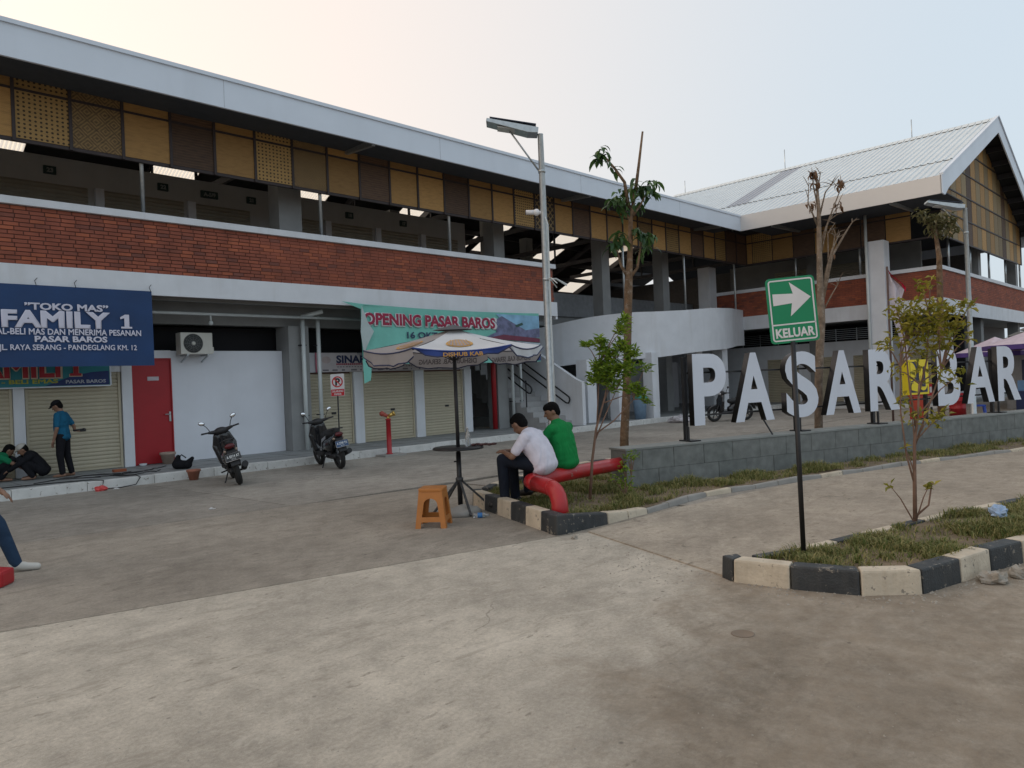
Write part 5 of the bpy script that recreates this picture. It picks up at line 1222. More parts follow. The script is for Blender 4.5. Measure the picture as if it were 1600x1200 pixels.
def hand_prims(w, d, side, curl=0.5, up=Vector((0,0,1))):
    """palm and five fingers at wrist w pointing along d"""
    w = Vector(w); d = Vector(d).normalized(); n = up - d*up.dot(d); n = n.normalized() if n.length > .05 else Vector((0,1,0)); x = d.cross(n)*side
    pr = [('c', w, 0.026, w+d*0.03, 0.028), ('e', w+d*0.055, (0.040,0.040,0.040))]
    pr = [('c', w, 0.025, w+d*0.035, 0.026), ('c', w+d*0.035+x*0.018, 0.019, w+d*0.085+x*0.026, 0.016), ('c', w+d*0.035-x*0.018, 0.019, w+d*0.085-x*0.026, 0.016), ('c', w+d*0.05, 0.02, w+d*0.085, 0.017)]
    for k, (off, ln) in enumerate(((0.030,0.062),(0.010,0.072),(-0.010,0.068),(-0.030,0.052))):
        b0 = w+d*0.088+x*off; m1 = b0+d*ln*0.55-n*curl*0.02; e = m1+d*ln*0.45*(1-curl*0.5)-n*curl*0.03
        pr += [('c', b0, 0.0095, m1, 0.009), ('c', m1, 0.009, e, 0.0075)]
    t0 = w+d*0.03+x*0.03; t1 = t0+d*0.03+x*0.025-n*0.008; t2 = t1+d*0.035+x*0.004-n*0.01
    pr += [('c', t0, 0.012, t1, 0.011), ('c', t1, 0.011, t2, 0.0085)]
    return pr
def person(label, loc, rz_, J, shirt, trousers, shoes=None, sleeve=0.62, cap=None, head_yaw=0, head_pitch=0, hair=True, group=None, hem=0.05, belly=1.0, trouser_end=1.0, long_hair=False, curl=0.5, beltless=False):
    t = local(thing('person', label, 'person', loc, rz_, group))
    g_ = {k: Vector(v) for k, v in J.items()}
    sp = (g_['neck']-g_['pelvis']).normalized(); rt = (g_['shr']-g_['shl']).normalized(); fwd = sp.cross(rt)*-1; fwd = rt.cross(sp)*-1 if False else sp.cross(rt)
    if fwd.y < 0: fwd = -fwd
    T3 = Matrix((rt, fwd, sp)).transposed()
    def torso(inf):
        b_ = belly
        return [('e', g_['pelvis'], (0.165*b_+inf,0.115*b_+inf,0.13+inf), T3), ('e', g_['belly'], (0.165*b_+inf,0.118*b_+inf,0.18+inf), T3), ('e', lerp(g_['belly'],g_['chest'],.5), (0.176*b_+inf,0.118*b_+inf,0.17+inf), T3), ('e', lerp(g_['belly'],g_['pelvis'],.5), (0.168*b_+inf,0.118*b_+inf,0.15+inf), T3), ('e', g_['chest'], (0.185+inf,0.118+inf,0.16+inf), T3),
                ('c', lerp(g_['chest'],g_['shl'],0.75), 0.062+inf, lerp(g_['chest'],g_['shr'],0.75), 0.062+inf), ('c', g_['shl'], 0.052+inf, g_['shr'], 0.052+inf), ('c', g_['chest'], 0.09+inf, lerp(g_['chest'],g_['neck'],0.8), 0.062+inf)]
    def arm(s, inf, upto=1.0, fore=True):
        sh, el, wr = g_['sh'+s], g_['el'+s], g_['wr'+s]
        pr = [('c', sh, 0.050+inf, lerp(sh,el,upto), 0.050-0.012*upto+inf)]
        if fore: pr.append(('c', el, 0.038+inf, wr, 0.025+inf))
        return pr
    def leg(s, inf, end=1.0):
        hp, kn, an = g_['hp'+s], g_['kn'+s], g_['an'+s]
        return [('c', hp, 0.083+inf, kn, 0.056+inf), ('c', kn, 0.056+inf, lerp(kn,an,end), (0.056-0.018*end)+inf*1.3)]
    H = g_['head']; HR = Matrix.Rotation(R(head_yaw),3,'Z') @ Matrix.Rotation(R(head_pitch),3,'X')
    def hp_(v): return H + HR @ Vector(v)
    sk = torso(0) + arm('l',0)+arm('r',0)+leg('l',0)+leg('r',0)
    sk += [('c', lerp(g_['chest'],g_['neck'],0.6), 0.055, g_['neck'], 0.058), ('c', g_['neck'], 0.056, hp_((0,-0.015,-0.05)), 0.055)]
    sk += [('e', H, (0.074,0.093,0.105), HR), ('e', hp_((0,0.02,-0.055)), (0.058,0.072,0.062), HR), ('c', hp_((0,0.085,0.01)), 0.010, hp_((0,0.108,-0.025)), 0.014), ('e', hp_((0.076,-0.005,-0.012)), (0.012,0.02,0.032), HR), ('e', hp_((-0.076,-0.005,-0.012)), (0.012,0.02,0.032), HR), ('c', hp_((-0.02,0.085,-0.062)), 0.009, hp_((0.02,0.085,-0.062)), 0.009)]
    for s, sg in (('l',-1),('r',1)):
        wr, el = g_['wr'+s], g_['el'+s]; hd_ = Vector(J['hd'+s]) if 'hd'+s in J else (wr-el)
        sk += hand_prims(wr, hd_, sg, curl)
        an = g_['an'+s]; ft = Vector(J.get('ft'+s, (0,1,0))).normalized()
        sk += [('c', an+Vector((0,0,-0.03))-ft*0.03, 0.035, an+ft*0.10+Vector((0,0,-0.045)), 0.030), ('c', an+ft*0.10+Vector((0,0,-0.045)), 0.030, an+ft*0.17+Vector((0,0,-0.05)), 0.022)]
    body = blob('body', sk, 0.0085, SKIN, t, 2)
    up_ = torso(0.014); 
    hemv = lerp(g_['pelvis'], g_['belly'], -hem/0.12)
    up_ += [('e', hemv, (0.168*belly+0.012,0.118*belly+0.014,0.09), T3)]
    up_ += arm('l',0.017,sleeve,False)+arm('r',0.017,sleeve,False)
    if sleeve > 0.99: up_ += [('c', g_['el'+s], 0.055, g_['wr'+s], 0.045) for s in 'lr']
    blob('shirt', up_, 0.011, shirt, t, 9)
    lw = [('e', g_['pelvis']+Vector((0,0,-0.02)), (0.170*belly,0.118*belly,0.10), T3)]+leg('l',0.014,trouser_end)+leg('r',0.014,trouser_end)
    blob('trousers', lw, 0.011, trousers, t, 5)
    if shoes:
        for s in 'lr':
            an = g_['an'+s]; ft = Vector(J.get('ft'+s, (0,1,0))).normalized()
            so = blob('shoe', [('c', an+Vector((0,0,-0.02))-ft*0.03, 0.046, an+ft*0.06+Vector((0,0,-0.035)), 0.046), ('c', an+ft*0.06+Vector((0,0,-0.04)), 0.043, an+ft*0.18+Vector((0,0,-0.05)), 0.036)], 0.008, shoes, t)
    if hair:
        hm = [('e', hp_((0,-0.018,0.025)), (0.081,0.092,0.096), HR), ('e', hp_((0,-0.045,-0.01)), (0.074,0.062,0.085), HR), ('e', hp_((0,0.02,0.062)), (0.068,0.072,0.055), HR)]
        if long_hair: hm += [('e', hp_((0,-0.05,-0.10)), (0.07,0.05,0.09), HR)]
        blob('hair', hm, 0.008, HAIR, t, 2)
    ey = MB()
    for sg in (-1, 1): ey.ball(hp_((0.031*sg,0.083,0.012)), (0.012,0.008,0.008), 8, 5, HR)
    ey.build('eyes', mat('eye_dark', (0.03,0.02,0.018), 0.3), t)
    MB().ball(hp_((0,0.088,-0.062)), (0.022,0.008,0.006), 8, 5, HR).build('mouth', mat('lips', (0.22,0.07,0.06), 0.5), t)
    if cap is not None:
        cm_ = blob('cap', [('e', hp_((0,-0.005,0.055)), (0.088,0.102,0.072), HR), ('c', hp_((-0.045,0.10,0.045)), 0.014, hp_((0.045,0.10,0.045)), 0.014), ('c', hp_((-0.035,0.15,0.028)), 0.010, hp_((0.035,0.15,0.028)), 0.010), ('c', hp_((0,0.09,0.045)), 0.03, hp_((0,0.14,0.03)), 0.015)], 0.008, cap, t, 2)
    return t
NAVYT = cloth_mat('navy_trousers', (0.012,0.016,0.026)); WSHIRT = cloth_mat('white_shirt', (0.66,0.64,0.72)); GSHIRT = cloth_mat('green_shirt', (0.010,0.215,0.055))
BSHIRT = cloth_mat('teal_blue_shirt', (0.012,0.10,0.185)); BLKC = cloth_mat('black_cloth', (0.010,0.010,0.013)); GRNC = cloth_mat('green_cloth', (0.01,0.16,0.07)); JEANS = cloth_mat('blue_jeans', (0.022,0.045,0.085))
SHOEB = mat('black_shoe', (0.015,0.015,0.016), 0.5); SHOEW = mat('white_sneaker', (0.52,0.51,0.47), 0.6)
seat = {'pelvis':(0,0.0,0.64),'belly':(0,0.045,0.76),'chest':(0,0.12,0.88),'neck':(0,0.20,0.99),'head':(0,0.285,1.085),
  'shl':(-0.195,0.135,0.94),'shr':(0.195,0.135,0.94),'ell':(-0.26,0.27,0.735),'elr':(0.25,0.29,0.745),'wrl':(-0.09,0.44,0.765),'wrr':(0.07,0.46,0.765),
  'hpl':(-0.09,0.03,0.625),'hpr':(0.09,0.03,0.625),'knl':(-0.13,0.45,0.685),'knr':(0.13,0.45,0.685),'anl':(-0.12,0.44,0.215),'anr':(0.12,0.42,0.215)}
w_ = person('man in white shirt and dark trousers hunched on the red pipe rail', (7.02,6.50,-0.09), math.atan2(0.36,0.93), seat, WSHIRT, NAVYT, SHOEB, sleeve=0.72, head_pitch=-38, head_yaw=-18, belly=1.15)
w_.scale = (1.17,1.15,1.15)
seat2 = {'pelvis':(0,0.0,0.64),'belly':(0,0.03,0.80),'chest':(0,0.07,0.96),'neck':(0,0.13,1.11),'head':(0,0.18,1.235),
  'shl':(-0.20,0.07,1.02),'shr':(0.20,0.07,1.02),'ell':(-0.24,0.25,0.82),'elr':(0.25,0.24,0.82),'wrl':(-0.10,0.46,0.76),'wrr':(0.10,0.46,0.77),
  'hpl':(-0.095,0.03,0.625),'hpr':(0.095,0.03,0.625),'knl':(-0.17,0.45,0.66),'knr':(0.16,0.45,0.66),'anl':(-0.16,0.48,0.24),'anr':(0.15,0.46,0.24)}
g2_ = person('man in bright green shirt sitting on the red pipe rail by the lamp', (7.60,6.62,-0.05), math.atan2(0.20,0.98), seat2, GSHIRT, NAVYT, SHOEB, sleeve=0.85, head_yaw=42, head_pitch=-22, belly=1.12); g2_.scale = (1.15,1.08,1.08)
stand = {'pelvis':(0,0.0,0.86),'belly':(0,0.03,1.0),'chest':(0,0.02,1.16),'neck':(0,0.03,1.33),'head':(0,0.09,1.45),
  'shl':(-0.17,0.02,1.26),'shr':(0.17,0.02,1.26),'ell':(-0.21,0.02,0.99),'elr':(0.22,-0.12,1.02),'wrl':(-0.20,0.09,0.76),'wrr':(0.08,-0.20,0.93),'hdr':(-0.5,-0.6,0),
  'hpl':(-0.09,0,0.84),'hpr':(0.09,0,0.84),'knl':(-0.10,0.03,0.47),'knr':(0.10,-0.02,0.47),'anl':(-0.10,-0.01,0.075),'anr':(0.10,-0.10,0.075)}
person('man in teal shirt and dark cap standing before the beige shutter', (4.12,17.15,0.165), math.atan2(0.80,0.60), stand, BSHIRT, BLKC, None, sleeve=0.75, cap=BLKC, head_pitch=-28, hem=0.04, trouser_end=0.95)
tl_ = thing('flashlight', 'short black torch held behind the back of the man in teal', 'torch', (4.33,16.99,1.12)); MB().tube([(4.27,17.0,1.10),(4.42,16.89,1.118)],0.015,8).build('tube', BLACK, tl_); MB().tube([(4.42,16.89,1.118),(4.45,16.87,1.122)],0.02,8).build('head', BLACK, tl_)
squat = {'pelvis':(0,-0.05,0.20),'belly':(0,0.03,0.32),'chest':(0,0.12,0.43),'neck':(0,0.21,0.53),'head':(0,0.28,0.61),
  'shl':(-0.17,0.13,0.48),'shr':(0.17,0.13,0.48),'ell':(-0.22,0.33,0.34),'elr':(0.22,0.33,0.34),'wrl':(-0.12,0.50,0.22),'wrr':(0.12,0.50,0.22),
  'hpl':(-0.10,-0.03,0.18),'hpr':(0.10,-0.03,0.18),'knl':(-0.17,0.32,0.42),'knr':(0.17,0.32,0.42),'anl':(-0.14,0.12,0.08),'anr':(0.14,0.12,0.08)}
person('person in loose black clothes and pale cap crouching on the walkway', (3.72,17.30,0.165), R(75), squat, BLKC, BLKC, None, sleeve=1.0, cap=mat('pale_cap', (0.42,0.40,0.36), 0.8), head_pitch=-35)
squat2 = dict(squat)
person('barefoot person with green sleeve crouching at the far left of the walkway', (2.98,17.55,0.165), R(-95), squat2, GRNC, BLKC, None, sleeve=0.6, head_pitch=-35, long_hair=True)
edge = {'pelvis':(0,0.0,0.90),'belly':(0,0.01,1.05),'chest':(0,0.02,1.22),'neck':(0,0.02,1.42),'head':(0,0.05,1.55),
  'shl':(-0.18,0.02,1.34),'shr':(0.18,0.02,1.34),'ell':(-0.23,0.06,1.05),'elr':(0.24,0.16,1.07),'wrl':(-0.22,0.14,0.83),'wrr':(0.20,0.38,0.86),
  'hpl':(-0.09,0,0.88),'hpr':(0.09,0,0.88),'knl':(-0.10,0.28,0.50),'knr':(0.10,0.02,0.48),'anl':(-0.10,0.42,0.085),'anr':(0.10,-0.12,0.085)}
person('person in blue jeans and white sneakers cut off at the left edge', (1.24,8.93,0.0), math.atan2(-S2,-S2)+R(22), edge, cloth_mat('grey_top', (0.10,0.10,0.11)), JEANS, SHOEW)
rb_ = thing('red_barrier_foot', 'small red chamfered block on the ground at the left edge', 'block', (1.28,8.42,0))
MB().prism([(1.03,8.70),(1.48,8.50),(1.56,8.36),(1.42,8.18),(0.95,8.38)], 0.0, 0.15).build('block', RED, rb_, bevel=0.03)

# ================================================================ SCOOTERS
SB = mat('scooter_black_gloss', (0.012,0.013,0.016), 0.22, var=0.1, coat=0.5); SM = mat('scooter_black_matt', (0.018,0.018,0.02), 0.6); TY = mat('tyre_rubber', (0.016,0.016,0.016), 0.85, bump=0.3)
RIM = mat('wheel_alloy_dark', (0.10,0.10,0.105), 0.4, 0.6); CHR = mat('mirror_glass', (0.85,0.88,0.92), 0.05, 1.0, var=0); TL = mat('tail_lamp_red', (0.09,0.006,0.009), 0.2); SILV = mat('silver_trim', (0.45,0.45,0.46), 0.3, 0.7)
def wheel(t, x):
    m_ = MB(); R0, r0_ = 0.235, 0.052; n, k = 28, 8; m_.smooth = True
    for i in range(n):
        a = 2*math.pi*i/n
        for j in range(k):
            b_ = 2*math.pi*j/k; rr = R0+r0_*math.cos(b_); m_.v.append((x+rr*math.cos(a), r0_*math.sin(b_)*1.05, 0.287+rr*math.sin(a)))
    for i in range(n):
        for j in range(k): m_.face((i*k+j, ((i+1)%n)*k+j, ((i+1)%n)*k+(j+1)%k, i*k+(j+1)%k))
    w = MB(); M_ = Matrix.Translation((x,0,0.287)) @ Matrix.Rotation(R(90),4,'X')
    w.lathe([(0.035,-0.05),(0.04,0.05)], (0,0,0), 12, M_)
    wo_ = w.build('wheel', RIM, t)
    m_.build('tyre', TY, wo_)
    s_ = MB()
    for q in range(5):
        a = 2*math.pi*q/5; s_.bar((x+0.03*math.cos(a),0,0.287+0.03*math.sin(a)),(x+0.19*math.cos(a),0,0.287+0.19*math.sin(a)),0.025,0.035,up=(0,1,0))
    s_.tube([(x+0.19*math.cos(2*math.pi*i/24),0,0.287+0.19*math.sin(2*math.pi*i/24)) for i in range(25)],0.018,6,False)
    s_.build('rim', RIM, wo_)
def scooter(label, plate, accent=None, plate_blue=False, group='black scooters parked on the forecourt'):
    t = local(thing('scooter', label, 'scooter', (0,0,0), 0, group))
    wheel(t, 0.63); wheel(t, -0.62)
    blob('rear_body', [('c',(0.02,0,0.44),0.11,(-0.45,0,0.60),0.13),('c',(-0.45,0,0.60),0.13,(-0.82,0,0.76),0.075),('e',(-0.30,0,0.52),(0.34,0.17,0.17)),('c',(-0.6,0.07,0.62),0.07,(-0.85,0.05,0.77),0.05),('c',(-0.6,-0.07,0.62),0.07,(-0.85,-0.05,0.77),0.05)], 0.014, SB, t, 4)
    blob('seat', [('c',(0.05,0,0.72),0.085,(-0.25,0,0.74),0.10),('c',(-0.25,0,0.76),0.105,(-0.72,0,0.83),0.085)], 0.014, SM, t, 4)
    blob('floorboard', [('b',(-0.05,-0.15,0.29,0.38,0.15,0.37)),('c',(0.36,0.13,0.33),0.05,(0.36,-0.13,0.33),0.05)], 0.014, SM, t, 3)
    blob('front_shield', [('c',(0.40,0.11,0.42),0.08,(0.40,0.18,0.74),0.055),('c',(0.40,-0.11,0.42),0.08,(0.40,-0.18,0.74),0.055),('c',(0.41,0.175,0.74),0.055,(0.36,0.11,0.94),0.055),('c',(0.41,-0.175,0.74),0.055,(0.36,-0.11,0.94),0.055),('c',(0.42,0.09,0.5),0.08,(0.38,0.08,0.90),0.08),('c',(0.42,-0.09,0.5),0.08,(0.38,-0.08,0.90),0.08),('c',(0.43,0,0.45),0.09,(0.38,0,0.93),0.09)], 0.014, SB, t, 4)
    blob('handlebar_cover', [('e',(0.34,0,1.02),(0.11,0.13,0.075)),('c',(0.33,0.10,1.02),0.045,(0.27,0.22,1.045),0.028),('c',(0.33,-0.10,1.02),0.045,(0.27,-0.22,1.045),0.028)], 0.012, SM, t, 4)
    MB().ball((0.435,0,1.0),(0.03,0.085,0.05),12,8).build('headlight', mat('headlight_glass', (0.5,0.5,0.52), 0.1), t)
    for s in (-1,1):
        g_ = MB().tube([(0.28,s*0.20,1.045),(0.24,s*0.36,1.06)],0.017,8).build('grip', SM, t)
        MB().tube([(0.31,s*0.22,1.04),(0.34,s*0.30,1.045),(0.30,s*0.37,1.05)],0.007,5).build('brake_lever', GALV, g_)
        st_ = MB().tube([(0.30,s*0.19,1.06),(0.29,s*0.23,1.16),(0.28,s*0.27,1.22)],0.007,6).build('mirror_stalk', SM, t)
        MB().ball((0.285,s*0.30,1.255),(0.018,0.062,0.040),12,8,Matrix.Rotation(s*R(22),3,'X')).build('mirror_housing', SM, st_)
        MB().ball((0.270,s*0.30,1.255),(0.010,0.056,0.034),12,8,Matrix.Rotation(s*R(22),3,'X')).build('mirror_glass', CHR, st_)
        MB().tube([(0.50,s*0.075,0.62),(0.63,s*0.075,0.29)],0.024,8).build('fork_leg', SM, t)
        MB().ball((-0.80,s*0.10,0.69),(0.05,0.03,0.028),8,6).build('indicator', mat('indicator_amber', (0.40,0.30,0.24), 0.2), t)
        MB().tube([(-0.40,s*0.13,0.31),(-0.40,s*0.25,0.30)],0.016,6).build('foot_peg', SM, t)
        MB().tube([(-0.52,s*0.10,0.34),(-0.66,s*0.11,0.62)],0.025,8).build('shock_absorber', SM, t)
    fm = MB(); fm.smooth = True; n = 12
    for i in range(n+1):
        a = R(20+150*i/n)
        for y, rr in ((-0.07,0.30),(-0.045,0.325),(0.045,0.325),(0.07,0.30)): fm.v.append((0.63+rr*math.cos(a), y, 0.287+rr*math.sin(a)))
    for i in range(n):
        for j in range(3): fm.face((i*4+j,i*4+j+1,(i+1)*4+j+1,(i+1)*4+j))
    fm.build('front_mudguard', SB, t)
    blob('engine', [('e',(-0.30,0.02,0.30),(0.24,0.10,0.10)),('c',(-0.2,0.06,0.30),0.08,(-0.62,0.08,0.29),0.06)], 0.014, SM, t, 3)
    ex = MB(); ex.tube([(-0.2,-0.10,0.22),(-0.42,-0.15,0.25)],0.022,8); ex.tube([(-0.42,-0.15,0.25),(-0.50,-0.16,0.28),(-0.86,-0.17,0.38)],[0.03,0.055,0.06],12); ex.build('exhaust', SM, t)
    MB().box(-0.74,-0.195,0.33,-0.50,-0.185,0.41).build('heat_shield', SILV, t)
    MB().tube([(-0.52,0.11,0.86),(-0.86,0.11,0.89),(-0.92,0.06,0.90),(-0.92,-0.06,0.90),(-0.86,-0.11,0.89),(-0.52,-0.11,0.86)],0.014,8).build('grab_rail', SM, t)
    MB().ball((-0.885,0,0.775),(0.035,0.095,0.05),12,8).build('tail_lamp', TL, t)
    gd = MB(); gd.ext([(-0.84,-0.08,0.70),(-0.98,-0.085,0.42),(-0.96,-0.085,0.40),(-0.80,-0.08,0.66)],(0,0.16,0)); gd.build('rear_mudguard', SM, t)
    Mp = frame((-0.965,0,0.575),(0,-1,0),(0.38,0,1))
    pl = MB().prism([(-0.135,-0.065),(0.135,-0.065),(0.135,0.065),(-0.135,0.065)],-0.004,0.004,Mp).build('number_plate', mat('plate_blue' if plate_blue else 'plate_black', (0.03,0.07,0.16) if plate_blue else (0.02,0.022,0.024), 0.4), t)
    text(plate, 0.072, Mp @ Matrix.Translation((0,-0.012,0.0052)), mat('plate_white', (0.6,0.62,0.62), 0.5, var=0), pl, name='digits', off=0.002, ext=0.0004, width=0.23)
    text('09 25', 0.036, Mp @ Matrix.Translation((0,-0.052,0.0052)), mat('plate_white', (0.6,0.62,0.62)), pl, name='digits', ext=0.0004)
    ring_ = MB(); ring_.tube([tuple(Mp @ Vector(q)) for q in ((-0.14,-0.07,0.004),(0.14,-0.07,0.004),(0.14,0.07,0.004),(-0.14,0.07,0.004),(-0.14,-0.07,0.004))],0.004,4); ring_.build('plate_frame', SILV, pl)
    MB().tube([(-0.05,0.10,0.26),(-0.12,0.22,0.06),(-0.13,0.30,-0.045)],0.013,6).build('side_stand', SM, t)
    if accent:
        for s in (-1,1): MB().add([(-0.02,s*0.150,0.40),(0.03,s*0.150,0.40),(-0.22,s*0.166,0.68),(-0.46,s*0.150,0.76),(-0.44,s*0.155,0.70),(-0.20,s*0.175,0.60)], [(0,1,2,5),(5,2,3,4)][::1]).build('side_trim', accent, t)
    return t
def place_sc(t, loc, heading, lean):
    t.location = (loc[0], loc[1], loc[2]); h = math.atan2(heading[1], heading[0])
    t.rotation_mode = 'QUATERNION'
    from mathutils import Quaternion
    t.rotation_quaternion = Quaternion((0,0,1), h) @ Quaternion((1,0,0), -R(lean))
h1 = Vector((0.33,0.944)); s1 = scooter('black scooter seen from behind leaning in front of the white wall', 'A 8314 AT'); c1 = Vector((6.13,13.46))+h1*0.62; place_sc(s1, (c1.x,c1.y,0.0), h1, 14)
h2 = Vector((0.19,0.98)); s2 = scooter('black scooter with silver side trim parked by the downpipes', 'A 2749 TX', SILV, True); c2 = Vector((8.58,13.90))+h2*0.62; place_sc(s2, (c2.x,c2.y,0.0), h2, 9)
h3 = Vector((-0.85,0.52)); s3 = scooter('black scooter standing behind the white letters P and A', 'A 5102 KB'); place_sc(s3, (24.2,13.2,0.0), h3, 6)

# ================================================================ VEGETATION
BARK = mat('brown_bark', (0.17,0.105,0.060), 0.95, var=0.4, scale=9, bump=1.0, bscale=28, dirt=0.6, dirtc=(0.07,0.052,0.04), chip=0.6, chipc=(0.25,0.19,0.14), chips=10); BARKG = mat('pale_dry_bark', (0.22,0.165,0.12), 0.95, var=0.35, scale=9, bump=0.8, bscale=30, dirt=0.5, dirtc=(0.10,0.08,0.065), chip=0.6, chipc=(0.31,0.26,0.21), chips=10); TWIG = mat('thin_brown_stem', (0.20,0.12,0.085), 0.9, var=0.25, scale=12)
LGRN = leaf_mat('mango_leaf', (0.018,0.062,0.022), (0.085,0.165,0.035)); LBR = leaf_mat('bright_leaf', (0.09,0.185,0.016), (0.27,0.37,0.035)); LYL = leaf_mat('yellowing_leaf', (0.17,0.185,0.018), (0.42,0.35,0.05)); LOLV = leaf_mat('dusty_leaf', (0.10,0.10,0.035), (0.18,0.16,0.07)); LDRY = leaf_mat('dry_leaf', (0.14,0.075,0.04), (0.23,0.13,0.07), 0.9)
def leaf_geo(L_, W_, droop=0.5, fold=0.25):
    """verts and faces of one leaf growing along +x from the origin"""
    vs, fs = [], []; n = 4; ws = [0.25,0.9,1.0,0.7,0.02]
    for i in range(n+1):
        f = i/n; x = L_*math.sin(f*droop*1.5)/(droop*1.5) if droop > .01 else L_*f; z = -L_*(1-math.cos(f*droop*1.5))/(droop*1.5) if droop > .01 else 0
        w = W_*ws[i]; vs += [(x,-w,z+fold*w),(x,0,z),(x,w,z+fold*w)]
    for i in range(n):
        b_ = i*3; fs += [(b_,b_+3,b_+4,b_+1),(b_+1,b_+4,b_+5,b_+2)]
    return vs, fs
def small_leaf(L_, W_): return [(0,0,0),(L_*0.5,-W_,0.01),(L_,0,-L_*0.12),(L_*0.5,W_,0.01)], [(0,1,2),(0,2,3)]
def rnd_dir(zmin=-1, zmax=1):
    z = random.uniform(zmin, zmax); a = random.uniform(0, 2*math.pi); r = math.sqrt(max(0,1-z*z)); return Vector((r*math.cos(a), r*math.sin(a), z))
def orient(d, p):
    d = d.normalized(); q = d.to_track_quat('X', 'Z'); return Matrix.Translation(p) @ q.to_matrix().to_4x4() @ Matrix.Rotation(random.uniform(-.5,.5),4,'X')
# mango tree
mt = thing('mango_tree', 'slim mango tree with drooping leaf tufts beside the letter wall', 'tree', (10.9,8.1,0.1))
trunk = [(10.9,8.1,0.0),(10.92,8.08,0.66),(10.98,8.02,1.59),(11.03,7.97,2.76),(11.05,7.95,3.3),(11.09,7.91,3.92),(11.12,7.88,4.62),(11.19,7.81,5.08)]
MB().tube(trunk, [0.092,0.078,0.072,0.068,0.076,0.052,0.038,0.026], 12).build('trunk', BARK, mt)
for br, r_ in (([(11.19,7.81,5.05),(11.25,7.75,5.55),(11.32,7.68,6.18)],[0.034,0.026,0.018]),([(11.10,7.90,4.80),(11.06,7.94,5.27),(10.95,8.05,5.51),(10.82,8.18,5.75)],[0.036,0.03,0.024,0.016]),
    ([(11.05,7.95,3.55),(10.97,8.03,3.75),(10.93,8.08,4.05)],[0.04,0.025,0.012]),([(11.06,7.94,3.5),(11.18,7.82,3.7),(11.25,7.75,4.2)],[0.04,0.025,0.012]),([(11.12,7.88,4.6),(11.26,7.75,4.85),(11.36,7.66,5.1)],[0.03,0.018,0.01]),([(11.12,7.88,4.55),(11.02,7.98,4.8),(10.96,8.04,4.98)],[0.03,0.018,0.01])):
    MB().tube(br, r_, 8).build('branch', BARK, mt)
lm = []
for L_, W_, d_ in ((0.25,0.034,1.25),(0.30,0.038,1.1),(0.21,0.032,1.4),(0.17,0.026,0.9)):
    vs, fs = leaf_geo(L_, W_, d_); b_ = MB(); b_.smooth = True; b_.add(vs, fs); lm.append(b_.mesh('leaf', LGRN))
clumps = [((10.77,8.23,5.80),30,0.16),((10.93,8.08,5.52),5,0.08),((11.02,7.98,5.05),14,0.14),((11.24,7.76,5.17),26,0.18),((11.36,7.64,5.08),22,0.15),((11.46,7.55,5.26),14,0.10),((10.93,8.08,4.95),22,0.15),((11.22,7.80,4.90),12,0.14),((10.92,8.08,4.10),18,0.12),((10.95,8.05,4.30),16,0.12),((11.20,7.80,4.32),24,0.15),((11.37,7.64,4.28),16,0.12),((11.28,7.72,4.02),12,0.12),((11.0,8.0,4.75),12,0.12)]
nl = 0
for c_, n, r_ in clumps:
    for i in range(n):
        d = rnd_dir(-0.35, 0.5); p = Vector(c_)+rnd_dir()*r_*random.random()**0.5
        M_ = orient(d, p); o = put('leaf', random.choice(lm), mt, p); o.rotation_euler = M_.to_euler(); sc_ = random.uniform(0.8,1.2); o.scale = (sc_,sc_,sc_); nl += 1
# bare tree
bt3 = thing('bare_tree', 'leafless tree with pale trunk and shrivelled tips behind the KELUAR sign', 'tree', (14.05,5.85,0))
MB().tube([(14.05,5.85,0.0),(14.09,5.81,1.43),(14.16,5.74,2.65),(14.17,5.73,3.63),(14.19,5.71,4.73),(14.18,5.72,5.4)], [0.078,0.072,0.078,0.054,0.036,0.016], 12).build('trunk', BARKG, bt3)
brs = [[(14.17,5.73,2.9),(14.34,5.56,3.86),(14.53,5.37,4.28),(14.65,5.25,4.52)],[(14.17,5.73,3.02),(14.27,5.63,3.62),(14.35,5.55,3.99),(14.46,5.44,4.29)],[(14.19,5.71,4.75),(14.13,5.77,5.22),(14.12,5.78,5.57)],[(14.19,5.71,4.6),(14.29,5.61,5.09),(14.48,5.42,5.39)],[(14.2,5.7,4.14),(14.37,5.53,4.72),(14.48,5.42,5.08),(14.52,5.38,5.26)],[(14.17,5.73,3.77),(14.3,5.6,4.48),(14.46,5.44,4.84)],[(14.18,5.72,5.1),(14.24,5.66,5.49)],[(14.17,5.73,2.77),(14.32,5.58,3.13),(14.43,5.47,3.37)],[(14.2,5.7,3.2),(14.32,5.62,3.7),(14.30,5.60,4.3),(14.42,5.50,4.5)],[(14.34,5.56,3.86),(14.40,5.50,4.3)],[(14.18,5.72,4.4),(14.05,5.85,4.9),(14.08,5.83,5.3)]]
for k, br in enumerate(brs):
    r0_ = 0.036 if k in (0,1) else 0.02
    MB().tube(br, [r0_*(1-0.75*i/(len(br)-1)) for i in range(len(br))], 7).build('branch', BARKG, bt3)
    for q in range(3):
        p = lerp(br[-2], br[-1], random.uniform(0.1,1)); d = rnd_dir(0.1,1)*random.uniform(0.12,0.3)
        MB().tube([p, p+d*0.6+Vector((0,0,.02)), p+d], [0.008,0.006,0.003], 5).build('twig', BARKG, bt3)
vs, fs = leaf_geo(0.16, 0.026, 1.3, 0.8); b_ = MB(); b_.add(vs, fs); dl = b_.mesh('leaf', LDRY)
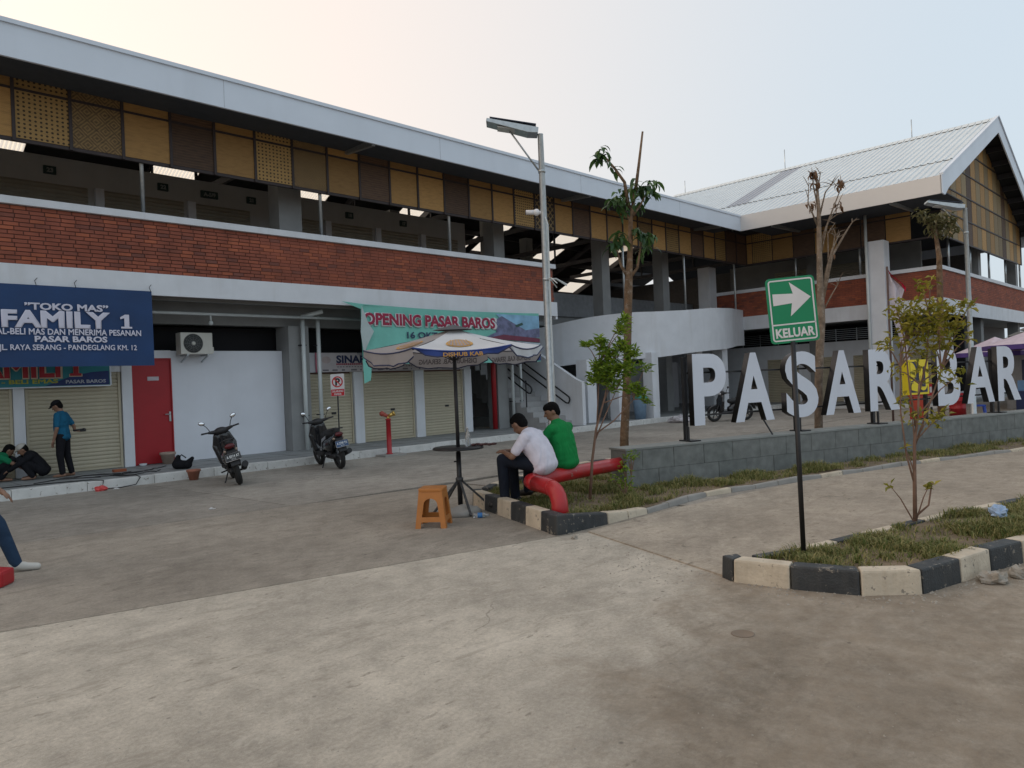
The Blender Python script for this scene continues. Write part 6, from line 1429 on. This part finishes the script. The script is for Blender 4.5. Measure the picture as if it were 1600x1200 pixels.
for c_, n in (((14.12,5.78,5.45),16),((14.14,5.76,5.25),8),((14.50,5.40,5.25),14),((14.47,5.44,4.85),8),((14.10,5.80,4.85),8),((14.35,5.55,3.95),4)):
    for i in range(n):
        p = Vector(c_)+rnd_dir()*0.10*random.random(); o = put('leaf', dl, bt3, p); o.rotation_euler = orient(rnd_dir(-1,0.1), p).to_euler()
def crown(t, clumps, leafL, leafW, m_, up=(-0.2,0.9), stem=None, tw=TWIG, name='crown', root=None):
    mb = MB(); st_ = MB()
    for c_, n, r_ in clumps:
        c_ = Vector(c_)
        if root is not None: 
            rp = min(root, key=lambda q: (Vector(q)-c_).length + (0.6 if q[2] > c_.z-0.1 else 0)); st_.tube([rp, lerp(rp,c_,0.6)+Vector((0,0,0.03)), c_], [0.009,0.006,0.003], 5)
        for i in range(n):
            d = rnd_dir(*up); p = c_+rnd_dir()*r_*random.random()**0.4
            k = random.uniform(0.7,1.25); vs, fs = small_leaf(leafL*k, leafW*k); mb.add(vs, fs, orient(d, p))
    mb.build(name, m_, t)
    if st_.f: st_.build('stems', tw, t)
# bright young shrub by the pipe rail
sp1 = thing('sapling', 'bright green young shrub with thin forked stem by the red pipe', 'plant', (7.83,6.42,0.1))
rt1 = [(7.83,6.42,0.03),(7.87,6.38,0.59),(7.92,6.33,1.02),(8.0,6.25,1.37),(8.05,6.2,1.63)]
MB().tube(rt1, [0.022,0.019,0.016,0.012,0.008], 8).build('trunk', TWIG, sp1)
for br in ([(7.90,6.35,0.85),(8.02,6.24,1.2),(8.14,6.12,1.55)],[(7.93,6.32,1.08),(7.96,6.30,1.5),(7.97,6.28,1.9)],[(7.91,6.34,0.95),(8.10,6.16,1.12),(8.30,5.96,1.4)]): MB().tube(br, [0.012,0.009,0.005], 6).build('branch', TWIG, sp1)
cl1 = [((7.86,6.39,2.17),40,0.05),((8.0,6.25,2.18),80,0.10),((8.06,6.19,2.02),120,0.14),((7.97,6.28,1.86),110,0.13),((8.13,6.12,1.84),120,0.14),((8.20,6.05,2.12),90,0.11),((8.25,6.0,1.80),110,0.13),((8.30,5.95,2.02),90,0.11),((8.21,6.04,2.36),70,0.09),((8.24,6.02,2.5),40,0.06),((8.42,5.84,1.82),30,0.07),((8.36,5.89,1.48),50,0.09),((8.28,5.97,1.55),50,0.10),((7.93,6.32,1.70),70,0.11),((8.10,6.15,1.62),90,0.13),((8.02,6.23,1.75),90,0.12),((8.42,5.83,1.36),20,0.06)]
crown(sp1, [(c,int(n*1.25),r) for c,n,r in cl1], 0.105, 0.016, LBR, root=rt1+[(8.14,6.12,1.55),(7.97,6.28,1.9),(8.30,5.96,1.4)])
# low weeds around it
for (x, y, h_, n, lab) in ((8.15,6.05,0.42,60,'low leafy weed growing in front of the red pipe rail'),(8.55,6.25,0.5,50,'taller weed sprouting against the end of the letter wall')):
    wd = thing('weed', lab, 'plant', (x,y,0.1)); rts = [(x,y,0.1),(x+.02,y,0.3)]
    MB().tube([(x,y,0.03),(x+.01,y,0.25),(x+.03,y-.02,0.1+h_*0.8)], [0.006,0.005,0.003], 5).build('stem', TWIG, wd)
    crown(wd, [((x+random.uniform(-.14,.14), y+random.uniform(-.14,.14), 0.1+random.uniform(.1,h_)), n//4, 0.09) for _ in range(6)], 0.06, 0.014, LBR, root=rts)
# yellowing sapling in the near bed
sp2 = thing('sapling', 'yellowing sapling with airy crown in the near kerbed bed', 'plant', (8.02,2.4,0.13))
rt2 = [(8.02,2.4,0.12),(8.03,2.39,0.62),(8.04,2.38,0.94),(8.07,2.35,1.2),(8.09,2.33,1.52)]
MB().tube(rt2, [0.022,0.018,0.015,0.012,0.009], 8).build('trunk', TWIG, sp2)
for br in ([(8.03,2.39,0.5),(7.98,2.44,0.8),(7.95,2.47,1.25),(7.96,2.46,1.7)],[(8.04,2.38,0.9),(8.14,2.28,1.25),(8.25,2.17,1.65)],[(8.05,2.37,1.1),(8.02,2.40,1.5),(8.0,2.42,1.95)],[(8.08,2.34,1.4),(8.15,2.27,1.75),(8.18,2.24,2.2)],[(8.03,2.39,0.2),(8.12,2.30,0.3),(8.15,2.27,0.52)]): MB().tube(br, [0.011,0.009,0.007,0.005][:len(br)], 6).build('branch', TWIG, sp2)
cl2 = [((7.95,2.47,2.27),26,0.12),((8.04,2.38,2.21),36,0.14),((8.13,2.29,2.24),40,0.15),((8.22,2.20,2.22),40,0.14),((8.31,2.11,2.20),30,0.13),((8.41,2.01,2.27),16,0.09),((8.48,1.95,2.3),8,0.06),((8.12,2.3,2.05),50,0.15),((8.24,2.18,2.04),46,0.15),((8.02,2.40,2.05),34,0.14),((8.36,2.06,2.08),20,0.10),((7.98,2.44,1.97),16,0.11),((8.14,2.28,2.46),18,0.10),((8.20,2.22,2.54),6,0.06),((7.87,2.55,1.90),12,0.07),((8.10,2.32,1.86),30,0.14),((8.22,2.20,1.86),24,0.12),((8.3,2.12,1.89),16,0.10),((8.46,1.97,1.97),8,0.06),((8.35,2.07,1.57),18,0.12),((8.25,2.17,1.62),10,0.09),((8.03,2.39,1.18),14,0.10),((8.16,2.26,1.16),14,0.10),((8.24,2.18,1.17),10,0.08),((7.93,2.49,1.66),8,0.07),((7.97,2.45,0.88),4,0.03),((8.13,2.29,0.50),10,0.05),((7.86,2.56,0.50),4,0.03),((7.98,2.44,1.35),8,0.08),((8.1,2.32,1.6),16,0.11)]
crown(sp2, [(c,int(n*1.6),r*1.05) for c,n,r in cl2], 0.082, 0.018, LYL, up=(-0.7,0.9), root=rt2+[(7.96,2.46,1.7),(8.25,2.17,1.65),(8.0,2.42,1.95),(8.18,2.24,2.2),(8.15,2.27,0.52)])
# dusty tree farther back
t3 = thing('small_tree', 'thin tree with a dusty olive tuft before the hall corner', 'tree', (20.7,5.5,0))
MB().tube([(20.7,5.5,0.0),(20.77,5.43,2.83),(20.79,5.41,4.44),(20.75,5.45,4.92),(20.76,5.44,5.33)], [0.09,0.08,0.065,0.045,0.02], 8).build('trunk', BARK, t3)
crown(t3, [((20.47,5.73,5.55),30,0.15),((20.62,5.58,5.45),50,0.2),((20.75,5.45,5.35),60,0.22),((20.92,5.28,5.35),60,0.22),((20.68,5.52,5.15),40,0.18),((20.84,5.36,5.08),60,0.2),((21.02,5.18,5.15),50,0.18),((21.05,5.15,5.4),30,0.14)], 0.17, 0.03, LOLV, up=(-1,0.3), root=[(20.79,5.41,4.44),(20.75,5.45,4.92)], tw=BARK)
crown(t3, [((20.8,5.4,3.2),24,0.2)], 0.12, 0.02, LDRY, up=(-1,0.3), name='dry_sprig', root=[(20.77,5.43,2.83)], tw=BARK)

# ---- grass and weeds
GR = leaf_mat('grass_blade', (0.075,0.122,0.020), (0.36,0.31,0.13), 0.8)
def inpoly(x, y, P):
    c = False; j = len(P)-1
    for i in range(len(P)):
        if (P[i][1] > y) != (P[j][1] > y) and x < (P[j][0]-P[i][0])*(y-P[i][1])/(P[j][1]-P[i][1])+P[i][0]: c = not c
        j = i
    return c
def grass(P, dens, z, lab, hmin, hmax, box, patch=0.0, inset=0.1):
    mb = MB(); x0, y0, x1, y1 = box; n = int((x1-x0)*(y1-y0)*dens)
    for _ in range(n):
        x, y = random.uniform(x0,x1), random.uniform(y0,y1)
        if not (inpoly(x,y,P) and inpoly(x-inset,y,P) and inpoly(x+inset,y,P) and inpoly(x,y-inset,P) and inpoly(x,y+inset,P)): continue
        k = mnoise.noise(Vector((x*1.7,y*1.7,3)))+0.5*mnoise.noise(Vector((x*5,y*5,7)))
        if k < patch and random.random() < 0.72+0.25*min(1,(patch-k)*2): continue
        h_ = random.uniform(hmin,hmax)*max(0.35,1+0.8*k); a = random.uniform(0,2*math.pi); w = random.uniform(0.003,0.007); ln = random.uniform(0.3,1.3)*h_
        dx, dy = math.cos(a), math.sin(a); zz = z-0.005+max(0,k)*0.05
        mb.add([(x-dy*w,y+dx*w,zz),(x+dy*w,y-dx*w,zz),(x+dx*ln*.4+dy*w*.7,y+dy*ln*.4-dx*w*.7,zz+h_*.6),(x+dx*ln*.4-dy*w*.7,y+dy*ln*.4+dx*w*.7,zz+h_*.6),(x+dx*ln,y+dy*ln,zz+h_*.75)], [(0,1,2,3),(3,2,4)])
    return tag(mb.build('grass', GR), lab, 'grass', kind='stuff')
grass(B2, 5600, 0.13, 'patchy green and straw grass filling the near kerbed bed', 0.02, 0.10, (5.5,0.3,10.5,3.2), 0.0, 0.12)
grass(B2, 1600, 0.13, 'grass at the far end of the near kerbed bed', 0.05, 0.12, (10.5,-1.6,16,2.0), -0.5, 0.1)
grass(B1, 3300, 0.06, 'thin dry grass round the red pipe rail and foot of the letter wall', 0.03, 0.10, (6.0,4.0,13.0,9.0), 0.05, 0.13)
grass(B1, 1800, 0.06, 'grass strip at the far foot of the letter wall', 0.04, 0.10, (13.0,1.0,22.0,5.5), -0.02, 0.08)
# ================================================================ SMALL THINGS ON THE FORECOURT
TERR = mat('terracotta', (0.33,0.13,0.085), 0.8, var=0.15, scale=9, dirt=0.4, dirtc=(0.30,0.25,0.2)); POTG = mat('pale_pot', (0.36,0.27,0.22), 0.8, var=0.15, scale=9, dirt=0.3)
def pot(lab, x, y, z, s, m_):
    t = thing('flower_pot', lab, 'pot', (x,y,z))
    MB().lathe([(0.085*s,0),(0.125*s,0.17*s),(0.14*s,0.175*s),(0.14*s,0.215*s),(0.12*s,0.215*s),(0.11*s,0.15*s)], (x,y,z), 18).build('pot', m_, t)
    MB().lathe([(0.112*s,0.165*s),(0.05*s,0.18*s),(0,0.185*s)], (x,y,z), 14).build('soil', SOIL, t)
pot('terracotta pot standing on the ground against the white kerb', 5.95, 15.2, 0.0, 0.98, TERR)
pot('wide pale clay pot on the walkway beside the red door', 6.36, 17.70, 0.16, 1.25, POTG)
ds = thing('white_dish', 'small white dish on the floor before the red door', 'dish', (5.85,17.8,0.16)); MB().lathe([(0.06,0),(0.085,0.05),(0.08,0.05),(0.055,0.01)], (5.85,17.8,0.162), 14).build('dish', WHITE, ds)
bg_ = thing('black_bag', 'slumped black bag on the walkway edge by the white wall', 'bag', (6.05,16.1,0.16))
def wblob(name, prims, vox, m_, parent, sm=3):
    o_ = ORI[parent]; q = []
    for p in prims:
        if p[0] == 'c': q.append(('c', Vector(p[1])-o_, p[2], Vector(p[3])-o_, p[4]))
        else: q.append((p[0], Vector(p[1])-o_, *p[2:]))
    return blob(name, q, vox, m_, parent, sm)
wblob('sack', [('c',(5.98,16.15,0.26),0.10,(6.15,16.0,0.25),0.09),('c',(5.98,16.15,0.28),0.09,(6.0,16.12,0.42),0.05),('c',(6.15,16.0,0.27),0.08,(6.22,15.93,0.38),0.04)], 0.012, BLKC, bg_)
MB().tube([(6.0,16.1,0.40),(6.03,16.0,0.47),(6.1,15.95,0.40)],0.012,6).build('strap', BLKC, bg_)
cb = thing('electric_cable', 'tangled black electric cables lying on the walkway by the shutter', 'cable', (4.5,16.5,0.16))
random.seed(5)
for k in range(5):
    p = [(3.4+0.35*k, 16.3+0.2*math.sin(k), 0.172)]
    for i in range(9): q = p[-1]; p.append((q[0]+random.uniform(0.05,0.28), min(17.7,max(15.75,q[1]+random.uniform(-0.22,0.22))), 0.172))
    MB().tube(p, 0.009, 5).build('cable', BLACK, cb)
MB().tube([(4.75,16.2,0.172),(4.85,15.8,0.18),(4.95,15.5,0.20),(5.0,15.40,0.16),(4.9,15.36,0.03),(4.6,15.30,0.012),(4.3,15.36,0.02),(4.35,15.42,0.17),(4.2,15.7,0.18),(3.6,16.0,0.172),(2.8,16.1,0.172)], 0.010, 5).build('cable', BLACK, cb)
MB().box(4.98,16.9,0.165,5.22,17.05,0.22).build('plug_strip', mat('plug_orange', (0.3,0.08,0.03), 0.5), cb)
def crumple(name, lab, cat, x, y, z, s, m_, seed, flat=0.6):
    t = thing(name, lab, cat, (x,y,z)); m2 = MB(); m2.ball((x,y,z+s*flat*0.5), (s,s,s*flat), 12, 8); o = m2.build('piece', m_, t)
    for v_ in o.data.vertices:
        q = v_.co*(1.6/s)+Vector((seed,seed*2,0)); v_.co += v_.co.normalized()*mnoise.noise(q)*s*0.7
        v_.co.z = max(v_.co.z, -0.004)
    for p in o.data.polygons: p.use_smooth = False
    return t
LITW = mat('litter_white', (0.55,0.54,0.53), 0.6, var=0.2, scale=20); LITR = mat('litter_red', (0.55,0.06,0.06), 0.4, var=0.2, scale=20); LITB = mat('litter_blue', (0.30,0.42,0.60), 0.35, var=0.2, scale=20); ROCK = mat('pale_rubble', (0.34,0.31,0.265), 0.9, var=0.2, scale=12, bump=0.6, dirt=0.4)
crumple('litter_bag', 'crumpled red plastic bag on the ground by the white kerb', 'litter', 4.25, 15.25, 0, 0.10, LITR, 1)
crumple('litter_paper', 'scrap of white paper beside the red bag', 'litter', 4.5, 15.2, 0, 0.05, LITW, 2, 0.3)
crumple('litter_paper', 'white paper scrap lying on the open concrete', 'litter', 4.55, 11.0, 0, 0.05, LITW, 3, 0.3)
crumple('litter_bag', 'pale blue plastic scrap caught in the grass of the near bed', 'litter', 8.42, 1.77, 0.2, 0.075, LITB, 4, 0.9)
crumple('rubble_stone', 'larger pale rubble stone beside the striped kerb', 'stone', 6.62, 1.44, 0, 0.10, ROCK, 5, 0.55)
crumple('rubble_stone', 'smaller rubble stone at the right beside the striped kerb', 'stone', 6.88, 1.33, 0, 0.07, ROCK, 6, 0.8)
crumple('rubble_stone', 'small grey stone at the corner of the sloping black kerb', 'stone', 6.0, 5.15, 0, 0.035, ROCK, 7, 0.8)
crumple('litter_heap', 'heap of pale plastic bags on the ground before the ramp', 'litter', 23.3, 14.7, 0, 0.45, mat('litter_grey', (0.42,0.40,0.42), 0.5, var=0.4, scale=9), 8, 0.35)
peb = MB(); random.seed(11)
def pebble(x, y, s):
    peb.add([(x+s*random.uniform(.6,1.2),y,0),(x,y+s*random.uniform(.6,1.2),0),(x-s*random.uniform(.6,1.2),y,0),(x,y-s*random.uniform(.6,1.2),0),(x+random.uniform(-.3,.3)*s,y+random.uniform(-.3,.3)*s,s*random.uniform(.5,1.0))], [(0,1,4),(1,2,4),(2,3,4),(3,0,4)])
for _ in range(260):
    t = random.random(); a = Vector((5.9,4.9)).lerp(Vector((5.35,3.1)), t)+Vector((random.gauss(0,.25),random.gauss(0,.15))); pebble(a.x,a.y,random.uniform(.004,.014))
for _ in range(420):
    t = random.random()*9; i = int(t); a = Vector(B2[1+i]).lerp(Vector(B2[2+i]), t-i); d = Vector((-0.7,-0.7)); a = a+d*abs(random.gauss(0.05,.16)); pebble(a.x,a.y,random.uniform(.003,.016))
for _ in range(1600): pebble(random.uniform(0.3,9), random.uniform(0.3,9.5), random.uniform(.002,.007))
tag(peb.build('gravel', ROCK), 'loose grit and gravel scattered along the kerbs', 'gravel', kind='stuff')
mh = thing('floor_drain', 'small round metal cover set in the dirty concrete', 'manhole', (4.41,2.38,0)); MB().lathe([(0.075,0.0005),(0.075,0.003),(0.068,0.004),(0.063,0.002),(0,0.0022)], (4.41,2.38,0), 24).build('cover', mat('cover_iron', (0.20,0.155,0.115), 0.9), mh)
bn = thing('waste_bin', 'grey-blue waste bin with teal lid between the ramp columns', 'bin', (22.55,15.9,0.16))
MB().lathe([(0.20,0),(0.26,0.72),(0.27,0.74)], (22.6,15.95,0.16), 16).build('tub', mat('bin_blue', (0.20,0.30,0.42), 0.5), bn); MB().lathe([(0.285,0.74),(0.285,0.79),(0.15,0.88),(0,0.89)], (22.6,15.95,0.16), 16).build('lid', mat('bin_teal', (0.03,0.22,0.20), 0.5), bn)
# flag
fg = thing('flag', 'limp red and white flag on a thin pole behind the letters', 'flag', (20.46,6.54,0))
MB().tube([(20.46,6.54,0),(20.46,6.54,4.3)],0.028,8).build('pole', mat('pole_brown', (0.10,0.06,0.05), 0.7), fg)
def flagstrip(L_, R_, m_, name, ph):
    c = MB(); c.smooth = True; n = 6
    for (za, l, r_) in L_:
        for i in range(n+1):
            f = i/n; off = l+(r_-l)*f; dd = 0.06*math.sin(f*9+za*2+ph)*min(1,(r_-l)*4); c.v.append((20.46+S2*off+S2*dd, 6.54-S2*off+S2*dd, za-0.12*f))
    for j in range(len(L_)-1):
        for i in range(n): c.face((j*(n+1)+i, j*(n+1)+i+1, (j+1)*(n+1)+i+1, (j+1)*(n+1)+i))
    c.build(name, m_, fg)
flagstrip([(4.15,0.03,0.06),(3.95,0.03,0.26),(3.80,0.03,0.40),(3.6,0.03,0.34),(3.3,0.04,0.34),(2.9,0.10,0.36),(2.5,0.20,0.44),(2.1,0.30,0.50),(1.6,0.36,0.52)], None, cloth_mat('flag_white', (0.60,0.55,0.60)), 'white_half', 0)
flagstrip([(4.27,0.0,0.05),(4.12,0.05,0.18),(3.98,0.22,0.36),(3.86,0.36,0.46),(3.74,0.40,0.45)], None, cloth_mat('flag_red', (0.55,0.02,0.06)), 'red_half', 1)
# far right: stalls and kiosk
kk = thing('tiled_kiosk', 'low kiosk with grey tiled roof under the hall at far right', 'building', (34,5,0))
TILE = mat('grey_roof_tile', (0.17,0.165,0.155), 0.8, var=0.2, scale=4)
MB().box(31.5,3.5,0,40,6.2,2.05).build('wall', mat('kiosk_wall', (0.25,0.24,0.23), 0.8), kk)
rf = MB(); 
for r in range(7):
    f0, f1 = r/7, (r+1)/7
    for (sx) in (0,):
        rf.add([(30.6+1.6*f0,7.0-2.1*f0,2.0+1.35*f0+0.04),(30.6+1.6*f0,2.6+2.1*f0,2.0+1.35*f0+0.04),(30.6+1.6*f1,2.6+2.1*f1,2.0+1.35*f1),(30.6+1.6*f1,7.0-2.1*f1,2.0+1.35*f1)], [(0,1,2,3)])
        rf.add([(30.6+1.6*f0,2.6+2.1*f0,2.0+1.35*f0+0.04),(42,2.6+2.1*f0,2.0+1.35*f0+0.04),(42,2.6+2.1*f1,2.0+1.35*f1),(30.6+1.6*f1,2.6+2.1*f1,2.0+1.35*f1)], [(0,1,2,3)])
        rf.add([(42,7.0-2.1*f0,2.0+1.35*f0+0.04),(30.6+1.6*f0,7.0-2.1*f0,2.0+1.35*f0+0.04),(30.6+1.6*f1,7.0-2.1*f1,2.0+1.35*f1),(42,7.0-2.1*f1,2.0+1.35*f1)], [(0,1,2,3)])
rf.build('roof', TILE, kk)
def stall_parasol(lab, x, y, h_, r_, ca, cb_):
    t = thing('market_parasol', lab, 'parasol', (x,y,0)); MB().tube([(x,y,0),(x,y,h_)],0.025,8).build('pole', GALV, t)
    for k in range(8):
        a0, a1 = R(45*k), R(45*k+45); c = MB(); p0_, p1_ = (x+r_*math.cos(a0),y+r_*math.sin(a0),h_-0.5), (x+r_*math.cos(a1),y+r_*math.sin(a1),h_-0.5)
        c.add([(x,y,h_),p0_,p1_], [(0,1,2)]); co_ = c.build('canopy_panel', cb_, t); MB().add([p0_,p1_,(p1_[0],p1_[1],h_-0.64),(p0_[0],p0_[1],h_-0.64)], [(0,3,2,1)]).build('valance', ca, co_)
PUR = mat('purple_canvas', (0.09,0.05,0.24), 0.7); PNK = mat('pink_white_canvas', (0.55,0.46,0.52), 0.7)
stall_parasol('purple and white market parasol at the right edge', 26.6, 4.35, 2.7, 1.5, PUR, PNK)
stall_parasol('white and purple market parasol behind the letter A at far right', 28.6, 5.9, 2.55, 1.2, PUR, PNK)
stl_ = thing('market_stall', 'market stall wrapped in dark blue cloth behind the last letter', 'stall', (25.6,4.3,0))
MB().box(25.2,3.4,0,26.3,4.75,0.85).build('counter', mat('stall_blue', (0.012,0.02,0.07), 0.8), stl_, bevel=0.03)
MB().box(25.9,3.4,0.86,26.3,4.7,1.75).build('goods_rack', mat('rack_dark', (0.02,0.025,0.05), 0.8), stl_)
for i, (yy, c) in enumerate(((3.6,(0.3,0.3,0.32)),(3.9,(0.35,0.05,0.06)),(4.2,(0.45,0.42,0.4)),(4.5,(0.1,0.2,0.35)))): MB().box(25.35,yy,0.855,25.6,yy+0.22,1.0+0.05*i).build('goods', mat('goods_%d' % i, c, 0.6), stl_)
for lab, x, y, w, h_, m_ in (('red steel drum behind the letter B', 27.3, 6.75, 0.24, 0.75, RED),):
    t = thing('steel_drum', lab, 'drum', (x,y,0)); MB().lathe([(w,0),(w,h_*0.33),(w+.01,h_*.34),(w,h_*.35),(w,h_*.66),(w+.01,h_*.67),(w,h_*.68),(w,h_),(w-.02,h_),(0,h_-.02)], (x,y,0), 20).build('drum', m_, t)
hb_ = thing('hydrant_cabinet', 'red fire-point cabinet with white marks below the yellow emblem', 'cabinet', (25.6,7.35,0))
Mh = frame((25.5,7.3,0.0),(S2,-S2,0),(0,0,1))
MB().prism([(-0.25,0.0),(0.2,0.0),(0.2,0.72),(-0.25,0.72)],-0.25,0,Mh).build('cabinet', mat('orange_red_paint', (0.45,0.05,0.02), 0.5), hb_)
MB().prism([(-0.40,0.74),(0.50,0.74),(0.50,1.12),(-0.40,1.12)],-0.05,0,Mh).build('board', RED, hb_)
for i in range(4): MB().prism([(0.05+0.11*i,0.84),(0.12+0.11*i,0.84),(0.12+0.11*i,1.02),(0.05+0.11*i,1.02)],0.001,0.003,Mh).build('mark', LITW, hb_)
bs = local(thing('plastic_stool', 'small blue plastic stool behind the letter A at right', 'stool', (24.9,5.6,0), R(20)))
BLU = mat('blue_plastic', (0.02,0.07,0.38), 0.4)
MB().prism(rrect(0.32,0.32,0.05),0.44,0.48).build('seat', BLU, bs)
for sx in (-1,1):
    for sy in (-1,1): MB().bar((sx*.12,sy*.12,0.44),(sx*.17,sy*.17,0),0.05).build('leg', BLU, bs)
cr_ = thing('crate', 'orange plastic crate beside the stall at the right edge', 'crate', (24.6,3.9,0))
m_ = MB(); m_.box(24.4,3.75,0,24.9,4.15,0.03)
for zz in (0.08,0.18,0.28): m_.box(24.4,3.75,zz,24.9,3.77,zz+.06); m_.box(24.4,4.13,zz,24.9,4.15,zz+.06); m_.box(24.4,3.771,zz,24.42,4.129,zz+.06); m_.box(24.88,3.771,zz,24.9,4.129,zz+.06)
for sx, sy in ((24.41,3.76),(24.89,3.76),(24.41,4.14),(24.89,4.14)): m_.box(sx-.02,sy-.02,0.03,sx+.02,sy+.02,0.36)
m_.build('crate_body', OR, cr_)
